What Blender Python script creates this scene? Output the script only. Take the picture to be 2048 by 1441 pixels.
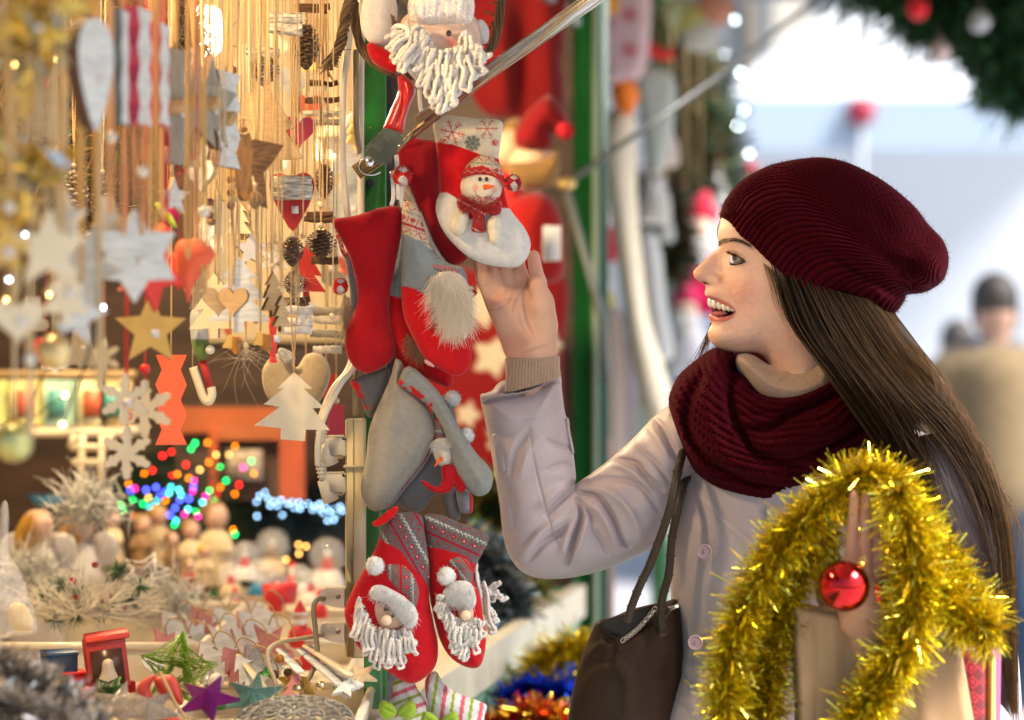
import bpy, math, random
import numpy as np
from mathutils import Vector, Matrix
from mathutils.geometry import tessellate_polygon
R = math.radians
random.seed(7); rng = np.random.default_rng(7)
for o in list(bpy.data.objects): bpy.data.objects.remove(o)
C = bpy.context.scene.collection
scene = bpy.context.scene

# ---------------------------------------------------------------- camera, sky, sun, exposure
CAMZ = 1.42; FOC = 85.0; K = 36.0 / FOC / 2048.0
cam_d = bpy.data.cameras.new('camera'); cam = bpy.data.objects.new('camera', cam_d); C.objects.link(cam)
cam.location = (0, 0, CAMZ); cam.rotation_euler = (R(90), 0, 0)
cam_d.lens = FOC; cam_d.sensor_width = 36; cam_d.clip_end = 400; cam_d.clip_start = 0.05
cam_d.dof.use_dof = True; cam_d.dof.focus_distance = 3.17; cam_d.dof.aperture_fstop = 2.5
scene.camera = cam
world = bpy.data.worlds.new('World'); scene.world = world; world.use_nodes = True
nt = world.node_tree; bg = nt.nodes['Background']
sky = nt.nodes.new('ShaderNodeTexSky'); sky.sky_type = 'NISHITA'; sky.sun_disc = False
SUN_EL, SUN_AZ = 48, 115
sky.sun_elevation = R(SUN_EL); sky.sun_rotation = R(SUN_AZ)
sky.air_density = 1.0; sky.dust_density = 3.0
nt.links.new(sky.outputs[0], bg.inputs[0]); bg.inputs[1].default_value = 0.092
sl = bpy.data.lights.new('sun', 'SUN'); sl.energy = 3.7; sl.angle = R(24); sl.color = (1, 0.95, 0.88)
so = bpy.data.objects.new('sun', sl); C.objects.link(so)
_d = Vector((math.sin(R(SUN_AZ)) * math.cos(R(SUN_EL)), math.cos(R(SUN_AZ)) * math.cos(R(SUN_EL)), math.sin(R(SUN_EL))))
so.rotation_euler = (-_d).to_track_quat('-Z', 'Y').to_euler(); so.location = (2, 3, 6)
scene.view_settings.view_transform = 'Standard'; scene.view_settings.look = 'None'
scene.view_settings.exposure = 1.4; scene.view_settings.gamma = 1.0
scene.cycles.use_denoising = True
scene.cycles.max_bounces = 8; scene.cycles.transparent_max_bounces = 12
scene.cycles.caustics_reflective = False; scene.cycles.caustics_refractive = False
scene.cycles.sample_clamp_indirect = 6

def P(px, py, d):
    """the point the photo shows at pixel (px, py) that stands d metres in front of the camera"""
    return np.array([(px - 1024) * K * d, d, CAMZ - (py - 720.5) * K * d])
def m(px, d=3.2): return px * K * d          # pixels to metres at a distance

# ---------------------------------------------------------------- materials
MATS = {}
def mat(name, col=(0.5, 0.5, 0.5), rough=0.6, metal=0.0, vc=False, noise=0.0, nscale=40.0, bump=0.0, bscale=200.0,
        bdist=0.001, sheen=0.0, sss=0.0, sssr=(1, .35, .2), emit=None, estr=0.0, trans=0.0, coat=0.0, alpha=1.0, aniso=0.0, rnd=0.0, stretch=None, spec=0.5, ior=1.45, trl=0.0):
    if name in MATS: return MATS[name]
    M = bpy.data.materials.new(name); M.use_nodes = True; MATS[name] = M
    n = M.node_tree; b = n.nodes['Principled BSDF']; L = n.links.new
    b.inputs['Base Color'].default_value = (*col, 1); b.inputs['Roughness'].default_value = rough
    b.inputs['Metallic'].default_value = metal; b.inputs['IOR'].default_value = ior
    b.inputs['Specular IOR Level'].default_value = spec
    if sheen: b.inputs['Sheen Weight'].default_value = sheen; b.inputs['Sheen Roughness'].default_value = 0.45
    if sss:
        b.inputs['Subsurface Weight'].default_value = sss; b.inputs['Subsurface Radius'].default_value = sssr
        b.inputs['Subsurface Scale'].default_value = 0.006
    if coat: b.inputs['Coat Weight'].default_value = coat; b.inputs['Coat Roughness'].default_value = 0.1
    if trans: b.inputs['Transmission Weight'].default_value = trans
    if alpha < 1: b.inputs['Alpha'].default_value = alpha
    if aniso: b.inputs['Anisotropic'].default_value = aniso
    if emit: b.inputs['Emission Color'].default_value = (*emit, 1); b.inputs['Emission Strength'].default_value = estr
    src = None
    if vc:
        a = n.nodes.new('ShaderNodeVertexColor'); a.layer_name = 'Col'; src = a.outputs[0]
    tc = n.nodes.new('ShaderNodeTexCoord'); co = tc.outputs['Object']
    if stretch:
        mp = n.nodes.new('ShaderNodeMapping'); mp.inputs['Scale'].default_value = stretch; L(co, mp.inputs[0]); co = mp.outputs[0]
    if noise or rnd:
        mx = n.nodes.new('ShaderNodeMix'); mx.data_type = 'RGBA'; mx.blend_type = 'MULTIPLY'; mx.inputs[0].default_value = 1
        if src is None: mx.inputs[6].default_value = (*col, 1)
        else: L(src, mx.inputs[6])
        rm = n.nodes.new('ShaderNodeMapRange')
        if rnd:
            g = n.nodes.new('ShaderNodeNewGeometry'); L(g.outputs['Random Per Island'], rm.inputs[0])
            rm.inputs[3].default_value = 1 - rnd; rm.inputs[4].default_value = 1 + rnd
        else:
            t = n.nodes.new('ShaderNodeTexNoise'); t.inputs['Scale'].default_value = nscale; t.inputs['Detail'].default_value = 6
            L(co, t.inputs[0]); L(t.outputs[0], rm.inputs[0])
            rm.inputs[1].default_value = 0.3; rm.inputs[2].default_value = 0.7
            rm.inputs[3].default_value = 1 - noise; rm.inputs[4].default_value = 1 + noise * .6
        cb = n.nodes.new('ShaderNodeCombineColor')
        for i in range(3): L(rm.outputs[0], cb.inputs[i])
        L(cb.outputs[0], mx.inputs[7]); src = mx.outputs[2]
    if src is not None:
        L(src, b.inputs['Base Color'])
    if bump:
        t = n.nodes.new('ShaderNodeTexNoise'); t.inputs['Scale'].default_value = bscale; t.inputs['Detail'].default_value = 4
        L(co, t.inputs[0]); bp = n.nodes.new('ShaderNodeBump'); bp.inputs['Strength'].default_value = bump
        bp.inputs['Distance'].default_value = bdist; L(t.outputs[0], bp.inputs['Height']); L(bp.outputs[0], b.inputs['Normal'])
    if trl:
        tr = n.nodes.new('ShaderNodeBsdfTranslucent'); ms = n.nodes.new('ShaderNodeMixShader'); ms.inputs[0].default_value = trl
        tr.inputs[0].default_value = (*col, 1)
        if src is not None: L(src, tr.inputs[0])
        L(b.outputs[0], ms.inputs[1]); L(tr.outputs[0], ms.inputs[2]); L(ms.outputs[0], n.nodes['Material Output'].inputs[0])
    return M

# ---------------------------------------------------------------- mesh building
def link_mesh(name, V, F, mats, parent=None, cols=None, mi=None, smooth=True, origin=None):
    V = np.asarray(V, float)
    if parent is not None and origin is None: org = np.array(parent['_w'][:])
    elif origin is not None: org = np.asarray(origin, float)
    else: org = np.array([V[:, 0].mean(), V[:, 1].mean(), V[:, 2].min()])
    me = bpy.data.meshes.new(name)
    me.vertices.add(len(V)); me.vertices.foreach_set('co', (V - org).astype(np.float32).ravel())
    if isinstance(F, np.ndarray) and F.ndim == 2:
        cnt = np.full(len(F), F.shape[1]); idx = F.ravel()
    else:
        cnt = np.array([len(f) for f in F]); idx = np.concatenate([np.asarray(f) for f in F])
    st = np.concatenate([[0], np.cumsum(cnt)[:-1]])
    me.loops.add(len(idx)); me.loops.foreach_set('vertex_index', idx.astype(np.int32))
    me.polygons.add(len(cnt)); me.polygons.foreach_set('loop_start', st.astype(np.int32)); me.polygons.foreach_set('loop_total', cnt.astype(np.int32))
    if mi is not None: me.polygons.foreach_set('material_index', np.asarray(mi, np.int32))
    me.polygons.foreach_set('use_smooth', np.full(len(cnt), bool(smooth)))
    for x in (mats if isinstance(mats, (list, tuple)) else [mats]): me.materials.append(x)
    if cols is not None:
        a = me.color_attributes.new('Col', 'FLOAT_COLOR', 'POINT')
        c = np.ones((len(V), 4), np.float32); c[:, :3] = cols; a.data.foreach_set('color', c.ravel())
    me.update(calc_edges=True); me.validate()
    o = bpy.data.objects.new(name, me); C.objects.link(o)
    o['_w'] = [float(x) for x in org]
    if parent is not None:
        o.parent = parent; o.location = Vector(org) - Vector(parent['_w'][:])
    else: o.location = org
    return o
def tag(o, label=None, cat=None, group=None, kind=None):
    if label: o['label'] = label
    if cat: o['category'] = cat
    if group: o['group'] = group
    if kind: o['kind'] = kind
    return o
def thing(name, label, cat, loc, group=None):
    o = bpy.data.objects.new(name, None); C.objects.link(o); o.empty_display_size = 0.02
    o.location = Vector([float(x) for x in loc]); o['_w'] = [float(x) for x in loc]
    return tag(o, label, cat, group)
def dup(root, loc, rot=None, sc=None, label=None, group=None):
    r = root.copy(); C.objects.link(r); r.location = Vector([float(x) for x in loc]); r['_w'] = [float(x) for x in loc]
    if rot is not None: r.rotation_euler = rot
    if sc is not None: r.scale = (sc,) * 3 if not hasattr(sc, '__len__') else sc
    if label: r['label'] = label
    if group: r['group'] = group
    for ch in list(root.children):
        c = ch.copy(); C.objects.link(c); c.parent = r
        for g in ch.children:
            d_ = g.copy(); C.objects.link(d_); d_.parent = c
    return r

def cr(pts, n=6, closed=False):
    """Catmull-Rom through points of any dimension"""
    p = np.asarray(pts, float); N = len(p); out = []
    rngi = range(N if closed else N - 1)
    for i in rngi:
        if closed: a, b, c, e = p[(i - 1) % N], p[i], p[(i + 1) % N], p[(i + 2) % N]
        else: a, b, c, e = p[max(i - 1, 0)], p[i], p[i + 1], p[min(i + 2, N - 1)]
        for k in range(n):
            t = k / n
            out.append(0.5 * ((2 * b) + (-a + c) * t + (2 * a - 5 * b + 4 * c - e) * t * t + (-a + 3 * b - 3 * c + e) * t ** 3))
    if not closed: out.append(p[-1])
    return np.array(out)

class MB:
    def __init__(s): s.V = []; s.F = []; s.M = []; s.Cc = []; s.n = 0
    def add(s, V, F, mi=0, col=None):
        V = np.asarray(V, float); s.V.append(V); s.F += [tuple(int(i) + s.n for i in f) for f in F]; s.M += [mi] * len(F)
        c = np.ones((len(V), 3)) * 0.5 if col is None else (np.ones((len(V), 3)) * np.asarray(col)); s.Cc.append(c); s.n += len(V); return s
    def box(s, c, size, rot=None, mi=0, col=None, bev=0.0):
        c = np.asarray(c, float); h = np.asarray(size, float) / 2
        if bev <= 0:
            V = np.array([[x, y, z] for x in (-1, 1) for y in (-1, 1) for z in (-1, 1)]) * h
            F = [(0, 1, 3, 2), (4, 6, 7, 5), (0, 4, 5, 1), (2, 3, 7, 6), (0, 2, 6, 4), (1, 5, 7, 3)]
        else:
            V = []; b = min(bev, h.min() * .9)
            for x in (-1, 1):
                for y in (-1, 1):
                    for z in (-1, 1):
                        V += [[x * h[0], y * (h[1] - b), z * (h[2] - b)], [x * (h[0] - b), y * h[1], z * (h[2] - b)], [x * (h[0] - b), y * (h[1] - b), z * h[2]]]
            V = np.array(V)
            I = lambda x, y, z, a: ((x * 2 + y) * 2 + z) * 3 + a
            F = []
            for a in range(3):
                for sgn in (0, 1):
                    o1, o2 = [k for k in range(3) if k != a]
                    q = []
                    for (u, v) in ((0, 0), (1, 0), (1, 1), (0, 1)):
                        t = [0, 0, 0]; t[a] = sgn; t[o1] = u; t[o2] = v; q.append(I(*t, a))
                    F.append(tuple(q))
            for a in range(3):
                o1, o2 = [k for k in range(3) if k != a]
                for u in (0, 1):
                    for v in (0, 1):
                        t0 = [0, 0, 0]; t0[a] = 0; t0[o1] = u; t0[o2] = v; t1 = list(t0); t1[a] = 1
                        F.append((I(*t0, o1), I(*t1, o1), I(*t1, o2), I(*t0, o2)))
            for x in (0, 1):
                for y in (0, 1):
                    for z in (0, 1): F.append((I(x, y, z, 0), I(x, y, z, 1), I(x, y, z, 2)))
        if rot is not None: V = V @ np.array(rot.to_3x3() if hasattr(rot, 'to_3x3') else rot).T
        return s.add(V + c, F, mi, col)
    def tube(s, pts, r, n=8, mi=0, col=None, cap=True, flat=None):
        pts = np.asarray(pts, float); N = len(pts); r = np.ones(N) * r if np.isscalar(r) else np.asarray(r, float)
        T = np.gradient(pts, axis=0); T /= np.linalg.norm(T, axis=1)[:, None] + 1e-12
        u = np.array([0, 0, 1.0]) if abs(T[0][2]) < .9 else np.array([1.0, 0, 0])
        u = u - T[0] * (u @ T[0]); u /= np.linalg.norm(u); V = []
        for i in range(N):
            u = u - T[i] * (u @ T[i]); u /= np.linalg.norm(u) + 1e-12; v = np.cross(T[i], u)
            for k in range(n):
                a = 2 * math.pi * k / n; V.append(pts[i] + r[i] * (math.cos(a) * u + (flat or 1) * math.sin(a) * v))
        F = [(i * n + k, i * n + (k + 1) % n, (i + 1) * n + (k + 1) % n, (i + 1) * n + k) for i in range(N - 1) for k in range(n)]
        if cap: F += [tuple(range(n))[::-1], tuple((N - 1) * n + k for k in range(n))]
        return s.add(V, F, mi, col)
    def sph(s, c, r, n=14, mn=9, mi=0, col=None, jit=0):
        r = np.ones(3) * r if np.isscalar(r) else np.asarray(r, float); V = [[0, 0, 1]]
        for i in range(1, mn):
            t = math.pi * i / mn
            for k in range(n): V.append([math.sin(t) * math.cos(2 * math.pi * k / n), math.sin(t) * math.sin(2 * math.pi * k / n), math.cos(t)])
        V.append([0, 0, -1]); V = np.array(V)
        if jit: V = V * (1 + rng.normal(0, jit, (len(V), 1)))
        F = [(0, 1 + k, 1 + (k + 1) % n) for k in range(n)]
        for i in range(mn - 2):
            for k in range(n): a = 1 + i * n; F.append((a + k, a + n + k, a + n + (k + 1) % n, a + (k + 1) % n))
        a = 1 + (mn - 2) * n; F += [(a + k, len(V) - 1, a + (k + 1) % n) for k in range(n)]
        return s.add(V * r + np.asarray(c, float), F, mi, col)
    def lathe(s, c, prof, n=20, mi=0, col=None, ax=2):
        V = []; N = len(prof)
        for (r, z) in prof:
            for k in range(n): V.append([r * math.cos(2 * math.pi * k / n), r * math.sin(2 * math.pi * k / n), z])
        V = np.array(V)
        if ax == 1: V = V[:, [0, 2, 1]]
        if ax == 0: V = V[:, [2, 1, 0]]
        F = [(i * n + k, i * n + (k + 1) % n, (i + 1) * n + (k + 1) % n, (i + 1) * n + k) for i in range(N - 1) for k in range(n)]
        return s.add(V + np.asarray(c, float), F, mi, col)
    def plate(s, out, th, c=(0, 0, 0), mi=0, col=None, side=None, ax='y', bev=0.0, rot=None):
        """outline (x, z) extruded th in depth"""
        o = np.asarray(out, float); N = len(o)
        area = 0.5 * np.sum(o[:, 0] * np.roll(o[:, 1], -1) - np.roll(o[:, 0], -1) * o[:, 1])
        if area < 0: o = o[::-1]
        tri = tessellate_polygon([[Vector((x, z, 0)) for x, z in o]])
        Fr = np.c_[o[:, 0], np.full(N, -th / 2), o[:, 1]]; Bk = np.c_[o[:, 0], np.full(N, th / 2), o[:, 1]]
        def tf(V):
            V = V if rot is None else V @ np.array(rot.to_3x3()).T
            return V + np.asarray(c, float)
        s.add(tf(Fr), [t[::-1] for t in tri], mi, col); s.add(tf(Bk), tri, mi, col)
        s.add(tf(np.r_[Fr, Bk]), [(i, i + N, (i + 1) % N + N, (i + 1) % N) for i in range(N)], mi if side is None else side, col)
        return s
    def build(s, name, mats, parent=None, smooth=True, vc=False, origin=None):
        return link_mesh(name, np.concatenate(s.V), s.F, mats, parent, np.concatenate(s.Cc) if vc else None, s.M, smooth, origin)

def polydist(pts, poly):
    """signed distance (inside positive) and nearest point, polygon closed"""
    A = poly; B = np.roll(poly, -1, axis=0); best = np.full(len(pts), 1e18); near = np.zeros_like(pts); ins = np.zeros(len(pts), bool)
    for a, b in zip(A, B):
        ab = b - a; L2 = ab @ ab + 1e-18; t = np.clip(((pts - a) @ ab) / L2, 0, 1); q = a + t[:, None] * ab
        dd = ((pts - q) ** 2).sum(1); mk = dd < best; best[mk] = dd[mk]; near[mk] = q[mk]
        c = (a[1] > pts[:, 1]) != (b[1] > pts[:, 1])
        xx = a[0] + (pts[:, 1] - a[1]) * (b[0] - a[0]) / (b[1] - a[1] + 1e-18); ins ^= c & (pts[:, 0] < xx)
    return np.where(ins, 1, -1) * np.sqrt(best), near
def linedist(pts, line):
    """distance to an open polyline and the arc parameter 0..1"""
    best = np.full(len(pts), 1e18); par = np.zeros(len(pts)); n = len(line) - 1
    for i in range(n):
        a, b = line[i], line[i + 1]; ab = b - a; t = np.clip(((pts - a) @ ab) / (ab @ ab + 1e-18), 0, 1); q = a + t[:, None] * ab
        dd = ((pts - q) ** 2).sum(1); mk = dd < best; best[mk] = dd[mk]; par[mk] = (i + t[mk]) / n
    return np.sqrt(best), par
def bump_lines(lines):
    """[(points, amplitude m, width px)] -> displacement function, folds and creases"""
    L = [(cr(l, 5), a, w) for l, a, w in lines]
    def f(p):
        z = np.zeros(len(p))
        for l, a, w in L:
            d, t = linedist(p, l); z += a * np.exp(-(d / w) ** 2) * np.sin(np.pi * np.clip(t * .9 + .05, 0, 1)) ** .6
        return z
    return f
def rbf(ctrl):
    c = np.array([x[:2] for x in ctrl], float) / 100; v = np.array([x[2] for x in ctrl], float)
    def ph(r): return r * r * np.log(r + 1e-9)
    D = np.linalg.norm(c[:, None] - c[None], axis=2); N = len(c); A = np.zeros((N + 3, N + 3)); A[:N, :N] = ph(D) + np.eye(N) * 1e-5
    A[:N, N] = 1; A[:N, N + 1:] = c; A[N, :N] = 1; A[N + 1:, :N] = c.T
    w = np.linalg.solve(A, np.r_[v, 0, 0, 0])
    def f(p):
        p = p / 100; return ph(np.linalg.norm(p[:, None] - c[None], axis=2)) @ w[:N] + w[N] + p @ w[N + 1:]
    return f
def puff(name, out, d, T=0.02, Rr=None, step=4.0, mats=None, parent=None, col=None, extra=None, dfun=None, hfun=None, back=1.0,
         smooth_out=5, closed=True, cut=None, power=0.5, frontonly=False, backextra=False):
    """a stuffed body whose outline is given in photo pixels at distance d; T half thickness in metres"""
    o = cr(out, smooth_out, True) if smooth_out else np.asarray(out, float)
    lo, hi = o.min(0) - step, o.max(0) + step
    nx, ny = int((hi[0] - lo[0]) / step) + 2, int((hi[1] - lo[1]) / step) + 2
    X, Y = np.meshgrid(lo[0] + step * np.arange(nx), lo[1] + step * np.arange(ny)); pts = np.c_[X.ravel(), Y.ravel()]
    sd, near = polydist(pts, o); S = sd.reshape(ny, nx)
    cs = (S[:-1, :-1] + S[1:, :-1] + S[:-1, 1:] + S[1:, 1:]) / 4; keep = cs > -0.0 * step
    if cut is not None:
        cc = np.c_[((X[:-1, :-1] + X[1:, 1:]) / 2).ravel(), ((Y[:-1, :-1] + Y[1:, 1:]) / 2).ravel()]; keep &= ~cut(cc).reshape(ny - 1, nx - 1)
    idx = np.arange(nx * ny).reshape(ny, nx)
    q = np.stack([idx[:-1, :-1][keep], idx[1:, :-1][keep], idx[1:, 1:][keep], idx[:-1, 1:][keep]], 1)
    cnt = np.bincount(q.ravel(), minlength=nx * ny); used = cnt > 0
    bnd = used & (cnt < 4)
    p2 = pts.copy()
    edge = bnd & (np.abs(sd) < 1.6 * step); p2[edge] = near[edge]
    # relax interior a little near the edge
    for _ in range(3):
        G = p2.reshape(ny, nx, 2).copy(); av = G.copy()
        av[1:-1, 1:-1] = (G[:-2, 1:-1] + G[2:, 1:-1] + G[1:-1, :-2] + G[1:-1, 2:]) / 4
        mv = (used & ~bnd & (sd < 3 * step)).reshape(ny, nx)
        G[mv] = G[mv] * .5 + av[mv] * .5; p2 = G.reshape(-1, 2)
    dist = np.maximum(polydist(p2, o)[0], 0); dist[edge] = 0
    pu = p2[used]; du = dist[used]; mp = K * d
    if hfun is not None: h = hfun(pu, du)
    else:
        Rm = (Rr if Rr else T) / mp; t = np.clip(du / Rm, 0, 1); h = T * (1 - (1 - t) ** 2) ** power
    h = np.where(du <= 0, 0, h)
    ex = extra(pu) * np.clip(du / (2.5 * step), 0, 1) if extra is not None else 0
    off = dfun(pu) if dfun is not None else 0
    yf = d + off - h - ex; yb = d + off + h * back - (ex if backextra else 0)
    remap = -np.ones(nx * ny, int); remap[used] = np.arange(used.sum()); nU = int(used.sum())
    isb = edge[used]
    bmap = np.where(isb, np.arange(nU), 0); nb = (~isb).sum(); bmap[~isb] = nU + np.arange(nb)
    Vf = np.c_[(pu[:, 0] - 1024) * K * yf, yf, CAMZ - (pu[:, 1] - 720.5) * K * yf]
    Vb = np.c_[(pu[:, 0] - 1024) * K * d, yb, CAMZ - (pu[:, 1] - 720.5) * K * d][~isb]
    Ff = remap[q]; Fb = bmap[Ff][:, ::-1]
    V = np.r_[Vf, Vb]; F = np.r_[Ff, Fb]
    if frontonly: V = Vf; F = Ff
    cols = None
    if col is not None:
        c = col(pu) if callable(col) else np.ones((len(pu), 3)) * np.asarray(col); cols = c if frontonly else np.r_[c, c[~isb]]
    return link_mesh(name, V, F, mats, parent, cols, None, True)

def surface_nets(F, lo, h):
    """mesh of the zero set of F on a grid (negative inside)"""
    s = F < 0; nx, ny, nz = F.shape
    acc = np.zeros((nx - 1, ny - 1, nz - 1, 3)); n = np.zeros((nx - 1, ny - 1, nz - 1))
    cor = [(i, j, k) for i in (0, 1) for j in (0, 1) for k in (0, 1)]
    def sl(c): return tuple(slice(c[a], F.shape[a] - 1 + c[a]) for a in range(3))
    for a in range(3):
        for c in cor:
            if c[a]: continue
            e = list(c); e[a] = 1; f0, f1 = F[sl(c)], F[sl(e)]; x = (f0 < 0) != (f1 < 0)
            t = np.where(x, f0 / np.where(np.abs(f0 - f1) < 1e-12, 1, f0 - f1), 0)
            for b in range(3): acc[..., b] += np.where(x, t if b == a else c[b], 0)
            n += x
    act = n > 0; idx = -np.ones(act.shape, int); idx[act] = np.arange(act.sum())
    gi = np.argwhere(act); V = (gi + acc[act] / n[act][:, None]) * h + lo; Q = []
    for a in range(3):
        b, c = (a + 1) % 3, (a + 2) % 3
        s0 = [slice(1, -1)] * 3; s1 = [slice(1, -1)] * 3; s0[a] = slice(0, F.shape[a] - 1); s1[a] = slice(1, F.shape[a])
        A, B = s[tuple(s0)], s[tuple(s1)]; ch = np.argwhere(A != B)
        if not len(ch): continue
        base = ch.copy(); base[:, b] += 1; base[:, c] += 1
        def I(db, dc):
            t = base.copy(); t[:, b] -= db; t[:, c] -= dc; return idx[t[:, 0], t[:, 1], t[:, 2]]
        q = np.stack([I(1, 1), I(0, 1), I(0, 0), I(1, 0)], 1); inv = ~A[ch[:, 0], ch[:, 1], ch[:, 2]]
        q[inv] = q[inv][:, ::-1]; Q.append(q)
    return V, np.concatenate(Q)
def smin(a, b, k):
    h = np.clip(.5 + .5 * (b - a) / k, 0, 1); return b * (1 - h) + a * h - k * h * (1 - h)
def sdf_mesh(prims, h, pad=0.012):
    """prims: ('cap', a, b, ra, rb, k) / ('ell', c, r, rot or None, k); k blend; negative k carves"""
    pts = []
    for p in prims:
        if p[0] == 'cap': pts += [np.array(p[1]) + s_ * max(p[3], p[4]) for s_ in (-1, 1)] + [np.array(p[2]) + s_ * max(p[3], p[4]) for s_ in (-1, 1)]
        elif p[-1] > 0: pts += [np.array(p[1]) + s_ * np.max(p[2]) for s_ in (-1, 1)]
    pts = np.array(pts); lo = pts.min(0) - pad; hi = pts.max(0) + pad
    ax = [np.arange(lo[i], hi[i], h) for i in range(3)]; G = np.stack(np.meshgrid(*ax, indexing='ij'), -1).astype(np.float32)
    F = np.full(G.shape[:3], 1.0, np.float32)
    for p in prims:
        if p[0] == 'cap':
            a, b = np.array(p[1], np.float32), np.array(p[2], np.float32); ab = b - a
            t = np.clip(((G - a) @ ab) / (ab @ ab + 1e-12), 0, 1); D = np.linalg.norm(G - a - t[..., None] * ab, axis=-1) - (p[3] + (p[4] - p[3]) * t)
        else:
            q = G - np.array(p[1], np.float32); r = np.array(p[2], np.float32)
            if p[3] is not None: q = q @ np.array(p[3], np.float32)
            n = np.linalg.norm(q / r, axis=-1); D = (n - 1) * r.min() * .5 + (n - 1) * .5 * np.linalg.norm(q, axis=-1) / (n + 1e-6)
        k = p[-1]
        F = smin(F, D, k) if k > 0 else -smin(-F, D, -k)
    return surface_nets(F, lo, h)
def ribbons(pts_list, w, name, material, parent=None, nrm=None, twist=0.0):
    """many flat strips as one mesh: each a polyline"""
    V = []; F = []; n = 0
    for pts in pts_list:
        pts = np.asarray(pts); T = np.gradient(pts, axis=0); T /= np.linalg.norm(T, axis=1)[:, None] + 1e-9
        u = rng.normal(size=3) if nrm is None else nrm; S = np.cross(T, u); S /= np.linalg.norm(S, axis=1)[:, None] + 1e-9
        ww = w * (1 if np.isscalar(w) else 1); V.append(pts - S * ww / 2); V.append(pts + S * ww / 2); L = len(pts)
        F += [(n + i, n + i + 1, n + L + i + 1, n + L + i) for i in range(L - 1)]; n += 2 * L
    return link_mesh(name, np.concatenate(V), np.array(F), material, parent)
def strands(list_pts, rad, name, material, parent=None, n=3, taper=True, cols=None):
    """many thin hairs as one mesh; all strands need the same point count"""
    A = np.asarray(list_pts); S, L, _ = A.shape; T = np.gradient(A, axis=1); T /= np.linalg.norm(T, axis=2)[..., None] + 1e-9
    u = np.cross(T, np.array([0.3, 1.0, 0.2])); u /= np.linalg.norm(u, axis=2)[..., None] + 1e-9; v = np.cross(T, u)
    t = np.linspace(0, 1, L); rr = rad * ((1 - .75 * t ** 3) if taper else np.ones(L)); rr = rr[None, :, None] * np.ones((S, 1, 1))
    V = np.stack([A + rr * (math.cos(a) * u + math.sin(a) * v) for a in [2 * math.pi * k / n for k in range(n)]], 2)   # S L n 3
    ids = np.arange(S * L * n).reshape(S, L, n); a = ids[:, :-1]; b = ids[:, 1:]
    F = np.stack([a, np.roll(a, -1, 2), np.roll(b, -1, 2), b], -1).reshape(-1, 4)
    cc = None if cols is None else np.repeat(np.asarray(cols), L * n, axis=0)
    return link_mesh(name, V.reshape(-1, 3), F, material, parent, cc)
def n1(p, sc, seed=0):
    """cheap smooth noise of 2D points"""
    r = np.random.default_rng(seed); z = np.zeros(len(p))
    for _ in range(7):
        w = r.normal(size=2) / sc * 2.2; z += np.sin(p @ w + r.uniform(0, 6.28))
    return z / 3.5
def puff_cut(name, out, d, cuts, hfun, step, mats, parent, col, extra, dfun, backside=True):
    """puff() with openings (eye, mouth) whose rims are snapped to their outline"""
    o = cr(out, 5, True); cps = [cr(c, 5, True) for c in cuts]
    lo, hi = o.min(0) - step, o.max(0) + step
    nx, ny = int((hi[0] - lo[0]) / step) + 2, int((hi[1] - lo[1]) / step) + 2
    X, Y = np.meshgrid(lo[0] + step * np.arange(nx), lo[1] + step * np.arange(ny)); pts = np.c_[X.ravel(), Y.ravel()]
    so, no = polydist(pts, o); sd, near = so.copy(), no.copy(); isc = np.zeros(len(pts), bool)
    for c in cps:
        s, n = polydist(pts, c); s = -s; mk = s < sd; sd[mk] = s[mk]; near[mk] = n[mk]; isc[mk] = True
    S = sd.reshape(ny, nx); keep = (S[:-1, :-1] + S[1:, :-1] + S[:-1, 1:] + S[1:, 1:]) / 4 > 0
    idx = np.arange(nx * ny).reshape(ny, nx)
    q = np.stack([idx[:-1, :-1][keep], idx[1:, :-1][keep], idx[1:, 1:][keep], idx[:-1, 1:][keep]], 1)
    cnt = np.bincount(q.ravel(), minlength=nx * ny); used = cnt > 0
    edge = used & (cnt < 4) & (np.abs(sd) < 1.6 * step); p2 = pts.copy(); p2[edge] = near[edge]
    oe = edge & ~isc
    for _ in range(3):
        G = p2.reshape(ny, nx, 2).copy(); av = G.copy(); av[1:-1, 1:-1] = (G[:-2, 1:-1] + G[2:, 1:-1] + G[1:-1, :-2] + G[1:-1, 2:]) / 4
        mv = (used & ~edge & (sd < 3 * step)).reshape(ny, nx); G[mv] = G[mv] * .5 + av[mv] * .5; p2 = G.reshape(-1, 2)
    du = np.maximum(polydist(p2, o)[0], 0)[used]; pu = p2[used]; ie = oe[used]; du[ie] = 0
    h = hfun(pu, du); h = np.where(du <= 0, 0, h); att = np.clip(du / 5, 0, 1); ex = extra(pu) * att
    off = dfun(pu); nU = int(used.sum())
    yf = d + off - h - ex; yb = d + off + h + ex
    remap = -np.ones(nx * ny, int); remap[used] = np.arange(nU); nb = (~ie).sum(); bmap = np.where(ie, np.arange(nU), 0); bmap[~ie] = nU + np.arange(nb)
    Vf = np.c_[(pu[:, 0] - 1024) * K * yf, yf, CAMZ - (pu[:, 1] - 720.5) * K * yf]
    Vb = np.c_[(pu[:, 0] - 1024) * K * d, yb, CAMZ - (pu[:, 1] - 720.5) * K * d][~ie]
    Ff = remap[q]; V = np.r_[Vf, Vb]; F = np.r_[Ff, bmap[Ff][:, ::-1]]
    c = col(pu); return V, F, np.r_[c, c[~ie]]
skin = mat('skin', vc=True, rough=0.5, sss=0.3, sssr=(1, .3, .12), bump=0.25, bscale=1100, bdist=0.0006, noise=0.05, nscale=60, spec=.4)
def Z(ox, oy, s): return lambda *L: [(ox + x / s, oy + y / s) for x, y in L]
def lerp(c, a, w): return c * (1 - w[:, None]) + np.array(a) * w[:, None]
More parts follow.
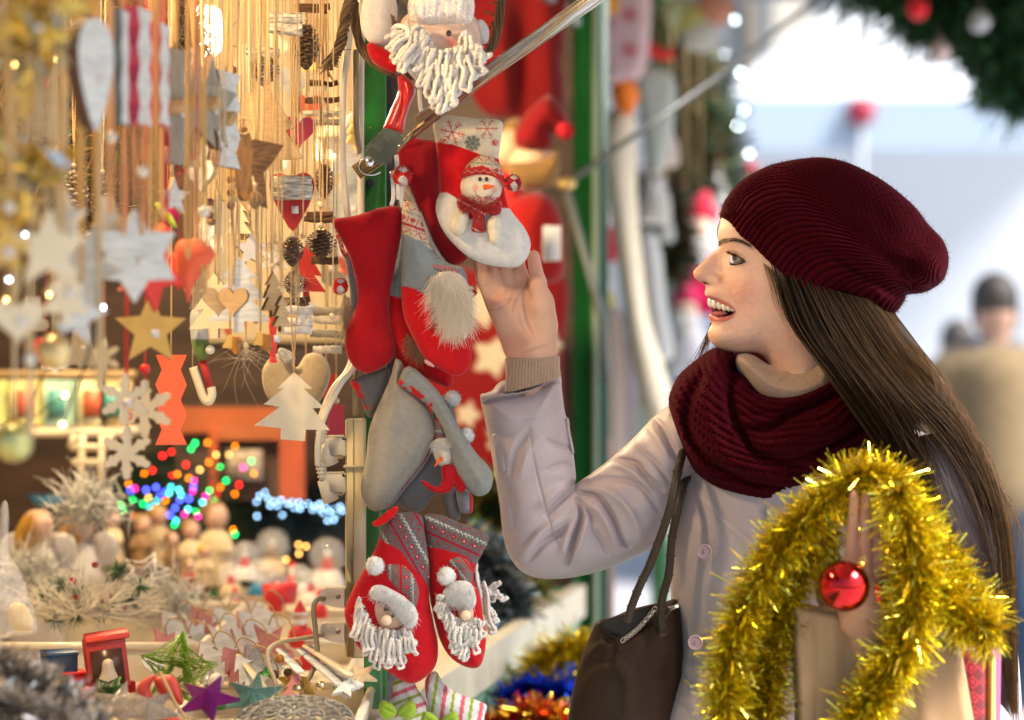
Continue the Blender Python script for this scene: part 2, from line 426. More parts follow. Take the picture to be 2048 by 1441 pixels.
def gau(p, x, y, sx, sy=None, rot=0):
    sy = sy or sx; c, s = math.cos(rot), math.sin(rot); u = (p[:, 0] - x) * c + (p[:, 1] - y) * s; v = -(p[:, 0] - x) * s + (p[:, 1] - y) * c
    return np.exp(-(u / sx) ** 2 - (v / sy) ** 2)
def fuzz(name, ptsfn, n, ln, material, parent, rad=.00012):
    L = []
    for _ in range(n):
        p, nn = ptsfn(); d_ = nn + rng.normal(0, .7, 3); d_ /= np.linalg.norm(d_); d2 = d_ + rng.normal(0, .8, 3); l_ = ln * random.uniform(.4, 1.2); L.append([p, p + d_ * l_ * .5, p + d_ * l_ * .6 + d2 * l_ * .4])
    return strands(L, rad, name, material, parent)
# ================================================================ THE PLACE
def S_(name, o): o.name = name; return tag(o, kind='structure')
def FL(y): return -.185 + .175 * (y - 3.2)          # x of the stall fronts at distance y
DL = np.array([-.985, .172, 0])                      # into the stalls
AL = np.array([.172, .985, 0])                       # along the fronts
def fp(y, back=0, z=0): return np.array([FL(y), y, z]) + DL * back
paving = mat('pale_paving', (.40, .40, .41), rough=.55, noise=.2, nscale=1.5)
b = MB(); b.add([(-60, -10, 0), (60, -10, 0), (60, 130, 0), (-60, 130, 0)], [(0, 1, 2, 3)]); S_('ground', b.build('ground', paving, origin=(0, 0, 0)))
wood_d = mat('dark_wood', (.055, .028, .016), rough=.6, noise=.5, nscale=5, stretch=(1, 1, 8)); wood_c = mat('cream_panel', (.46, .36, .22), rough=.7, noise=.12, nscale=3)
green_p = mat('green_paint', (.010, .13, .025), rough=.35, noise=.25, nscale=12, coat=.3); cream_p = mat('cream_paint', (.52, .48, .38), rough=.5, noise=.2, nscale=15)
canvas = mat('canvas', (.46, .42, .36), rough=.9, trl=.35)
def quadbox(b, p0, p1, z0, z1, th, mi=0):
    """an upright board from p0 to p1"""
    p0, p1 = np.array(p0[:2]), np.array(p1[:2]); d_ = p1 - p0; L_ = np.linalg.norm(d_); a = math.atan2(d_[1], d_[0]); c = (p0 + p1) / 2
    b.box((c[0], c[1], (z0 + z1) / 2), (L_, th, z1 - z0), rot=Matrix.Rotation(a, 3, 'Z'), mi=mi); return b
ms = thing('market_stall', 'near christmas stall of dark wood with green trimmed counter and warm lamps', 'stall', fp(3.2, 1))
b = MB(); quadbox(b, fp(5.12, .02), fp(5.12, 2.3), 0, 2.35, .03); b.build('end_wall', wood_d, ms, smooth=False)
b = MB(); quadbox(b, fp(5.09, .42), fp(5.09, .84), 1.46, 2.34, .02); b.build('cream_panel', wood_c, ms, smooth=False)
b = MB(); quadbox(b, fp(1.0, 2.3), fp(5.14, 2.3), 0, 2.35, .03); b.build('back_wall', wood_c, ms, smooth=False)
b = MB(); A0, A1, A2, A3 = fp(1.0, -.02), fp(5.14, -.02), fp(5.14, 2.32), fp(1.0, 2.32)
b.add([A0 + [0, 0, 2.36], A1 + [0, 0, 2.36], A2 + [0, 0, 2.36], A3 + [0, 0, 2.36], A0 + [0, 0, 2.40], A1 + [0, 0, 2.40], A2 + [0, 0, 2.40], A3 + [0, 0, 2.40]], [(0, 1, 2, 3), (7, 6, 5, 4), (0, 4, 5, 1), (1, 5, 6, 2), (2, 6, 7, 3), (3, 7, 4, 0)]); b.build('roof', wood_d, ms, smooth=False)
CT = .93
b = MB(); B0, B1, B2, B3 = fp(1.0, .03), fp(5.1, .03), fp(5.1, 1.4), fp(1.0, 1.4)
b.add([q + [0, 0, z] for z in (CT - .03, CT) for q in (B0, B1, B2, B3)], [(3, 2, 1, 0), (4, 5, 6, 7), (0, 1, 5, 4), (1, 2, 6, 5), (2, 3, 7, 6), (3, 0, 4, 7)]); b.build('counter', mat('counter_top', (.50, .42, .30), rough=.6, noise=.15, nscale=10), ms, smooth=False)
b = MB(); quadbox(b, fp(1.0, 0), fp(5.06, 0), CT - .045, CT + .02, .028); b.build('counter_lip', cream_p, ms, smooth=False)
b = MB(); quadbox(b, fp(1.0, .01), fp(5.06, .01), CT - .14, CT - .048, .02); b.build('counter_fascia', mat('pale_green_paint', (.16, .30, .20), rough=.45, noise=.2, nscale=12), ms, smooth=False)
b = MB(); quadbox(b, fp(1.0, -.01), fp(5.06, -.01), CT - .165, CT - .143, .03); b.build('fascia_batten', cream_p, ms, smooth=False)
b = MB(); quadbox(b, fp(1.0, .03), fp(5.06, .03), .05, CT - .167, .02); b.build('counter_front', green_p, ms, smooth=False)
b = MB(); b.tube([fp(1.1, .0, 2.12), fp(5.0, .0, 2.12)], .014, 10); b.tube([fp(1.1, .35, 2.14), fp(5.0, .35, 2.14)], .014, 10); b.tube([fp(1.1, .8, 2.14), fp(5.0, .8, 2.14)], .014, 10); b.build('hanging_rail', mat('rail_steel', (.4, .4, .4), rough=.4, metal=1), ms)
def awning(t, y0, y1, out, z0, z1, name='awning_flap'):
    b = MB(); q = [fp(y0, 0, z0), fp(y1, 0, z0), fp(y1, -out, z1), fp(y0, -out, z1)]; b.add(q + [a + [0, 0, .02] for a in q], [(0, 3, 2, 1), (4, 5, 6, 7), (0, 1, 5, 4), (1, 2, 6, 5), (2, 3, 7, 6), (3, 0, 4, 7)]); return b.build(name, canvas, t, smooth=False)
awning(ms, 1.5, 5.1, 1.45, 2.36, 2.34)
# second stall: post, awning, counter
s2 = thing('market_stall', 'second christmas stall farther along the street, blurred green post and open awning', 'stall', fp(7, 1))
b = MB(); q = P(1163, 720, 5.15); b.box((q[0], 5.15, 1.3), (.068, .07, 2.6), bev=.004); b.build('corner_post', green_p, s2)
b = MB(); q = P(1187, 720, 5.12); b.box((q[0] + .004, 5.11, 1.3), (.014, .02, 2.6)); b.build('post_edge', mat('pale_edge', (.22, .30, .22), rough=.4), s2)
b = MB(); q = P(1203, 720, 5.2); b.box((q[0], 5.22, 1.3), (.03, .05, 2.6)); b.build('teal_post', mat('teal_paint', (.005, .05, .035), rough=.4), s2)
b = MB(); q = P(1190, 720, 5.5); b.box((q[0], 5.5, .62), (.085, .05, 1.24)); b.build('brown_board', mat('brown_board', (.07, .03, .022), rough=.6, noise=.3, nscale=8), s2)
b = MB(); q = [fp(5.2, 0, 2.5), fp(7.0, 0, 2.5), fp(7.0, 2.3, 2.5), fp(5.2, 2.3, 2.5)]; b.add(q + [a + [0, 0, .03] for a in q], [(0, 3, 2, 1), (4, 5, 6, 7), (0, 1, 5, 4), (1, 2, 6, 5), (2, 3, 7, 6), (3, 0, 4, 7)]); b.build('roof', wood_d, s2, smooth=False)
b = MB(); quadbox(b, fp(5.25, 1.0), fp(7.0, 1.0), 0, .92, .03); quadbox(b, fp(5.25, 1.1), fp(7.0, 1.1), .925, .96, .3); b.build('counter_front', green_p, s2, smooth=False)
b = MB(); quadbox(b, fp(5.2, 2.2), fp(7.0, 2.2), 0, 2.4, .04); b.build('back_wall', wood_c, s2, smooth=False)
awn2 = awning(s2, 5.7, 7.0, 1.6, 2.47, 2.47)
b = MB(); quadbox(b, fp(7.01, -1.6), fp(7.01, .0), 2.455, 2.50, .012); b.build('awning_hem', mat('pale_hem', (.45, .5, .6), rough=.6), s2, smooth=False)
b = MB(); q = fp(6.98, .05); b.box((q[0], q[1], 1.24), (.05, .05, 2.48)); b.build('rear_post', green_p, s2)
t = thing('awning_strut', 'blurred grey awning strut of the second stall with a brass joint', 'strut', P(1130, 372, 4.98))
b = MB(); b.tube([P(1130, 370, 4.98), P(1420, 165, 5.4), P(1660, -22, 5.8)], .0062, 12); b.build('outer_tube', mat('matt_steel', (.10, .10, .10), rough=.4, metal=.6), t)
b = MB(); b.tube([P(1135, 385, 4.98), P(1205, 640, 5.03), P(1215, 760, 5.05)], .009, 10); b.build('brace_rod', mat('grey_rod', (.16, .18, .18), rough=.5, metal=.3), t)
b = MB(); b.sph(P(1132, 368, 4.96), (.022, .018, .014), 14, 10); b.build('brass_joint', mat('brass', (.6, .42, .15), rough=.3, metal=.6), t)
# far side of the street
def facade(name, label, x0, x1, y, h, nx, nz, wcol, seed):
    t = thing(name, label, 'building', ((x0 + x1) / 2, y, 0)); rr = random.Random(seed); M_ = mat('plaster%d' % seed, wcol, rough=.85, noise=.06, nscale=.4); G_ = mat('window_glass', (.10, .13, .16), rough=.08, coat=.5); F_ = mat('window_trim', (.6, .6, .58), rough=.6)
    b = MB(); b.box(((x0 + x1) / 2, y + 4, h / 2), (x1 - x0, 8, h)); w = b.build('wall', M_, t, smooth=False)
    dx = (x1 - x0) / nx; hz = 3.3
    for i in range(nx):
        for k in range(nz):
            cx, cz = x0 + dx * (i + .5), 2.2 + hz * k; b = MB(); b.box((cx, y - .03, cz), (dx * .42, .06, 1.9)); f = b.build('window', F_, t, smooth=False); b = MB(); b.box((cx, y - .065, cz), (dx * .34, .02, 1.7)); p_ = b.build('pane', G_, f, smooth=False, origin=np.array(f['_w'][:])); p_.location = (0, 0, 0)
    b = MB(); b.box(((x0 + x1) / 2, y - .15, h + .15), (x1 - x0 + .4, .5, .35)); b.build('cornice', F_, t, smooth=False)
    return t
facade('town_house', 'pale cream town house far behind the beanie', 5.0, 17.0, 46, 16, 5, 4, (.62, .58, .50), 1)
facade('town_house', 'bluish white town house far behind the garland', 17.2, 30, 44, 19, 5, 5, (.55, .60, .64), 2)
facade('town_house', 'white town house at the far left end of the street', -9, 4.8, 52, 15, 5, 4, (.64, .65, .66), 3)
whitec = mat('white_tent', (.72, .76, .82), rough=.7, trl=.3)
def tent(label, cx, y, w, h, zt, seed):
    t = thing('market_tent', label, 'tent', (cx, y, 0), 'white market tents across the street'); b = MB(); q = [(cx - w / 2, y - w / 2, h), (cx + w / 2, y - w / 2, h), (cx + w / 2, y + w / 2, h), (cx - w / 2, y + w / 2, h), (cx, y, zt)]
    b.add(q, [(0, 1, 4), (1, 2, 4), (2, 3, 4), (3, 0, 4)]); b.build('roof', whitec, t, smooth=False)
    b = MB(); b.box((cx, y - w / 2, h - .16), (w, .02, .32)); b.build('valance', mat('blue_valance', (.36, .46, .58), rough=.7), t, smooth=False)
    for sx in (-1, 1):
        for sy in (-1, 1): b = MB(); b.tube([(cx + sx * w * .48, y + sy * w * .48, 0), (cx + sx * w * .48, y + sy * w * .48, h)], .04, 8); b.build('leg', F_l, t)
    b = MB(); b.box((cx, y + w * .47, h * .5), (w * .95, .02, h * .98)); b.box((cx - w * .47, y, h * .25), (.02, w * .9, h * .45)); b.build('tent_wall', whitec, t, smooth=False)
    b = MB(); b.box((cx, y - w * .44, .45), (w * .9, .6, .9)); b.build('stall_table', mat('white_cloth', (.66, .67, .70), rough=.8), t, smooth=False)
F_l = mat('tent_leg', (.35, .38, .42), rough=.5, metal=.3)
tent('white market tent with blue valance, nearest across the street', 2.7, 16.5, 2.9, 3.05, 4.2, 1)
tent('white market tent farther right, behind the tan jacket walker', 6.4, 19, 3.4, 2.7, 4.1, 2)
t = thing('flag_post', 'thin pale post with a small round red top beside the white tent', 'post', P(1722, 1178, 15)); b = MB(); b.sph(P(1722, 222, 15.0), .09, 14, 10); b.build('red_ball', mat('red_paint', (.35, .02, .05), rough=.4), t); b = MB(); b.tube([P(1722, 235, 15.0), P(1722, 700, 15.0), P(1722, 1178, 15.0)], .02, 8); b.build('post_tube', F_l, t)
# passers-by
def walker(label, px, d, H, top, bottom, hairc, seed, face=0.0, bag=None):
    x = (px - 1024) * K * d; t = thing('person', label, 'person', (x, d, 0)); s = H / 1.7; V = lambda a, b_, c: (x + a * s, d + b_ * s, c * s)
    pr = [('ell', V(0, 0, 1.58), (.075 * s, .09 * s, .11 * s), None, .02), ('cap', V(0, .01, 1.38), V(0, 0, 1.5), .055 * s, .05 * s, .03), ('cap', V(-.12, .02, 1.36), V(.12, .02, 1.36), .06 * s, .06 * s, .05), ('cap', V(0, .02, 1.3), V(0, .02, .98), .12 * s, .12 * s, .05)]
    for sg in (-1, 1): pr += [('cap', V(sg * .17, .02, 1.34), V(sg * .22, .03, 1.08), .045 * s, .038 * s, .03), ('cap', V(sg * .22, .03, 1.08), V(sg * .2, -.06, .85), .036 * s, .028 * s, .02), ('cap', V(sg * .2, -.06, .85), V(sg * .2, -.08, .76), .03 * s, .02 * s, .02),
                            ('cap', V(sg * .09, .02, .95), V(sg * .1, .02 - sg * .08, .5), .085 * s, .06 * s, .04), ('cap', V(sg * .1, .02 - sg * .08, .5), V(sg * .1, .02 + sg * .12, .08), .055 * s, .04 * s, .02), ('cap', V(sg * .1, .02 + sg * .12, .06), V(sg * .1, -.1 + sg * .12, .04), .04 * s, .035 * s, .02)]
    v, f = sdf_mesh(pr, .016); link_mesh('body', v, f, skin, t, np.ones((len(v), 3)) * (.5, .3, .22))
    pr = [('cap', V(-.13, .02, 1.36), V(.13, .02, 1.36), .085 * s, .085 * s, .05), ('cap', V(0, .02, 1.3), V(0, .02, .95), .165 * s, .18 * s, .06)]
    for sg in (-1, 1): pr += [('cap', V(sg * .18, .02, 1.34), V(sg * .235, .03, 1.08), .075 * s, .065 * s, .03), ('cap', V(sg * .235, .03, 1.08), V(sg * .2, -.06, .86), .064 * s, .05 * s, .02)]
    v, f = sdf_mesh(pr, .016); link_mesh('jacket', v, f, mat('cloth_%d' % seed, top, rough=.9, sheen=.3, noise=.2, nscale=20), t)
    v, f = sdf_mesh([('cap', V(-.06, .0, 1.425), V(.06, .01, 1.42), .06 * s, .062 * s, .02)], .012); link_mesh('neck_scarf', v, f, mat('grey_scarf_%d' % seed, (.14, .13, .14), rough=.9), t)
    pr = []
    for sg in (-1, 1): pr += [('cap', V(sg * .09, .02, .95), V(sg * .1, .02 - sg * .08, .5), .105 * s, .08 * s, .04), ('cap', V(sg * .1, .02 - sg * .08, .5), V(sg * .1, .02 + sg * .12, .12), .075 * s, .06 * s, .02)]
    v, f = sdf_mesh(pr, .016); link_mesh('trousers', v, f, mat('trouser_%d' % seed, bottom, rough=.9), t)
    v, f = sdf_mesh([('ell', V(0, .0, 1.62), (.088 * s, .1 * s, .1 * s), None, .02), ('ell', V(.01, .04, 1.55), (.085 * s, .07 * s, .08 * s), None, .04)], .012); link_mesh('hair', v, f, mat('walker_hair_%d' % seed, hairc, rough=.6), t)
    return t
walker('dark haired passer-by in a tan jacket and blue jeans, blurred at the right edge', 1990, 9.0, 1.73, (.20, .14, .07), (.03, .06, .11), (.04, .035, .03), 1)
walker('passer-by in dark purple clothes behind the tan jacket walker', 1915, 11.5, 1.60, (.05, .04, .07), (.03, .03, .05), (.06, .05, .05), 2)
walker('distant passer-by in pale blue between the tent and the hat', 1790, 22, 1.7, (.3, .42, .55), (.2, .24, .3), (.2, .16, .12), 3)
# ---------------------------------------------------------------- lamps of the stall
bulbm = mat('lit_bulb', (1, 1, 1), emit=(1, .9, .78), estr=28)
def lamp(label, loc, power, r=.035, seen=True, col=(1, .74, .45)):
    t = thing('bulb_lamp', label, 'lamp', loc); b = MB(); b.sph(loc, r, 16, 12); bb = b.build('bulb', bulbm, t); b = MB(); b.tube([np.array(loc) + [0, 0, r * .9], np.array(loc) + [0, 0, r * 1.9]], r * .45, 12); b.tube([np.array(loc) + [0, 0, r * 1.9], (loc[0], loc[1], 2.36)], .003, 6); b.build('lamp_holder', mat('black_holder', (.02, .02, .02)), t)
    l = bpy.data.lights.new('bulb_light', 'POINT'); l.energy = power; l.color = col; l.shadow_soft_size = r * 1.15; o = bpy.data.objects.new('bulb_light', l); C.objects.link(o); o.parent = t; o.location = (0, 0, 0)
    bb.visible_shadow = True; l.use_shadow = True
    return t
lamp('blown out warm bulb shining high between the ornaments', P(402, 62, 4.2), 62, r=.045, col=(1, .74, .40))
lamp('warm bulb under the stall ceiling close to the hanging rail', (-.62, 2.72, 2.04), 56, col=(1, .66, .30))
lamp('warm bulb on the stall ceiling deeper inside over the figurines', (-.85, 3.75, 2.1), 85, col=(1, .74, .40))
# ================================================================ THE POST AND WHAT HANGS ON IT
za, zb, zc, zd, ze = Z(640, 0, 3.352), Z(640, 400, 4.002), Z(620, 700, 4.002), Z(620, 1010, 3.343), Z(780, 250, 2.825)
felt = mat('felt', vc=True, rough=.95, sheen=.12, spec=.25, noise=.1, nscale=140, bump=.35, bscale=900, bdist=.0005)
yarn = mat('white_yarn', (.72, .68, .62), rough=.95, sheen=.4, bump=.6, bscale=1400, bdist=.0006, noise=.08, nscale=200)
furm = mat('fur', vc=True, rough=.8, sheen=.2, trl=.55)
RED, DRED, GREY, CREAM, WHITE = (.50, .006, .010), (.27, .004, .010), (.20, .235, .255), (.66, .56, .40), (.64, .63, .59)
def col_const(c): return lambda p: np.ones((len(p), 3)) * np.array(c)
def wave_edge(p, line, axis=1):
    """signed side of a boundary polyline given left to right (below = positive)"""
    l = np.array(line, float); return p[:, 1] - np.interp(p[:, 0], l[:, 0], l[:, 1])
def nordic(p, ang, cell=3.1, pal=(GREY, (.33, .02, .03), (.6, .55, .45)), seed=0):
    c, s = math.cos(ang), math.sin(ang); u = np.floor((p[:, 0] * c + p[:, 1] * s) / cell).astype(int); v = np.floor((-p[:, 0] * s + p[:, 1] * c) / cell).astype(int) + seed
    vm = v % 18; um = u % 8; k = np.zeros(len(p), int)
    k[(vm < 2)] = 1; k[(vm == 3) & (u % 2 == 0)] = 1; k[((vm >= 4) & (vm <= 7)) & (np.abs(um - 4) == (vm - 4))] = 1; k[(vm == 9) & (u % 3 != 0)] = 2; k[(vm == 10) & (u % 3 == 0)] = 2
    k[(vm >= 12) & (vm <= 16) & (np.abs(um - 4) + np.abs(vm - 14) <= 2)] = 1; k[(vm == 14) & (um == 4)] = 2; k[(vm >= 12) & (vm <= 16) & (um == 0)] = 1
    return np.array(pal)[k]
def pom(name, px, py, r, d, c1, c2=None, parent=None, dy=0):
    c = P(px, py, d); c[1] += dy; r = r * K * d; b = MB(); b.sph(c, r * .93, 48, 34, jit=.055); V = b.V[0]; v = (V - c) / r
    k = (np.sin(v[:, 0] * 5 + 1) + np.sin(v[:, 2] * 6 + v[:, 1] * 3) > .4) if c2 is not None else np.zeros(len(V), bool)
    c1 = np.minimum(np.array(c1) * 1.1, .85); col = np.where(k[:, None], np.array(c2 if c2 is not None else c1), c1); b.Cc[0] = col; o_ = b.build(name, felt, parent, vc=True)
    L = []; CC = []
    for i in range(420):
        v = rng.normal(size=3); v /= np.linalg.norm(v); w = v + rng.normal(0, .3, 3); L.append([c + v * r * .8, c + v * r * .97, c + v * r * .85 + w * r * random.uniform(.15, .3)]); CC.append(c2 if (c2 is not None and math.sin(v[0] * 5 + 1) + math.sin(v[2] * 6 + v[1] * 3) > .4) else c1)
    strands(L, r * .022, 'fluff', furm, o_ if parent is None else parent, cols=CC); return o_
def beard(name, roots, tips, n, d, parent, r=3.4, amp=6, seed=1, material=None, dy=.012):
    """looped yarn hanging from the roots polyline to the tips polyline"""
    rr = random.Random(seed); b = MB(); A = cr(roots, 8); B = cr(tips, 8)
    for i in range(n):
        t = (i + rr.random()) / n; a = A[min(int(t * len(A)), len(A) - 1)]; e = B[min(int(t * len(B)), len(B) - 1)] + np.array([rr.uniform(-5, 5), rr.uniform(-34, 4)]); w = rr.uniform(3, 6.5) * r / 3; ph = rr.random() * 6; lay = rr.uniform(0, dy)
        pts = []
        for k in range(13):
            s = k / 12; q = a * (1 - s) + e * s; pts.append((q[0] - w * math.sin(min(s * 4, 1.57)) + amp * math.sin(s * 9 + ph) * s, q[1] + amp * .5 * math.sin(s * 13 + ph), d - lay - .004 * math.sin(s * 7 + ph)))
        up = []
        for k in range(12, 2, -1):
            s = k / 12; q = a * (1 - s) + e * s; up.append((q[0] + w * math.sin(min(s * 4, 1.57)) + amp * math.sin(s * 8 + ph + .6) * s, q[1] + amp * .5 * math.sin(s * 11 + ph), d - lay - .003 - .004 * math.sin(s * 6 + ph)))
        pts = cr([P(*q) for q in pts + [(e[0], e[1] + w * .8, d - lay - .001)] + up], 3); rad = r * K * d * (1 + .22 * np.sin(np.arange(len(pts)) * 1.9 + ph)); b.tube(pts, rad, 7)
    VV = np.concatenate(b.V); o_ = b.build(name, material or yarn, parent); fuzz(name + '_fluff', lambda: (VV[rng.integers(len(VV))], rng.normal(size=3) * .8 + [0, -.5, 0]), 40 * n, .0055, mat('yarn_fluff', (.85, .82, .76), rough=.9), parent, .00013); return o_
def fur(name, area, n, d, ln, c, parent, down=.8, hsurf=None, rad=.00022, spread=.5, seed=3):
    """long fur combed downwards over an outline"""
    poly = cr(area, 4, True); lo, hi = poly.min(0), poly.max(0); L = []; CC = []
    while len(L) < n:
        q = np.array([[random.uniform(lo[0], hi[0]), random.uniform(lo[1], hi[1])] for _ in range(400)]); sd, _ = polydist(q, poly)
        for a, s in zip(q, sd):
            if s < 0 or len(L) >= n: continue
            yy = d - (hsurf(s) if hsurf else .012 * (1 - (1 - min(s / 25, 1)) ** 2) ** .5); dx = rng.normal(0, spread) + spread * .5 * math.sin(a[0] * .15); l_ = ln * random.uniform(.5, 1.15)
            p0 = P(a[0], a[1], yy); d1 = np.array([dx * .5, -.5, -down]); d1 /= np.linalg.norm(d1); d2 = np.array([dx, -.15 + random.uniform(-.3, .3), -1.0]); d2 /= np.linalg.norm(d2); d3 = d2 + rng.normal(0, .3, 3)
            L.append([p0, p0 + d1 * l_ * .3, p0 + d1 * l_ * .3 + d2 * l_ * .35, p0 + d1 * l_ * .3 + d2 * l_ * .35 + d3 * l_ * .35]); CC.append(np.array(c) * random.uniform(.8, 1.12))
    return strands(L, rad, name, furm, parent, cols=CC)
def line_col(c, p, line, w, colr, soft=1.0): d, t = linedist(p, np.array(line, float)); return lerp(c, colr, np.clip((w - d) / soft, 0, 1))
def snowflake(c, p, x, y, r, colr, w=1.2, n=6, rot=0.2):
    for k in range(n):
        a = rot + 2 * math.pi * k / n; e = (x + r * math.cos(a), y + r * math.sin(a)); c = line_col(c, p, [(x, y), e], w, colr)
        for f in (.45, .72):
            for s in (-1, 1):
                b_ = (x + f * r * math.cos(a), y + f * r * math.sin(a)); c = line_col(c, p, [b_, (b_[0] + .28 * r * math.cos(a + s * .9), b_[1] + .28 * r * math.sin(a + s * .9))], w * .85, colr)
    return c
POST_D = 3.27
# green post with worn paint
gp_ = mat('worn_green_paint', (.012, .16, .02), rough=.35, noise=.5, nscale=18, bump=.3, bscale=120, bdist=.0008, coat=.3)
_n = gp_.node_tree; 
def wear(M, colr, scale, thr, bare_rough=.6):
    n = M.node_tree; b_ = n.nodes['Principled BSDF']; lk = b_.inputs['Base Color'].links; src = lk[0].from_socket if lk else None
    t = n.nodes.new('ShaderNodeTexNoise'); t.inputs['Scale'].default_value = scale; t.inputs['Detail'].default_value = 8; t.inputs['Roughness'].default_value = .7
    tc = n.nodes.new('ShaderNodeTexCoord'); n.links.new(tc.outputs['Object'], t.inputs[0]); rm = n.nodes.new('ShaderNodeMapRange'); rm.inputs[1].default_value = thr; rm.inputs[2].default_value = thr + .02
    n.links.new(t.outputs[0], rm.inputs[0]); mx = n.nodes.new('ShaderNodeMix'); mx.data_type = 'RGBA'; n.links.new(rm.outputs[0], mx.inputs[0])
    if src: n.links.new(src, mx.inputs[6])
    else: mx.inputs[6].default_value = b_.inputs['Base Color'].default_value
    mx.inputs[7].default_value = (*colr, 1); n.links.new(mx.outputs[2], b_.inputs['Base Color'])
wear(gp_, (.42, .30, .13), 26, .66)
post = thing('stall_post', 'worn green metal post beside the yellowed power strip', 'post', P(758, 720, POST_D) * [1, 1, 0])
b = MB(); c0 = P(751, 720, POST_D); b.box((c0[0], POST_D, 1.25), (.030, .03, 2.5), bev=.002); b.build('post_tube', gp_, post)
b = MB(); c1 = P(783, 720, POST_D + .012); b.box((c1[0], POST_D + .014, 1.25), (.018, .012, 2.5), bev=.001); b.build('post_channel', mat('dark_steel', (.09, .08, .09), rough=.5, metal=.6, noise=.6, nscale=30), post)
b = MB(); c2 = P(739.5, 366, POST_D - .018); b.lathe(c2, [(0, 0), (.0055, 0), (.0055, .003)], 16, ax=1); b.build('bolt_hole', mat('black_hole', (.02, .03, .05), rough=.5), post)
# chrome strut pair with bracket
chrome = mat('chrome', (.60, .62, .66), rough=.13, metal=1)
def tilt_tube(b, a, e, r, n=20): b.tube([a, (np.array(a) * .5 + np.array(e) * .5), e], r, n)
st = thing('awning_strut', 'shiny chrome awning strut bolted to the green post', 'strut', P(745, 330, 3.15))
b = MB(); tilt_tube(b, P(838, 242, 3.14), P(1900, -514, 2.9), .0085); b.build('outer_tube', chrome, st)
b = MB(); tilt_tube(b, P(800, 290, 3.135), P(1900, -545, 2.84), .0042); b.build('inner_rod', chrome, st)
b = MB(); tilt_tube(b, P(880, 225, 3.155), P(1900, -484, 2.94), .0030); b.build('side_rod', chrome, st)
brass = mat('dull_brass', (.46, .34, .17), rough=.35, metal=.7, noise=.3, nscale=50)
b = MB(); q = Matrix.Rotation(R(33), 3, 'Y').inverted(); b.box(P(742, 326, 3.15), (.047, .004, .021), rot=q, bev=.0015); b.box(P(755, 318, 3.142), (.06, .003, .012), rot=q, bev=.001); b.build('bracket', brass, st)
b = MB(); b.lathe(P(739, 325, 3.142), [(0, -.006), (.006, -.006), (.0072, -.004), (.0072, 0)], 6, ax=1); b.build('bolt_head', chrome, st)
b = MB(); cc = P(742, 328, 3.14); b.tube([cc + np.array([.016 * math.cos(t), -.002, .012 * math.sin(t) - .003]) for t in np.linspace(.4, 5.6, 24)], .0011, 6); b.build('split_ring', chrome, st)
b = MB(); b.tube(cr([P(795, 300, 3.14), P(808, 285, 3.13), P(830, 262, 3.125), P(850, 245, 3.12)], 4), [.003] * 12 + [.0035], 8); b.build('rod_hook', brass, st)
# power strip, plugs, cables
stripm = mat('yellowed_plastic', (.70, .60, .36), rough=.4, noise=.06, nscale=15, coat=.15); white_pl = mat('ivory_plastic', (.60, .54, .42), rough=.35, noise=.06, nscale=30, coat=.2)
ps = thing('power_strip', 'long yellowed power strip strapped upright to the green post', 'power strip', P(709, 1320, 3.215))
b = MB(); a0, a1 = P(690, 838, 3.2), P(729, 1318, 3.2); b.box(((a0[0] + a1[0]) / 2, 3.222, (a0[2] + a1[2]) / 2), (a1[0] - a0[0], .036, a0[2] - a1[2]), bev=.002); b.build('strip_body', stripm, ps)
b = MB(); b.box(((a0[0] + a1[0]) / 2 - .002, 3.2035, (a0[2] + a1[2]) / 2), (.0012, .002, (a0[2] - a1[2]) * .995)); b.build('strip_seam', mat('seam', (.3, .24, .12), rough=.7), ps)
b = MB(); a0, a1 = P(686, 934, 3.2), P(733, 934, 3.2); b.box(((a0[0] + a1[0]) / 2, 3.221, a0[2]), (a1[0] - a0[0], .043, .004), bev=.001); b.build('cable_tie', white_pl, ps)
for (x, y, kind) in ((665, 895, 0), (665, 968, 0)):
    t = thing('plug', 'ivory plug with ribbed neck in the upper half of the power strip' if y < 940 else 'ivory plug with ribbed neck lower on the strip, above the fairy lights', 'plug', P(x, y, 3.21))
    b = MB(); b.box(P(668, y, 3.212), (.034, .026, .030), bev=.005); b.box(P(668, y - 22, 3.212), (.026, .02, .003), bev=.001); b.build('plug_body', white_pl, t)
    b = MB(); qx = [P(640 + k * .9, y - 42 + k * 4, 3.205) for k in range(9)]
    for k, q_ in enumerate(qx): b.tube([q_ - [0, 0, .0012], q_ + [0, 0, .0012]], .0075 if k % 2 else .0062, 12)
    b.tube([qx[0], qx[-1]], .0058, 12); b.tube([P(647, y - 8, 3.205), P(662, y + 34, 3.21)], [.0085, .011], 14); b.build('ribbed_neck', white_pl, t)
for i, (y, ) in enumerate(((1196,), (1266,))):
    t = thing('plug', 'flat ivory plug with a screw, upper of the low pair' if i == 0 else 'flat ivory plug with a screw, lowest on the strip', 'plug', P(668, y, 3.2))
    b = MB(); b.plate([((x_ - 668) * K * 3.2, -(y_ - y) * K * 3.2) for x_, y_ in [(644, y - 18), (654, y - 21), (690, y - 20), (690, y + 20), (664, y + 16), (644, y + 8), (640, y - 4)]], .022, P(668, y, 3.212)); b.build('plug_body', white_pl, t, smooth=False)
    b = MB(); b.lathe(P(676, y - 2, 3.2005), [(0, -.0006), (.0028, -.0006), (.0034, .0006)], 14, ax=1); b.build('screw', mat('screw_steel', (.25, .22, .18), rough=.3, metal=1), t)
    b = MB(); [b.box(P(660, y - 12 + 5 * k, 3.2005), (.013, .0012, .0009)) for k in range(4)]; b.build('grip_ridge', white_pl, t)
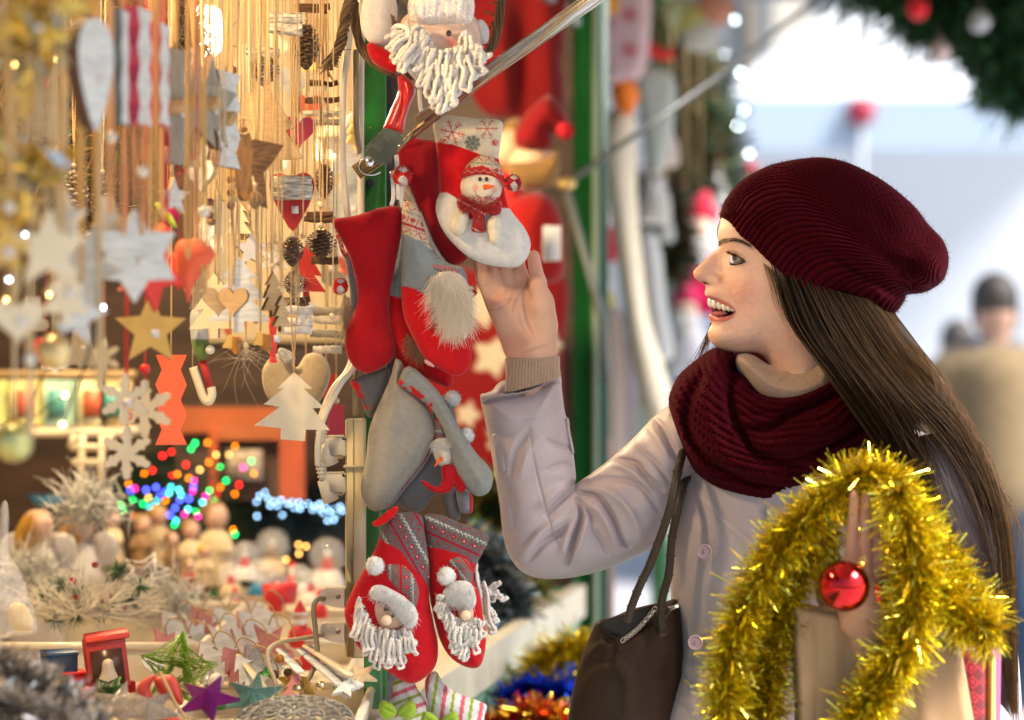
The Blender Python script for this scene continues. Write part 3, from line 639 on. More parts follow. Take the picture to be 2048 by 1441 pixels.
cab = mat('ivory_cable', (.60, .56, .46), rough=.45); cab2 = mat('olive_cable', (.22, .19, .12), rough=.5); cab3 = mat('tan_cable', (.40, .32, .20), rough=.5)
def cable(label, pts, r, mt):
    b = MB(); b.tube(cr([P(*p) for p in pts], 8), r, 10); return tag(b.build('cable', mt), label, 'cable', 'cables around the post')
cable('thick ivory cable looping down from the wreath past the stockings', [(700, -20, 3.19), (698, 80, 3.19), (688, 160, 3.19), (685, 240, 3.19), (686, 330, 3.2), (694, 420, 3.2), (706, 500, 3.23), (722, 620, 3.24), (700, 730, 3.22), (665, 780, 3.2), (640, 840, 3.2), (643, 860, 3.205)], .0043, cab)
cable('thick ivory cable curving into the lower plug', [(724, -20, 3.215), (722, 200, 3.22), (722, 380, 3.24), (724, 600, 3.24), (712, 720, 3.2), (680, 770, 3.18), (650, 830, 3.18), (637, 880, 3.185), (636, 930, 3.2)], .0043, cab)
cable('brown olive cable running straight down beside the post', [(712, 100, 3.2), (712, 180, 3.2), (713, 260, 3.21), (722, 330, 3.24), (724, 450, 3.25), (716, 700, 3.24), (712, 760, 3.23), (711, 835, 3.225)], .0038, cab2)
cable('tan cable bending from the lowest plug onto the tray', [(646, 1270, 3.2), (600, 1278, 3.17), (560, 1285, 3.14), (538, 1300, 3.12), (536, 1325, 3.11), (548, 1358, 3.10), (556, 1392, 3.10)], .0030, cab3)
cable('brown cable dropping from the upper of the low plugs', [(648, 1198, 3.2), (634, 1200, 3.19), (627, 1220, 3.185), (632, 1270, 3.18), (634, 1310, 3.17), (622, 1350, 3.15), (600, 1380, 3.13), (578, 1394, 3.12)], .0034, cab2)

# ---- snowman stocking
def sn_c(p):
    c = np.ones((len(p), 3)) * np.array(RED); e = wave_edge(p, [(860, 284), (905, 289), (940, 301), (965, 311), (1005, 320)]); c = lerp(c, CREAM, np.clip(-e / 1.5 + .5, 0, 1))
    w = np.clip(wave_edge(p, [(860, 386), (895, 386), (912, 396), (940, 440), (975, 425), (1008, 416), (1060, 424)]) / 1.5 + .5, 0, 1); c = lerp(c, WHITE, w)
    m_ = e < 0; q = p[m_]; cc = c[m_]; cc = snowflake(cc, q, 905, 265, 26, (.42, .02, .05), 1.5); cc = snowflake(cc, q, 974, 258, 22, (.42, .02, .05), 1.2, rot=0); cc = snowflake(cc, q, 945, 287, 15, (.16, .17, .13), 2.2, 8); cc = snowflake(cc, q, 990, 286, 7, (.5, .02, .05), 1.1, 8)
    cc = snowflake(cc, q, 884, 286, 8, (.5, .02, .05), 1.1, 6); c[m_] = cc
    return c
SN = thing('christmas_stocking', 'red stocking with snowman, snowflake cuff and white toe touched by the woman', 'stocking', P(940, 535, 3.165), 'stockings hanging on the green post')
sn_out = [(866, 250), (872, 234), (900, 232), (950, 237), (1003, 243), (1002, 280), (998, 318), (1004, 350), (1010, 385), (1017, 412), (1030, 432), (1046, 452), (1058, 474), (1061, 495), (1052, 520), (1038, 533), (1020, 536), (990, 533), (960, 526), (932, 511), (902, 483), (882, 454), (872, 425), (873, 402), (880, 380), (877, 335), (870, 280)]
puff('stocking_body', sn_out, 3.165, T=.017, Rr=.035, step=2, mats=felt, parent=SN, col=sn_c, extra=bump_lines([([(880, 386), (905, 390), (925, 410)], -.0015, 2.5), ([(870, 285), (920, 293), (998, 319)], -.0012, 2), ([(885, 440), (930, 500), (1000, 520)], .002, 12), ([(900, 300), (905, 360)], -.002, 14)]))
sm = puff('snowman_head', [(965, 338), (990, 342), (1003, 360), (1004, 380), (996, 398), (980, 411), (962, 412), (940, 404), (926, 392), (921, 374), (926, 355), (942, 341)], 3.148, T=.017, Rr=.022, step=1.8, mats=felt, parent=SN,
          col=lambda p: lerp(lerp(line_col(np.ones((len(p), 3)) * np.array((.72, .66, .52)), p, [(949, 381), (953, 390), (962, 396), (972, 397), (982, 392), (988, 383)], 1.1, (.03, .01, .01)), (.8, .2, .12), gau(p, 951, 376, 7) * .7), (.8, .2, .12), gau(p, 990, 380, 6) * .7))
b = MB(); b.sph(P(960, 359, 3.1315), (.0026, .0026, .003), 12, 8); b.build('eye', mat('black_bead', (.01, .008, .008), rough=.15, coat=1), sm)
b = MB(); b.sph(P(973, 359, 3.1315), (.0026, .0026, .003), 12, 8); b.build('eye', MATS['black_bead'], sm)
b = MB(); b.tube([P(970, 375, 3.128), P(978, 374, 3.122), P(989, 373, 3.118)], [.0036, .0028, .0008], 10); b.build('carrot_nose', mat('orange_felt', (.75, .12, .02), rough=.8), sm)
ht = puff('snowman_hat', [(921, 356), (927, 340), (936, 328), (950, 316), (965, 311), (985, 316), (998, 330), (1006, 348), (1012, 362), (1020, 362), (1020, 372), (1008, 376), (1002, 366), (990, 358), (965, 352), (940, 354)], 3.142, T=.016, Rr=.018, step=1.6, mats=felt, parent=SN,
          col=lambda p: np.where((wave_edge(p, [(921, 340), (965, 331), (1004, 352)]) > 0)[:, None], line_col(np.ones((len(p), 3)) * np.array((.45, .02, .02)), p, [(928, 347), (936, 341), (944, 347), (952, 340), (960, 346), (968, 340), (976, 347), (984, 343), (992, 352)], 1.0, (.5, .4, .3)), nordic(p, .1, 2.3, ((.5, .42, .3), (.45, .03, .03), (.16, .17, .13)))),
          extra=lambda p: .0008 * np.sin(p[:, 1] * 1.8))
pom('pompom', 1026, 366, 17, 3.142, (.30, .008, .02), (.62, .55, .5), SN)
puff('snowman_scarf', [(915, 398), (922, 388), (940, 400), (962, 412), (980, 412), (998, 400), (1004, 412), (1000, 428), (985, 430), (972, 428), (970, 445), (971, 464), (958, 466), (943, 462), (945, 445), (944, 428), (925, 424), (914, 412)], 3.143, T=.013, Rr=.012, step=1.8, mats=felt, parent=SN,
     col=lambda p: nordic(p, .5, 2.0, ((.36, .015, .02), (.30, .05, .04), (.6, .5, .38))), extra=lambda p: .0008 * np.sin(p[:, 1] * 2.1 + p[:, 0]))
fuzz('scarf_fringe', lambda: (P(random.uniform(918, 1002), random.uniform(394, 428), 3.131), np.array([0, -1., -.3])), 350, .007, mat('red_fuzz', (.45, .03, .03), rough=.9), SN, .0004)
for o_ in ([(908, 425), (920, 417), (935, 425), (938, 440), (932, 460), (922, 472), (910, 470), (902, 458), (902, 440)], [(974, 440), (985, 430), (1000, 434), (1003, 455), (1002, 478), (992, 489), (981, 486), (976, 470), (972, 455)]):
    puff('snowman_arm', o_, 3.145, T=.015, Rr=.016, step=1.8, mats=felt, parent=SN, col=(.72, .66, .5))
# ---- red stocking behind it, seen from the back
DB = thing('christmas_stocking', 'plain dark red stocking with white sole edge behind the snowman stocking', 'stocking', P(880, 532, 3.185), 'stockings hanging on the green post')
puff('stocking_body', [(793, 300), (800, 284), (822, 274), (850, 280), (872, 285), (880, 330), (882, 400), (886, 450), (908, 480), (933, 508), (931, 522), (912, 532), (892, 524), (868, 492), (852, 452), (838, 420), (818, 372), (802, 342)], 3.2, T=.018, Rr=.02, step=2.2, mats=felt, parent=DB,
     col=col_const(DRED), extra=bump_lines([([(800, 300), (830, 340), (850, 400)], -.006, 8), ([(840, 290), (850, 340), (870, 420)], .005, 10), ([(805, 298), (825, 296), (850, 286)], -.005, 4), ([(860, 430), (890, 490)], .004, 9)]))
puff('white_sole', [(843, 424), (852, 446), (870, 488), (892, 522), (910, 531), (906, 537), (888, 533), (866, 505), (849, 462), (840, 430)], 3.193, T=.009, Rr=.008, step=2, mats=felt, parent=DB, col=WHITE)
puff('hat_tip', [(798, 370), (808, 366), (830, 385), (840, 412), (834, 424), (818, 408), (804, 388)], 3.205, T=.008, Rr=.01, step=2.5, mats=felt, parent=DB, col=CREAM)
pom('pompom', 804, 353, 21, 3.17, (.55, .02, .02), (.7, .66, .62), DB)
# ---- left red stocking (back view) with a gnome peeping round its edge
LS = thing('christmas_stocking', 'big plain red stocking, leftmost on the green post', 'stocking', P(735, 747, 3.17), 'stockings hanging on the green post')
ls_out = [(664, 441), (700, 434), (728, 426), (765, 415), (795, 413), (806, 434), (803, 470), (796, 505), (788, 550), (779, 600), (781, 650), (790, 690), (786, 718), (762, 738), (733, 747), (710, 736), (694, 711), (690, 682), (696, 650), (708, 625), (715, 595), (711, 560), (697, 510), (680, 475)]
puff('stocking_body', ls_out, 3.17, T=.020, Rr=.03, step=2.2, mats=felt, parent=LS, col=lambda p: lerp(np.ones((len(p), 3)) * np.array((.40, .005, .010)), (.3, .004, .01), np.clip((p[:, 0] - 700) / 90, 0, 1)),  # red grades lighter at the left, a lit side put into the colour
     extra=bump_lines([([(790, 430), (780, 520), (765, 600)], -.003, 12), ([(715, 600), (712, 660), (722, 710)], .002, 10), ([(775, 450), (769, 462)], .0012, 2)]))
puff('grey_sock_edge', [(690, 510), (700, 512), (713, 560), (716, 600), (710, 632), (700, 650), (694, 640), (700, 600), (697, 560)], 3.195, T=.008, Rr=.01, step=2.5, mats=felt, parent=LS, col=GREY)
puff('knit_hat_edge', [(668, 450), (674, 455), (690, 500), (696, 520), (690, 524), (680, 500), (668, 462)], 3.195, T=.006, Rr=.008, step=2.2, mats=felt, parent=LS, col=lambda p: nordic(p, .9, 2.5, (CREAM, (.5, .05, .05), (.3, .25, .2))))
pom('pompom', 680, 573, 17, 3.185, (.55, .015, .015), (.65, .6, .55), LS)
fur('gnome_beard', [(684, 590), (698, 592), (704, 620), (700, 650), (690, 655), (686, 625)], 500, 3.195, .03, (.85, .74, .55), LS, spread=.35)
# ---- gnome stocking in the middle
def gn_c(p):
    c = np.ones((len(p), 3)) * np.array(RED); e1 = wave_edge(p, [(795, 573), (815, 574), (835, 580), (858, 596), (880, 640), (940, 660)]); c = lerp(c, GREY, np.clip(-e1 / 1.5 + .5, 0, 1))
    e2 = wave_edge(p, [(795, 468), (815, 470), (838, 482), (862, 500), (880, 520)]); nn = nordic(p, .35, 2.6, ((.52, .45, .32), (.42, .03, .05), (.15, .17, .16))); k = (e2 < 0); c[k] = nn[k]; return c
GS = thing('christmas_stocking', 'grey and red gnome stocking with long white beard in the middle of the post', 'stocking', P(880, 752, 3.15), 'stockings hanging on the green post')
puff('stocking_body', [(805, 412), (818, 403), (834, 412), (843, 440), (856, 480), (868, 506), (890, 526), (925, 536), (936, 565), (941, 620), (943, 700), (940, 730), (924, 751), (903, 750), (878, 738), (850, 718), (820, 664), (806, 625), (802, 575), (803, 480)], 3.15, T=.020, Rr=.032, step=2.0, mats=felt, parent=GS, col=gn_c,
     extra=bump_lines([([(804, 571), (835, 579), (858, 597)], -.002, 2), ([(812, 600), (830, 660), (880, 720)], .002, 10), ([(850, 690), (900, 730)], -.002, 6)]))
fur('gnome_beard', [(858, 560), (872, 545), (895, 540), (920, 548), (938, 575), (944, 610), (942, 640), (930, 650), (905, 660), (880, 640), (872, 600), (860, 585)], 2600, 3.126, .030, (.99, .95, .86), GS, hsurf=lambda s: .016 * (1 - (1 - min(s / 20, 1)) ** 2) ** .5, spread=.5, rad=.00024)
puff('beard_base', [(862, 560), (880, 545), (905, 543), (928, 556), (941, 590), (941, 640), (930, 680), (915, 650), (900, 660), (880, 610), (868, 585)], 3.135, T=.018, Rr=.02, step=2, mats=felt, parent=GS, col=(.82, .78, .68), extra=lambda p: .0015 * np.sin(p[:, 0] * .9 + .8 * np.sin(p[:, 1] * .05)) + .001 * n1(p, 8, 3))
puff('mitten', [(852, 592), (865, 588), (874, 600), (875, 640), (868, 660), (857, 664), (849, 650), (847, 615)], 3.135, T=.014, Rr=.014, step=2, mats=felt, parent=GS, col=(.45, .006, .012))
puff('knit_hat_edge', [(866, 528), (885, 530), (915, 538), (930, 560), (934, 578), (926, 575), (905, 552), (875, 545), (864, 540)], 3.14, T=.011, Rr=.01, step=2, mats=felt, parent=GS, col=lambda p: nordic(p, .2, 2.2, (GREY, (.4, .03, .05), (.5, .45, .4))))
pom('pompom', 941, 584, 13, 3.13, (.33, .01, .02), (.6, .56, .5), GS)
puff('tag', [(848, 722), (853, 720), (868, 731), (866, 735), (852, 728)], 3.128, T=.0008, Rr=.001, step=1.5, mats=felt, parent=GS, col=(.55, .3, .3))
GB = thing('christmas_stocking', 'second grey and red gnome stocking, half hidden behind the white beard one', 'stocking', P(830, 772, 3.185), 'stockings hanging on the green post')
def gb_c(p): c = np.ones((len(p), 3)) * np.array((.46, .005, .01)); e = wave_edge(p, [(760, 588), (785, 592), (810, 600)]); return lerp(c, GREY, np.clip(-e / 1.5 + .5, 0, 1))
puff('stocking_body', [(806, 430), (812, 470), (815, 560), (826, 650), (852, 705), (900, 738), (907, 760), (898, 774), (875, 768), (835, 748), (800, 728), (776, 690), (766, 645), (770, 600), (783, 555), (798, 500)], 3.19, T=.018, Rr=.02, step=2.4, mats=felt, parent=GB, col=gb_c, extra=bump_lines([([(775, 610), (790, 680), (850, 735)], .003, 8)]))
fur('gnome_beard', [(812, 668), (822, 672), (846, 708), (838, 716), (822, 700)], 260, 3.165, .02, (.4, .28, .16), GB, spread=.9)
# ---- two grey felt stockings seen from behind
fg = (.30, .275, .225)
def gf_c(p): return lerp(np.ones((len(p), 3)) * np.array(fg), (.24, .235, .215), np.clip(n1(p, 60, 8) * .5 + .3, 0, 1))
GA = thing('christmas_stocking', 'large plain grey felt stocking below the big red one', 'stocking', P(760, 1022, 3.16), 'stockings hanging on the green post')
puff('stocking_body', [(778, 762), (786, 735), (792, 718), (806, 730), (803, 762), (832, 788), (857, 817), (869, 850), (869, 876), (846, 924), (808, 972), (784, 1006), (763, 1021), (741, 1020), (726, 1000), (722, 972), (731, 925), (738, 862), (750, 826)], 3.165, T=.021, Rr=.03, step=2.2, mats=felt, parent=GA, col=gf_c,
     extra=bump_lines([([(800, 770), (790, 840), (770, 900)], .003, 14), ([(860, 860), (820, 930), (775, 995)], -.002, 4)]))
puff('side_panel', [(870, 870), (874, 880), (850, 930), (812, 978), (790, 1006), (775, 1018), (768, 1016), (790, 990), (812, 962), (848, 915)], 3.178, T=.012, Rr=.008, step=2, mats=felt, parent=GA, col=lambda p: np.where((np.abs(wave_edge(p, [(780, 1006), (812, 968), (850, 920), (870, 885)])) < 2.2)[:, None], np.array((.4, .01, .02)), np.array((.22, .23, .24))))
GAc = puff('turned_cuff', [(700, 762), (730, 748), (776, 736), (778, 770), (766, 800), (752, 824), (738, 836), (726, 812), (712, 785)], 3.19, T=.012, Rr=.014, step=2, mats=felt, parent=GA, col=lambda p: np.where(((linedist(p, np.array([(703, 766), (716, 792), (730, 818), (740, 834)], float))[0] < 11) & (n1(p, 9, 4) > -.1))[:, None], np.array((.55, .01, .012)), np.array((.13, .125, .125))))
GC = thing('christmas_stocking', 'slimmer grey felt stocking with red patterned rim, toe pointing right', 'stocking', P(960, 992, 3.15), 'stockings hanging on the green post')
def gc_c(p): return np.where(((linedist(p, np.array([(799, 768), (820, 780), (840, 796), (858, 808)], float))[0] < 8) & (n1(p, 8, 6) > -.2))[:, None], np.array((.5, .01, .015)), gf_c(p) * [.85, .95, 1.05])
puff('stocking_body', [(806, 740), (820, 733), (842, 748), (872, 778), (888, 800), (902, 826), (921, 860), (952, 905), (980, 937), (986, 962), (977, 985), (957, 993), (940, 983), (915, 950), (902, 912), (889, 865), (872, 832), (856, 812), (826, 790), (800, 772), (797, 762)], 3.15, T=.017, Rr=.018, step=2, mats=felt, parent=GC, col=gc_c,
     extra=bump_lines([([(812, 745), (850, 775), (880, 830)], -.003, 5), ([(905, 870), (940, 930), (965, 970)], .003, 8)]))
SB = thing('christmas_stocking', 'small grey snowman stocking with red scarf squeezed between the grey felt ones', 'stocking', P(880, 1040, 3.18), 'stockings hanging on the green post')
puff('stocking_body', [(868, 800), (900, 800), (915, 860), (915, 930), (918, 1000), (922, 1030), (914, 1042), (900, 1040), (888, 1015), (880, 985), (860, 1000), (850, 1018), (825, 1025), (803, 1015), (790, 998), (800, 975), (840, 930), (862, 880)], 3.195, T=.014, Rr=.016, step=2.4, mats=felt, parent=SB, col=(.155, .16, .165))
puff('side_sock', [(912, 985), (930, 980), (944, 990), (946, 1020), (938, 1028), (920, 1022)], 3.18, T=.012, Rr=.013, step=2, mats=felt, parent=SB, col=lambda p: np.where((p[:, 0] > 938)[:, None], np.array((.4, .02, .05)), np.array((.25, .26, .27))))
pom('pompom', 905, 798, 17, 3.16, (.42, .44, .45), None, SB); pom('pompom', 932, 872, 17, 3.165, (.62, .63, .64), None, SB)
puff('knit_hat', [(874, 830), (888, 828), (896, 855), (895, 880), (878, 884), (868, 870), (868, 848)], 3.165, T=.012, Rr=.014, step=2, mats=felt, parent=SB, col=lambda p: nordic(p, .2, 2.4, ((.12, .13, .14), (.4, .02, .04), (.4, .38, .35))))
puff('snowman_face', [(868, 882), (890, 876), (908, 888), (910, 912), (900, 934), (880, 932), (868, 912)], 3.16, T=.016, Rr=.016, step=2, mats=felt, parent=SB, col=(.66, .60, .48))
fur('hat_trim', [(862, 886), (880, 874), (905, 876), (912, 892), (905, 902), (880, 900), (864, 902)], 400, 3.150, .006, (.9, .9, .9), SB, spread=.8)
b = MB(); b.tube([P(882, 918, 3.143), P(876, 924, 3.137), P(869, 934, 3.133)], [.003, .0024, .0006], 8); b.build('carrot_nose', MATS['orange_felt'], SB)
puff('red_scarf', [(842, 964), (850, 962), (872, 974), (884, 962), (882, 940), (890, 930), (910, 932), (918, 948), (930, 955), (934, 970), (928, 984), (916, 984), (908, 974), (900, 984), (880, 988), (860, 982)], 3.15, T=.008, Rr=.008, step=1.8, mats=felt, parent=SB, col=(.40, .008, .015), extra=bump_lines([([(852, 966), (880, 978), (905, 962)], -.002, 3), ([(912, 960), (922, 968), (916, 978)], -.004, 3)]))
# ---- pair of red Santa slippers at the bottom
def santa_sock(nm, label, out, pat, patang, zs, hatl, brimf, pomc, facec, roots, tips, dd, nose, eyes, seed):
    t = thing('christmas_stocking', label, 'stocking', P(out[0][0], max(y for x, y in out), dd), 'stockings hanging on the green post'); pp = np.array(pat, float)
    def cf(p):
        c = np.ones((len(p), 3)) * np.array((.47, .006, .012)); k = polydist(p, pp)[0] > 0; c[k] = nordic(p[k], patang, 2.9, ((.105, .125, .12), (.30, .012, .03), (.55, .5, .42)), seed); return c
    puff('stocking_body', out, dd, T=.022, Rr=.034, step=2, mats=felt, parent=t, col=cf, extra=lambda p: np.where(polydist(p, pp)[0] > 0, .0005 * np.sin((p[:, 0] * math.cos(patang) + p[:, 1] * math.sin(patang)) * 2.1), 0))
    puff('knit_hat', hatl, dd - .016, T=.012, Rr=.016, step=1.9, mats=felt, parent=t, col=lambda p: nordic(p, patang + .5, 2.5, ((.13, .14, .13), (.42, .012, .02), (.5, .45, .4)), seed + 5))
    puff('santa_face', facec, dd - .017, T=.012, Rr=.015, step=2, mats=felt, parent=t, col=(.68, .45, .33))
    fur('hat_trim', brimf, 650, dd - .03, .008, (.9, .9, .88), t, spread=.9, rad=.00025)
    puff('trim_base', brimf, dd - .02, T=.017, Rr=.015, step=1.8, mats=felt, parent=t, col=(.80, .79, .76), extra=lambda p: .0012 * n1(p, 5, 3) + .0007 * n1(p, 2.6, 4))
    puff('beard_base', roots + [(x, y * .45 + (sum(q[1] for q in roots) / len(roots)) * .55) for x, y in tips[::-1]], dd - .016, T=.010, Rr=.012, step=2.5, mats=felt, parent=t, col=(.72, .70, .66), extra=lambda p: .0016 * n1(p, 6, 5))
    pom('pompom', *pomc, dd - .028, (.76, .75, .72), None, t)
    bd = beard('beard', roots, tips, 26, dd - .024, t, r=3.2, amp=3.5, seed=seed)
    if nose: b = MB(); b.sph(P(nose[0], nose[1], dd - .038), .0068, 14, 10); b.build('nose', mat('skin_felt', (.74, .58, .40), rough=.9, sheen=.3), t)
    for e in eyes: b = MB(); b.sph(P(e[0], e[1], dd - .034), (.0032, .0026, .0026), 10, 8); b.build('eye', MATS['black_bead'], t)
    return t
santa_sock('s', 'red santa stocking with patterned cuff, left of the bottom pair', [(752, 1094), (763, 1062), (778, 1035), (800, 1026), (841, 1030), (850, 1070), (858, 1130), (859, 1200), (868, 1249), (876, 1288), (873, 1327), (856, 1351), (829, 1367), (805, 1362), (764, 1336), (728, 1309), (704, 1273), (690, 1237), (691, 1213), (710, 1171), (734, 1130)],
    [(764, 1060), (785, 1015), (860, 1015), (862, 1180), (850, 1165), (826, 1135), (800, 1100), (770, 1085), (760, 1075)], 1.05, None, zd((510, 400), (560, 385), (640, 400), (700, 480), (728, 560), (725, 640), (700, 690), (640, 620), (560, 560), (520, 500), (500, 440)),
    zd((420, 545), (480, 535), (560, 570), (640, 620), (700, 680), (722, 740), (710, 800), (670, 830), (620, 800), (560, 720), (500, 660), (440, 640), (395, 600)), (750, 1132, 19), zd((440, 640), (560, 700), (620, 800), (560, 840), (480, 830), (430, 740)),
    zd((330, 620), (370, 700), (420, 800), (500, 830), (580, 840), (640, 820)), zd((300, 880), (340, 980), (430, 1060), (520, 1090), (620, 1080), (710, 1030)), 3.125, (773, 1241), [(772, 1219), (787, 1232)], 1)
santa_sock('s', 'red santa stocking with patterned cuff, right of the bottom pair', [(846, 1035), (880, 1030), (913, 1043), (943, 1055), (977, 1073), (968, 1100), (953, 1130), (947, 1160), (961, 1195), (966, 1234), (972, 1273), (969, 1309), (958, 1334), (934, 1335), (904, 1318), (883, 1288), (871, 1249), (859, 1189), (853, 1100)],
    [(840, 1020), (985, 1020), (990, 1075), (955, 1135), (930, 1112), (890, 1100), (850, 1092)], .42, None, zd((920, 370), (980, 340), (1040, 355), (1080, 420), (1085, 500), (1060, 540), (1000, 510), (980, 440), (930, 410)),
    zd((930, 530), (1000, 505), (1070, 520), (1105, 590), (1110, 660), (1080, 690), (1020, 690), (960, 680), (900, 640), (890, 580)), (893, 1153, 19), zd((990, 680), (1080, 680), (1090, 760), (1040, 790), (990, 760)),
    zd((870, 600), (920, 700), (990, 760), (1060, 780), (1110, 760)), zd((850, 720), (930, 850), (970, 990), (1050, 1020), (1170, 900)), 3.14, zd((1043, 740))[0], [], 2)
SX = thing('beard_yarn', 'tuft of looped white yarn beard poking out behind the right santa stocking', 'yarn tuft', P(975, 1260, 3.18)); beard('yarn_loops', zd((1110, 380), (1120, 500), (1130, 600)), zd((1200, 860), (1230, 760), (1285, 600)), 8, 3.185, SX, r=3.4, amp=6, seed=5)
# red ribbon end and striped stockings at the very bottom
rb = puff('ribbon_end', [(745, 1046), (752, 1040), (775, 1022), (792, 1012), (796, 1020), (785, 1036), (765, 1050), (750, 1054)], 3.11, T=.004, Rr=.004, step=1.8, mats=felt, col=(.6, .01, .01)); tag(rb, 'small red felt ribbon end above the left santa stocking', 'ribbon')
def stripes(p, ang, per, c1, c2):
    u = (p[:, 0] * math.cos(ang) + p[:, 1] * math.sin(ang)) % per; c = np.ones((len(p), 3)) * np.array((.66, .64, .60)); c[u < per * .16] = c1; c[(u > per * .5) & (u < per * .72)] = c2; return c
for lab, out, ang in (('white mitten with pink and green stripes, right of the striped pair', zd((775, 1160), (840, 1110), (900, 1200), (1010, 1270), (1100, 1300), (1180, 1340), (1170, 1400), (1150, 1480), (1060, 1560), (900, 1560), (820, 1480), (790, 1350), (770, 1240)), .15),
                      ('white mitten with pink and green stripes and a bow, left of the striped pair', zd((550, 1190), (600, 1150), (680, 1170), (720, 1230), (780, 1330), (800, 1420), (820, 1520), (640, 1600), (500, 1520), (490, 1400), (520, 1330), (552, 1260)), 1.2)):
    t = thing('striped_mitten', lab, 'mitten', P(np.mean([a for a, b_ in out]), 1500, 3.17)); puff('mitten_body', out, 3.17, T=.02, Rr=.025, step=2.2, mats=felt, parent=t, col=lambda p, ang=ang: stripes(p, ang, 38, (.28, .36, .03), (.62, .12, .17)), extra=bump_lines([([(860, 1350), (880, 1400)], -.004, 6), ([(800, 1370), (830, 1430)], -.006, 6)]))
    lime = mat('lime_felt', (.25, .38, .02), rough=.85, sheen=.3)
    x, y = (795, 1428) if ang > 1 else (880, 1450)
    for s in (-1, 1): puff('bow_loop', [(x, y - 5), (x + s * 14, y - 22), (x + s * 32, y - 26), (x + s * 38, y - 4), (x + s * 26, y + 12), (x + s * 8, y + 8)], 3.14, T=.009, Rr=.01, step=2, mats=lime, parent=t, extra=bump_lines([([(x + s * 4, y), (x + s * 28, y - 12)], -.003, 3)]))
# hanging ribbons at the top of the bunch, red cloth leg with grey fur boot
rl = thing('elf_decoration', 'glossy red fabric leg with grey fur boot hanging over the strut', 'decoration', P(770, 310, 3.12))
satin = mat('red_satin', (.5, .006, .008), rough=.3, sheen=.2, coat=.2)
puff('red_leg', za((520, 510), (560, 500), (620, 560), (640, 620), (600, 720), (575, 800), (560, 880), (520, 900), (440, 870), (425, 850), (470, 740), (520, 620)), 3.12, T=.014, Rr=.014, step=2, mats=satin, parent=rl, extra=bump_lines([(za((560, 540), (560, 700), (500, 860)), -.005, 4), (za((600, 600), (560, 760), (540, 860)), .004, 5)]))
puff('boot', za((440, 860), (530, 880), (520, 950), (480, 1020), (440, 1060), (380, 1040), (330, 980), (370, 920)), 3.118, T=.013, Rr=.014, step=2.5, mats=felt, parent=rl, col=(.22, .26, .22))
fur('boot_fur', za((430, 860), (530, 885), (530, 950), (480, 1030), (440, 1070), (380, 1050), (325, 985), (370, 915)), 2000, 3.112, .012, (.32, .37, .32), rl, spread=.7, rad=.0003)
wr = mat('white_ribbon', (.62, .60, .58), rough=.35, sheen=.2)
for i, (x0, y0, x1, y1) in enumerate(((784, 372, 782, 412), (800, 380, 806, 415), (793, 340, 797, 400), (838, 190, 848, 240))):
    b = MB(); b.tube(cr([P(x0, y0 - 30, 3.17), P(x0 + 3, (y0 + y1) / 2, 3.165), P(x1, y1, 3.165)], 4), .0028, 8, flat=.25); tag(b.build('hanging_ribbon', wr), ['short white ribbon loop just above the big red stocking', 'second white ribbon loop, right of the first above the gnome stocking', 'white ribbon strand by the red and white pompom', 'pale ribbon strand between the santa beard and the snowflake cuff'][i], 'ribbon', 'ribbons tying the stockings')
# ---- wreath with Santa at the top
WR = thing('vine_wreath', 'twisted brown vine wreath framing the plush santa', 'wreath', P(820, 150, 3.12))
def vines(name, pathpx, n, dd, parent, spread=9, rad=.0011, seed=0, material=None, loose=.25):
    rr = random.Random(seed); b = MB(); base = cr(pathpx, 8)
    for i in range(n):
        ph, a, w = rr.random() * 6.28, rr.uniform(.2, 1) * spread, rr.uniform(2, 5); s0 = int(rr.random() * len(base) * .3); s1 = int(len(base) * rr.uniform(.65, 1)); pts = []
        for k in range(s0, s1, 2):
            t = k / len(base); q = base[k]; pts.append(P(q[0] + a * math.sin(w * t * 6 + ph), q[1] + a * .6 * math.cos(w * t * 6 + ph), dd + a * .0006 * math.cos(w * t * 6 + ph)))
        if len(pts) < 4: continue
        if rr.random() < loose: pts.append(pts[-1] + np.array([rr.uniform(-.02, .02), rr.uniform(-.01, .01), rr.uniform(-.025, .01)]))
        b.tube(cr(pts, 2), rad * rr.uniform(.5, 1.3), 5)
    return b.build(name, material, parent)
vine = mat('vine_bark', (.13, .075, .035), rough=.75, rnd=.55, bump=.4, bscale=500, bdist=.0006)
vines('vine_hoop', [(700, -60), (708, 0), (712, 60), (728, 105), (760, 135), (800, 150), (850, 155), (900, 150), (950, 128), (985, 90), (998, 40), (1003, -30), (990, -90)], 70, 3.14, WR, 9, .0013, 1, vine)
vines('vine_hoop', [(730, -60), (700, 0), (688, 60), (672, 110), (655, 145)], 46, 3.12, WR, 12, .0013, 2, vine)
vines('vine_hoop', [(762, -50), (768, 10), (790, 50), (810, 95)], 22, 3.105, WR, 7, .0011, 3, vine)
ST = thing('plush_santa', 'plush santa with long looped yarn beard inside the vine wreath', 'santa', P(880, 215, 3.10))
puff('head', [(800, 50), (830, 20), (890, 8), (945, 30), (965, 70), (955, 110), (920, 150), (880, 165), (840, 150), (808, 110)], 3.11, T=.04, Rr=.045, step=2.5, mats=felt, parent=ST, col=lambda p: lerp(np.ones((len(p), 3)) * np.array((.72, .52, .42)), (.75, .18, .16), gau(p, 903, 84, 11) * .8))
puff('hat_trim', [(815, 12), (830, -20), (880, -40), (930, -30), (948, 0), (945, 40), (925, 50), (890, 48), (850, 52), (822, 42)], 3.085, T=.026, Rr=.02, step=2.5, mats=felt, parent=ST, col=(.78, .74, .72), extra=lambda p: .002 * n1(p, 9, 3) + .001 * n1(p, 4, 4))
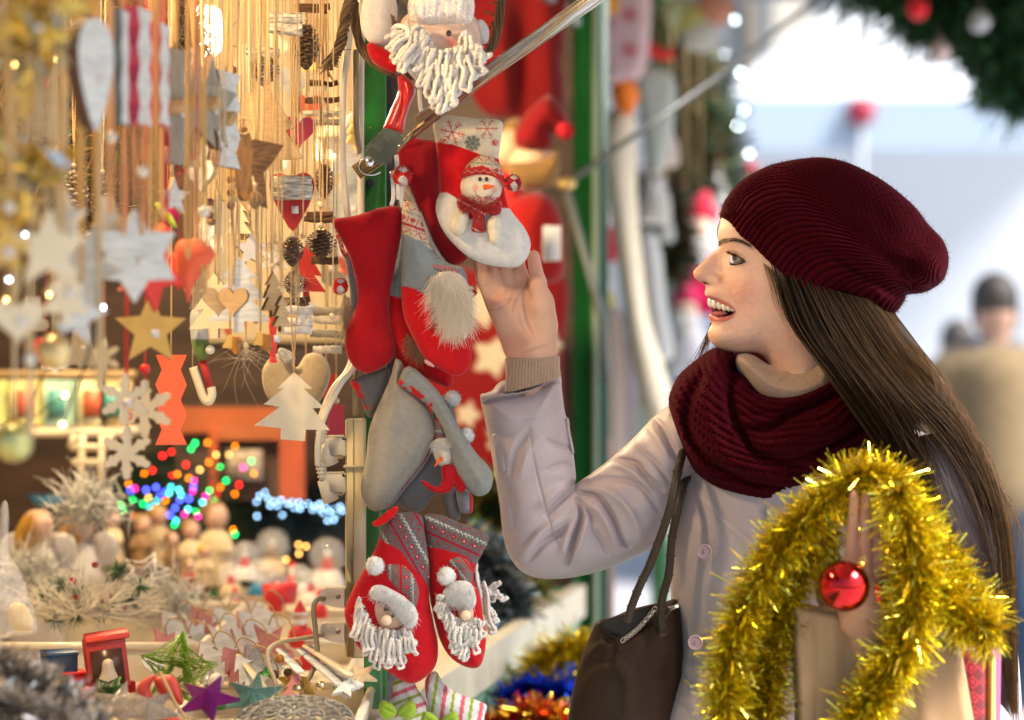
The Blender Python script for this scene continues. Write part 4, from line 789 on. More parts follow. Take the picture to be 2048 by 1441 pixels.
fuzz('hat_fuzz', lambda: (P(random.uniform(818, 946), random.uniform(0, 50), 3.062), np.array([0, -1., 0])), 700, .005, mat('white_fuzz', (.75, .72, .7), rough=.9), ST, .0003)
b = MB(); b.sph(P(897.5, 67, 3.064), (.0038, .0036, .0042), 14, 10); b.build('eye', MATS['black_bead'], ST)
puff('mitten', [(722, 20), (735, -15), (770, -25), (792, 0), (795, 45), (790, 75), (765, 92), (738, 85), (722, 55)], 3.12, T=.026, Rr=.028, step=2.5, mats=felt, parent=ST, col=(.74, .70, .66))
puff('red_body', [(733, 92), (745, 86), (770, 96), (792, 106), (806, 130), (790, 146), (765, 138), (742, 120)], 3.115, T=.02, Rr=.02, step=2.5, mats=felt, parent=ST, col=RED)
puff('hat_tip', [(950, 45), (965, 40), (978, 60), (975, 85), (960, 88), (948, 70)], 3.11, T=.015, Rr=.015, step=2.5, mats=felt, parent=ST, col=(.6, .58, .57))
puff('beard_base', [(800, 70), (840, 60), (870, 100), (930, 95), (945, 130), (925, 175), (890, 195), (860, 180), (825, 155), (800, 115)], 3.075, T=.02, Rr=.02, step=2.5, mats=felt, parent=ST, col=(.74, .70, .64), extra=lambda p: .002 * n1(p, 8, 7))
for k, (ro, ti, n_) in enumerate((([(835, 45), (850, 62), (862, 80), (872, 100)], [(800, 120), (830, 165), (860, 195), (885, 215)], 16), ([(868, 95), (885, 100), (905, 98), (930, 90)], [(870, 210), (890, 218), (915, 200), (940, 170)], 16), ([(925, 60), (940, 70), (945, 90)], [(935, 160), (955, 150), (965, 130)], 6), ([(815, 45), (822, 60), (830, 80)], [(784, 80), (792, 120), (812, 150)], 6))):
    beard('beard', ro, ti, n_, 3.066, ST, r=4.2, amp=7, seed=20 + k, dy=.02)
b = MB(); b.tube(cr([P(785, 60, 3.06), P(795, 52, 3.055), P(815, 58, 3.05), P(818, 72, 3.05), P(806, 80, 3.05)], 6), .0032, 8); b.build('beard_curl', yarn, ST)
# ================================================================ ORNAMENTS HANGING ALONG THE STALL FRONT
W = dict(
 tan=mat('plywood', (.50, .33, .155), rough=.55, noise=.18, nscale=60, stretch=(1, 1, 6), bump=.2, bscale=300), edge=mat('burnt_edge', (.10, .045, .018), rough=.7),
 pale=mat('whitewashed_wood', (.60, .62, .60), rough=.7, noise=.22, nscale=45, stretch=(1, 1, 5), bump=.3, bscale=250), grey=mat('grey_wood_ornament', (.30, .275, .22), rough=.7, noise=.25, nscale=40, stretch=(3, 3, 1)),
 bark=mat('bark_wood', (.13, .065, .03), rough=.8, noise=.6, nscale=60, stretch=(1, 1, 5), bump=.8, bscale=180, bdist=.002), orange=mat('orange_bark', (.40, .17, .03), rough=.5, noise=.5, nscale=50, stretch=(3, 3, 1), bump=.6, bscale=200, bdist=.001),
 cream=mat('cream_wood', (.66, .56, .38), rough=.65, noise=.06, nscale=30), red=mat('red_painted_wood', (.42, .02, .018), rough=.6, noise=.2, nscale=40), bright=mat('bright_red_wood', (.62, .025, .015), rough=.5, noise=.1, nscale=20),
 coral=mat('coral_felt', (.70, .12, .05), rough=.8), pink=mat('raspberry_paint', (.50, .05, .10), rough=.6), mag=mat('magenta_felt', (.60, .01, .13), rough=.8), lime=mat('lime_paint', (.35, .50, .06), rough=.7),
 blue=mat('blue_grey_edge', (.10, .14, .17), rough=.6), brown=mat('brown_edge', (.10, .05, .035), rough=.7), yellow=mat('honey_wood', (.62, .38, .08), rough=.5, noise=.15, nscale=30), gold=mat('gold_paint', (.70, .44, .08), rough=.25, metal=.8),
 birch=mat('birch_bark', (.50, .47, .40), rough=.7, noise=.75, nscale=70, stretch=(1, 4, 4), bump=.5, bscale=200, bdist=.001), snowb=mat('snowy_birch', (.60, .58, .52), rough=.7, noise=.4, nscale=90, bump=.6, bscale=200, bdist=.001), white=mat('white_enamel', (.66, .66, .64), rough=.35, noise=.05))
jute = mat('jute_string', (.50, .34, .17), rough=.9, noise=.2, nscale=600, bump=.5, bscale=2500, bdist=.0004); rib_t = mat('tan_ribbon', (.66, .43, .15), rough=.55, sheen=.2, trl=.3); rib_p = mat('peach_ribbon', (.72, .42, .20), rough=.55, trl=.3)
rib_r = mat('red_string', (.5, .04, .03), rough=.8); rib_c = mat('cream_ribbon', (.68, .56, .34), rough=.6, trl=.3)
bead_w = mat('wood_bead', (.60, .47, .28), rough=.4); bead_b = mat('brown_bead', (.16, .06, .02), rough=.25, coat=.5); bead_s = mat('white_bead', (.66, .62, .52), rough=.35)
def tree_o(w, h, n=3, trunk=.16, sharp=1.0):
    L = [(0, h)]; hh = h * (1 - .14)
    for i in range(n):
        y1 = h - hh * (i + 1) / n; wo = w / 2 * (.42 + .58 * (i + 1) / n); L.append((wo, y1)); 
        if i < n - 1: L.append((wo * .50, y1 + h * .02))
    L += [(w * trunk / 2, h - hh + .01 * h), (w * trunk / 2, 0)]; L2 = [(-x, y) for x, y in L[::-1] if x != 0]; return L + L2
def star_o(r, n=5, ri=.45, rot=0): return [((r if k % 2 == 0 else r * ri) * math.sin(math.pi * k / n + rot), (r if k % 2 == 0 else r * ri) * math.cos(math.pi * k / n + rot)) for k in range(2 * n)]
def heart_o(r): return [(r * .062 * 16 * math.sin(t) ** 3, r * .062 * (13 * math.cos(t) - 5 * math.cos(2 * t) - 2 * math.cos(3 * t) - math.cos(4 * t))) for t in np.linspace(0, 2 * math.pi, 36)[:-1]]
def flake_o(r, n=6):
    L = []
    for k in range(n):
        a0 = 2 * math.pi * k / n
        for da, f in ((-.36, .30), (-.30, .52), (-.36, .66), (-.20, .72), (-.13, .94), (0, 1.0), (.13, .94), (.20, .72), (.36, .66), (.30, .52)): L.append((r * f * math.sin(a0 + da), r * f * math.cos(a0 + da)))
    return L
def stocking_o(h): return [(x * h, y * h) for x, y in ((-.2, .5), (.2, .5), (.2, -.1), (.42, -.22), (.45, -.4), (.3, -.5), (-.05, -.5), (-.22, -.38))]
def zig_o(w, h, n=3):
    L = [];
    for i in range(2 * n + 1): L.append((w * (.30 if i % 2 else .5), h * (.5 - i / (2 * n))))
    return L + [(-x, y) for x, y in L[::-1]]
RAILZ = 2.10
def hang(name, label, cat, px, py, d, group, string=jute, sr=.0009, n=2, top=None, beads=(), flat=None, dx=0.0, sway=6):
    """the root at the ornament's top plus the strings that carry it"""
    root = thing(name, label, cat, P(px, py, d), group); p0 = P(px, py, d); zt = RAILZ if top is None else P(0, top, d)[2]
    b = MB()
    for k in range(n):
        o_ = (k - (n - 1) / 2) * .006; pts = [p0, p0 + [o_ * .8 + random.uniform(-1, 1) * .001 * sway * .3, random.uniform(-.002, .002), (zt - p0[2]) * .25], p0 + [o_ + dx * .5 + random.uniform(-1, 1) * .0006 * sway, 0, (zt - p0[2]) * .6], [p0[0] + dx + o_ * .4, p0[1], zt]]; b.tube(cr(pts, 5), sr, 5, flat=flat)
    if n: b.build('string', string, root)
    for (dz, r, mm) in beads: b = MB(); b.sph(p0 + [0, -.0005, dz * K * d], r * K * d, 14, 10); b.build('bead', mm, root)
    return root
def plate_part(root, name, out, th, mf, ms_, yaw=0, roll=0, off=(0, 0, 0)):
    b = MB(); rot = Matrix.Rotation(yaw, 3, 'Z') @ Matrix.Rotation(roll, 3, 'Y'); b.plate(out, th, np.array(root['_w'][:]) + np.array(off), 0, side=1, rot=rot); return b.build(name, [mf, ms_], root, smooth=False)
def flat_orn(shape, label, px, py, size, d, face, side, yaw=0., roll=0., string=jute, th=.006, group=None, n=2, beads=(), hsz=None, sr=.0011, cat=None, top=None, ri=.45, pts=5, flat=None, name=None):
    """px, py: centre of the piece; size: its height in pixels"""
    s = size * K * d; drop = {'tree': 1.0, 'star': .5, 'heart': .40, 'flake': .5, 'stocking': .5, 'zig': .5, 'bell': .5, 'drop': .5}[shape] * s
    nm = {'tree': 'tree_ornament', 'star': 'star_ornament', 'heart': 'heart_ornament', 'flake': 'snowflake_ornament', 'stocking': 'stocking_ornament', 'zig': 'wooden_ornament', 'bell': 'bell_ornament', 'drop': 'wooden_ornament'}[shape] if name is None else name
    tp_ = py - (size * .5)
    root = hang(nm, label, cat or 'ornament', px, tp_, d, group, string, sr, n, top, beads, flat)
    w = (hsz or size) * K * d
    if shape == 'tree': o = [(x, z - s) for x, z in tree_o(w, s)]
    elif shape == 'star': o = [(x, z - s / 2) for x, z in star_o(s / 2, pts, ri)]
    elif shape == 'heart': o = [(x, z - s * .47) for x, z in heart_o(s * .5)]
    elif shape == 'flake': o = [(x, z - s / 2) for x, z in flake_o(s / 2)]
    elif shape == 'stocking': o = [(x, z - s / 2) for x, z in stocking_o(s)]
    elif shape == 'zig': o = [(x, z - s / 2) for x, z in zig_o(w, s)]
    elif shape == 'bell': o = [(x * w, (z - .5) * s) for x, z in ((0, .5), (.2, .42), (.28, .1), (.5, -.3), (.5, -.42), (.12, -.42), (0, -.5), (-.12, -.42), (-.5, -.42), (-.5, -.3), (-.28, .1), (-.2, .42))]
    else: o = [(x, z - s / 2) for x, z in [(w / 2 * math.sin(t) * (1 + .5 * math.cos(t)), s / 2 * math.cos(t)) for t in np.linspace(0, 2 * math.pi, 30)[:-1]]]
    plate_part(root, {'tree': 'tree_board', 'star': 'star_board', 'heart': 'heart_board', 'flake': 'flake_board'}.get(shape, 'wooden_board'), o, th, face, side, yaw, roll)
    if int(px * 7 + py) % 3 == 0: rot = Matrix.Rotation(yaw, 3, 'Z') @ Matrix.Rotation(roll, 3, 'Y'); b = MB(); b.box(P(px, tp_, d) + np.array(rot @ Vector((s * .06, -th * .5 - .0006, -s * .55))), (.009, .0006, .009), rot=rot); b.build('price_tag', mat('price_paper', (.62, .58, .54), rough=.6), root)
    return root
G1 = 'wooden ornaments hanging along the stall front'
F = flat_orn
# in focus, from right to left
t = hang('tree_ornament', 'flat cream wooden fir tree hanging beside the ribbed plugs', 'ornament', 588, 745, 3.1, G1, n=2, sr=.0011, top=470)
o = [(588, 745), (553.6, 778), (569, 776), (527.6, 809), (560, 814), (508.5, 851), (562, 857), (561.6, 879), (610, 883), (611.6, 859.6), (659.5, 861), (625, 817), (649, 816), (606, 777), (625, 778)]
plate_part(t, 'tree_board', [((x - 588) * K * 3.1, -(y - 745) * K * 3.1) for x, y in o], .005, W['cream'], W['tan'], .06)
t = hang('tree_ornament', 'large plain plywood fir tree with a shadow across it, top centre of the ornaments', 'ornament', 520, 172, 3.02, G1, n=2, sr=.0013)
plate_part(t, 'tree_board', [((x - 520) * K * 3.02, -(y - 172) * K * 3.02) for x, y in [(505, 176), (535, 176), (590, 256), (572, 262), (608, 318), (562, 321), (562, 342), (492, 336), (494, 300), (440, 300), (480, 240), (466, 238)]], .006, W['tan'], W['edge'], -.05)
t = hang('star_ornament', 'dark bark star with long lower points in front of the plywood tree', 'ornament', 512, 280, 2.93, G1, n=3)
plate_part(t, 'star_board', [((x - 512) * K * 2.93, -(y - 280) * K * 2.93) for x, y in [(508, 279), (567, 291), (545, 325), (528, 345), (535, 418), (520, 412), (507, 350), (490, 372), (488, 330), (470, 300)]], .008, W['bark'], W['bark'], .1)
t = hang('angel_ornament', 'orange bark wood angel shape with a jute loop on top', 'ornament', 487, 250, 2.9, G1, n=1)
plate_part(t, 'bark_slab', [((x - 487) * K * 2.9, -(y - 250) * K * 2.9) for x, y in cr([(480, 262), (495, 262), (503, 300), (500, 350), (506, 395), (490, 402), (478, 390), (472, 330)], 3, True)], .012, W['orange'], W['bark'], .5)
b = MB(); b.tube([P(487 + 15 * math.sin(a), 252 + 16 * math.cos(a), 2.89) for a in np.linspace(0, 6.28, 20)], .0012, 6); b.build('jute_loop', jute, t)
t = hang('gingerbread_ornament', 'honey coloured wavy edged wooden slab behind the bark angel', 'ornament', 455, 310, 3.0, G1, n=2)
plate_part(t, 'wavy_slab', [((x - 455) * K * 3, -(y - 310) * K * 3) for x, y in cr([(440, 312), (462, 308), (478, 325), (483, 345), (476, 360), (484, 380), (470, 400), (455, 404), (440, 396), (434, 370), (438, 340)], 4, True)], .012, W['yellow'], W['bark'], .25)
# heart with birch logs
t = hang('heart_ornament', 'red wooden heart with three birch sticks across it and a white price tag', 'ornament', 584, 345, 3.1, G1, n=2)
plate_part(t, 'heart_board', [((x - 584) * K * 3.1, -(y - 345) * K * 3.1) for x, y in cr([(545, 352), (565, 348), (584, 356), (604, 346), (622, 352), (629, 372), (622, 400), (606, 432), (585, 462), (562, 428), (545, 395), (539, 370)], 3, True)], .006, W['red'], W['red'], 0)
for k, (y, w) in enumerate(((361, 39), (377, 41), (391, 40))):
    b = MB(); b.tube([P(584 - w, y + 1, 3.088), P(584 - w * .3, y, 3.086), P(584 + w * .4, y - .5, 3.086), P(584 + w, y + 1, 3.088)], [.0058, .0064, .0060, .0056], 12); b.build('birch_stick', W['birch'], t)
b = MB(); b.box(P(590, 420, 3.094), (.0088, .0005, .0098)); b.build('price_tag', mat('price_paper', (.62, .58, .54), rough=.6), t)
# pine cones
conem = mat('pine_cone', (.14, .085, .05), rough=.6, rnd=.35); conem2 = mat('frosted_cone', (.30, .24, .18), rough=.6, rnd=.5); conem3 = mat('light_cone', (.46, .30, .15), rough=.6, rnd=.3)
def cone_bm(c, rx, rz, mt, parent, seed=0, open_=1.0):
    b = MB(); rr = random.Random(seed); n = 92
    for i in range(n):
        t = (i + .5) / n; z = rz * (1 - 2 * t); prof = math.sin(math.pi * min(max(t * .92 + .06, 0), 1)) ** .75; r = rx * prof; a = i * 2.39996; ca, sa = math.cos(a), math.sin(a); out = np.array([ca, sa, 0]); tan = np.array([-sa, ca, 0]); w = rx * .30 * (.5 + .5 * prof)
        tip = np.array(c) + out * r * 1.02 * open_ + [0, 0, z + rz * .05]; base = np.array(c) + out * r * .35 + [0, 0, z - rz * .03]; up = np.array([0, 0, rz * .07])
        V = [base - tan * w * .4, base + tan * w * .4, tip - out * r * .18 + tan * w * .9, tip + up * .2, tip - out * r * .18 - tan * w * .9, tip - out * r * .10 + up * 1.4, tip - out * r * .15 - up * .9]
        b.add(V, [(0, 1, 2, 5, 4), (4, 5, 3), (5, 2, 3), (0, 4, 6, 2, 1), (4, 3, 6), (3, 2, 6)])
    b.sph(c, (rx * .55, rx * .55, rz * .85), 10, 8); return b.build('cone_body', mt, parent, smooth=False)
def cone(label, px, py, rx, rz, d, mt, seed, n=2, top=None, beads=((14, 5, bead_w),), tilt=0):
    t = hang('pine_cone', label, 'pine cone', px, py - rz, d, 'pine cones hanging on strings', n=n, top=top, beads=beads); cone_bm(P(px, py, d), rx * K * d, rz * K * d, mt, t, seed); return t
cone('pine cone directly below the red birch heart', 585, 505, 25, 29, 3.1, conem, 1, beads=((4, 6, bead_w), (6, 5, bead_w)))
cone('wide pine cone between the heart and the big red stocking', 642, 490, 33, 28, 3.17, conem, 2, beads=((10, 7, bead_w), (52, 7, bead_w)))
cone('pine cone at the very top beneath the birch bundle', 612, 96, 31, 44, 3.25, conem, 3)
cone('snow dusted pine cone at the upper left of the plywood tree', 528, 143, 33, 30, 3.12, conem2, 4)
cone('pine cone half hidden behind strings, right of the plywood tree', 648, 365, 22, 34, 3.35, conem, 5)
cone('small pine cone behind hairy jute, below the round one', 588, 570, 22, 26, 3.2, conem, 6)
cone('tiny light wood cone on the tip of the bark star', 510, 402, 17, 18, 2.9, conem3, 7, n=0)
cone('blurred pine cone behind the tan ribbons at the left', 205, 410, 26, 52, 3.0, conem, 8); cone('blurred frosted pine cone behind the left ribbons', 148, 395, 32, 50, 3.05, conem2, 9)
# birch bundles and stick stacks
def sticks(label, cx, rows, d, mt, r, top=None, beads=(), vary=3):
    t = hang('stick_stack', label, 'ornament', cx, rows[0][0] - r / (K * d), d, 'stick stack ornaments', n=2, top=top, beads=beads, sr=.001)
    for i, (y, hw) in enumerate(rows):
        b = MB(); e = [random.uniform(-vary, vary) for _ in range(4)]; b.tube(cr([P(cx - hw, y + e[0], d), P(cx - hw * .3, y + e[1] * .5, d - .001), P(cx + hw * .4, y + e[2] * .5, d - .001), P(cx + hw, y + e[3], d)], 3), [r * random.uniform(.85, 1.1) for _ in range(10)], 10); b.build('stick', mt[i % len(mt)], t)
    return t
sticks('two thick birch sticks at the top between hanging strings', 570, [(36, 35), (58, 35)], 3.1, [W['birch']], .0078)
sticks('thin birch stick above the frosted pine cone', 526, [(104, 33)], 3.2, [W['birch']], .006)
sticks('three snowy birch sticks below the hairy jute', 592, [(621, 33), (646, 33), (660, 32)], 3.12, [W['snowb']], .0058)
sticks('dark twigs stacked with white beads beside the cream cable', 648, [(168, 28), (200, 38), (228, 42), (244, 36)], 3.3, [W['bark'], W['bark'], W['birch'], W['grey']], .0042, beads=((-40, 7, bead_s), (-14, 7, bead_s), (-62, 7, bead_s)))
sticks('two dark twigs above the wide pine cone', 640, [(430, 26), (440, 31)], 3.2, [W['bark']], .0042)
sticks('dark twig under the wide pine cone', 650, [(522, 26)], 3.2, [W['bark']], .0055)
sticks('brown twig pair just above the snowy birch sticks', 590, [(600, 30), (607, 27)], 3.22, [W['bark']], .004)
sticks('pale twigs low behind, left of the two cables', 655, [(622, 30), (640, 26), (668, 34), (700, 28)], 3.4, [W['grey'], W['snowb']], .006)
sticks('dark twigs at the very top right of the birch pair', 625, [(14, 35), (20, 30)], 3.25, [W['bark']], .0045)
# slim trees with burnt edges, tan hearts, pale tree
for (lab, px, py, s, w, yaw, d) in (('small plywood tree seen almost edge on, left of the snowy sticks', 545, 590, 90, 50, .6, 3.0), ('second small edge on plywood tree, lower and nearer', 562, 628, 72, 44, .75, 2.98)):
    flat_orn('tree', lab, px, py, s, d, W['tan'], W['edge'], yaw, hsz=w, group=G1, n=2, beads=((12, 6, bead_w),), th=.007)
flat_orn('heart', 'left of two small plywood hearts with dark burnt edges', 437, 602, 66, 2.93, W['tan'], W['edge'], .25, group=G1, n=3, th=.005); flat_orn('heart', 'right of two small plywood hearts, in front of the pale tree', 468, 602, 64, 2.92, W['tan'], W['edge'], -.3, group=G1, n=3, th=.005)
flat_orn('tree', 'pale blue white wooden fir tree behind the two plywood hearts', 478, 590, 150, 2.98, W['pale'], W['cream'], .12, hsz=125, group=G1, n=2, th=.007)
flat_orn('tree', 'whitewashed wooden tree half hidden left of the plywood hearts', 430, 612, 130, 3.02, W['cream'], W['grey'], -.3, hsz=110, group=G1, n=1)
flat_orn('tree', 'dark red wooden tree behind the pine cones', 612, 545, 110, 3.3, W['red'], W['red'], .1, hsz=80, group=G1, n=1)
flat_orn('zig', 'narrow red stick ornament beside the snowy birch sticks', 546, 672, 108, 3.05, W['bright'], W['bright'], .5, hsz=14, group=G1, n=1, th=.006)
for (lab, px, py) in (('small wooden bell cluster under the plywood hearts', 460, 684), ('small wooden bell on a frayed jute loop', 521, 678)):
    t = flat_orn('bell', lab, px, py, 30, 2.97, W['yellow'], W['orange'], .2, group=G1, n=2, hsz=30); plate_part(t, 'second_bell', [(x * .02, (z - .7) * .02) for x, z in ((0, .5), (.2, .42), (.28, .1), (.6, -.3), (.5, -.42), (-.5, -.42), (-.6, -.3), (-.28, .1), (-.2, .42))], .008, W['orange'], W['orange'], -.7, .5, (.011, -.004, 0))
t = hang('fabric_heart', 'padded beige linen heart with a gingham ribbon behind the cream tree', 'ornament', 590, 700, 3.35, G1, n=2, sr=.0012)
puff('padded_heart', [(592, 735), (570, 708), (545, 712), (525, 740), (528, 780), (550, 815), (590, 850), (630, 815), (655, 775), (660, 735), (640, 708), (612, 710)], 3.35, T=.02, Rr=.03, step=4, mats=felt, parent=t, col=(.44, .35, .23))
puff('gingham_ribbon', [(560, 696), (585, 706), (590, 722), (570, 728), (556, 712)], 3.32, T=.005, Rr=.006, step=3, mats=felt, parent=t, col=lambda p: np.where(((np.floor(p[:, 0] / 3) + np.floor(p[:, 1] / 3)) % 2 > 0)[:, None], np.array((.5, .5, .48)), np.array((.25, .25, .25))))
for lab, px, py, h, mm in (('small dusky red stocking shape behind the ivory cables', 672, 850, 80, 'pink'), ('small red heart ornament with a bead right of the cream tree', 652, 772, 62, 'red'), ('small pink red bird shape above the cream tree', 612, 762, 66, 'pink')):
    flat_orn('stocking' if h == 80 else 'heart', lab, px, py, h, 3.42, W[mm], W['red'], .2, group=G1, n=1, beads=((8, 7, bead_w),))
flat_orn('star', 'white star behind the brown cable at the upper right', 702, 300, 150, 3.6, W['pale'], W['pale'], .3, group=G1, n=1); flat_orn('star', 'large white star low behind the brown cable', 700, 410, 190, 3.65, W['pale'], W['pale'], -.2, group=G1, n=1)
flat_orn('heart', 'dusky pink heart behind the plywood tree edge', 598, 262, 70, 3.2, W['pink'], W['red'], .5, group=G1, n=1); flat_orn('heart', 'orange red heart behind white beads', 618, 215, 60, 3.5, W['coral'], W['coral'], .1, group=G1, n=1)
# brown and white beads on cords
for lab, px, py, d, cols_ in (('glossy brown bead on a thin cord left of the frosted cone', 466, 141, 3.0, (bead_b,)), ('row of brown and pale beads on ribbon left of the honey slab', 462, 360, 2.95, (bead_b, bead_w, bead_b, bead_w, bead_b)), ('string of brown beads by the wooden heart strings', 420, 405, 2.93, (bead_b, bead_w, bead_b, bead_b))):
    t = hang('bead_string', lab, 'beads', px, py + 12 * len(cols_), d, 'bead strings', n=1)
    for k, mm in enumerate(cols_): b = MB(); b.sph(P(px + (k % 2) * 3, py + 13 * k, d - .002), 8.5 * K * d, 14, 10); b.build('bead', mm, t)
# middle zone: grey carved stars and trees, twine knots
for lab, px, py, s, d, yaw, f, kk in (('carved grey wooden tree with twine knot, third from the lamp', 352, 215, 230, 2.72, 1.2, 'grey', 'zig'), ('carved grey wooden star under the bright lamp', 388, 205, 220, 2.76, 1.05, 'grey', 'star'), ('carved grey wooden star with dark slots right of the lamp', 420, 210, 200, 2.8, 1.15, 'grey', 'star'), ('whitewashed carved wooden piece nearest the plywood tree', 452, 240, 190, 2.84, 1.3, 'pale', 'zig')):
    t = flat_orn(kk, lab, px, py, s, d, W[f], W['edge'], yaw, group=G1, n=2, th=.008, hsz=120, string=rib_t, sr=.0022, flat=.4); b = MB()
    for k in range(5): b.sph(P(px - 12 + 6 * k, py - 5 + 6 * (k % 2), d - .02), .0075, 8, 6)
    b.build('twine_knot', jute, t)
# left zone: edge-on wooden boards, ribbons, beads
flat_orn('drop', 'whitewashed wooden drop with thick brown edge near the top left', 180, 150, 225, 2.36, W['pale'], W['brown'], 1.0, group=G1, n=1, hsz=95, th=.016, string=rib_t, sr=.0018, flat=.35)
flat_orn('zig', 'blue grey edged board beside the raspberry striped ones', 242, 135, 225, 2.45, W['pale'], W['blue'], 1.5, group=G1, n=2, hsz=70, th=.009, string=rib_p, sr=.0018, flat=.35)
flat_orn('zig', 'white zigzag board with wide raspberry edge, larger of the two', 275, 135, 230, 2.5, W['pale'], W['pink'], 1.4, group=G1, n=2, hsz=90, th=.016, string=rib_p, sr=.0018, flat=.35)
flat_orn('zig', 'white zigzag board with raspberry edge, narrower of the two', 318, 150, 200, 2.58, W['pale'], W['pink'], 1.45, group=G1, n=2, hsz=80, th=.013, string=rib_p, sr=.0018, flat=.35)
flat_orn('star', 'big whitewashed wooden star in the middle of the left cluster', 268, 512, 190, 2.5, W['pale'], W['grey'], .35, group=G1, n=2, th=.008, string=rib_p, sr=.0018, flat=.4, pts=6, ri=.6)
flat_orn('star', 'whitewashed star left of the biggest one, overlapping it', 190, 545, 180, 2.42, W['pale'], W['grey'], -.3, roll=.3, group=G1, n=2, th=.008, string=rib_t, sr=.0018, flat=.4)
flat_orn('star', 'pale blue white wooden star hanging lowest in the left cluster', 165, 632, 130, 2.36, W['pale'], W['grey'], .2, roll=.2, group=G1, n=2, th=.008, string=rib_t, sr=.0018, flat=.4)
flat_orn('star', 'cream wooden star at the far left edge of the cluster', 95, 500, 170, 2.2, W['cream'], W['yellow'], .5, group=G1, n=2, th=.008, string=rib_c, sr=.0019, flat=.4)
flat_orn('star', 'golden brown star partly cut by the left picture edge', 10, 500, 120, 2.12, W['yellow'], W['bark'], .2, group=G1, n=2, th=.01, string=rib_t, sr=.0019, flat=.4)
flat_orn('star', 'white star behind the cream one, upper left cluster', 130, 440, 120, 2.35, W['pale'], W['cream'], -.6, group=G1, n=2, th=.008, string=rib_c, sr=.0019, flat=.4)
flat_orn('star', 'brown bark star under the left white cluster', 300, 660, 150, 2.75, W['yellow'], W['bark'], .3, group=G1, n=2, th=.01)
flat_orn('star', 'bright red wooden star in the middle of the picture left half', 335, 560, 150, 2.62, W['bright'], W['red'], .55, roll=.5, group=G1, n=2, th=.008, string=rib_r)
t = hang('felt_bird', 'coral felt half moon right above the red star', 'ornament', 392, 480, 2.7, G1, string=rib_p, sr=.002, n=2)
puff('felt_body', [(352, 490), (380, 478), (410, 484), (430, 512), (405, 545), (385, 575), (378, 610), (368, 580), (352, 545)], 2.7, T=.015, Rr=.02, step=4, mats=W['coral'], parent=t)
t = hang('felt_drop', 'small coral red felt drop above the red star', 'ornament', 325, 448, 2.68, G1, string=rib_p, sr=.002, n=1)
puff('felt_body', [(305, 455), (322, 448), (345, 458), (342, 480), (322, 496), (306, 480)], 2.68, T=.014, Rr=.015, step=4, mats=W['coral'], parent=t)
t = hang('felt_ornament', 'raspberry and lime felt ornament behind the left ribbons', 'ornament', 335, 390, 3.0, G1, n=1)
puff('raspberry_body', [(318, 400), (338, 390), (356, 400), (358, 425), (350, 452), (332, 440), (320, 425)], 3.0, T=.015, Rr=.02, step=4, mats=W['mag'], parent=t); puff('lime_leaf', [(310, 405), (325, 410), (345, 432), (356, 458), (340, 450), (318, 428)], 2.98, T=.006, Rr=.01, step=4, mats=W['lime'], parent=t)
for lab, px, py, s, yaw, mm in (('raspberry felt star behind the lamp strings', 330, 60, 170, .2, 'mag'), ('raspberry felt piece low behind the carved stars', 355, 320, 90, .1, 'mag')): flat_orn('star', lab, px, py, s, 3.3, W[mm], W[mm], yaw, group=G1, n=1, th=.01)
flat_orn('zig', 'long red wooden board hanging above the fairy lights', 342, 800, 180, 3.1, W['coral'], W['red'], .2, group=G1, n=1, hsz=62, th=.012)
for lab, px, py, s, d in (('cream wooden snowflake, upper of the lower left cluster', 250, 800, 105, 2.75), ('cream wooden snowflake, right of the cluster', 290, 818, 118, 2.8), ('cream wooden snowflake hanging lowest with a red bead', 254, 906, 108, 2.78)):
    flat_orn('flake', lab, px, py, s, d, W['cream'], W['tan'], random.uniform(-.25, .25), group='cream snowflakes', n=1, th=.006, string=rib_r, beads=((20, 11, mat('red_bead', (.6, .02, .02), rough=.3)),) if s != 105 else ())
t = hang('candy_cane', 'cream candy cane hanging in the dark gap', 'ornament', 385, 735, 3.05, G1, n=1); b = MB(); b.tube(cr([P(386, 735, 3.05), P(398, 770, 3.05), P(408, 798, 3.05), (P(418, 803, 3.05)), P(424, 790, 3.05), P(422, 775, 3.05)], 5), .0055, 10); b.build('cane_body', W['cream'], t)
t = hang('elf_ornament', 'little elf with white hat bobble and red legs beside the candy cane', 'ornament', 396, 618, 3.05, G1, n=1); puff('elf_body', [(380, 630), (396, 618), (412, 640), (418, 700), (402, 725), (385, 700)], 3.05, T=.014, Rr=.016, step=4, mats=felt, parent=t, col=lambda p: np.where((p[:, 1] > 680)[:, None], np.array((.12, .18, .05)), np.array((.45, .46, .44)))); b = MB(); b.tube([P(405, 722, 3.05), P(412, 745, 3.05), P(420, 775, 3.05)], .005, 8); b.build('elf_leg', W['red'], t); b = MB(); b.sph(P(420, 700, 3.04), .006, 10, 8); b.build('hat_bobble', bead_s, t)
t = hang('bauble', 'half gold half cream glass bauble at the lower left', 'bauble', 110, 665, 2.35, None, string=rib_c, sr=.002, n=1); b = MB(); b.sph(P(110, 705, 2.35), 36 * K * 2.35, 24, 16); b.build('glass_ball', mat('gold_glass', (.62, .46, .20), rough=.25, metal=.5, coat=.6), t); b = MB(); b.lathe(P(110, 668, 2.35), [(.005, -.004), (.005, .004), (0, .004)], 12); b.build('cap', W['gold'], t)
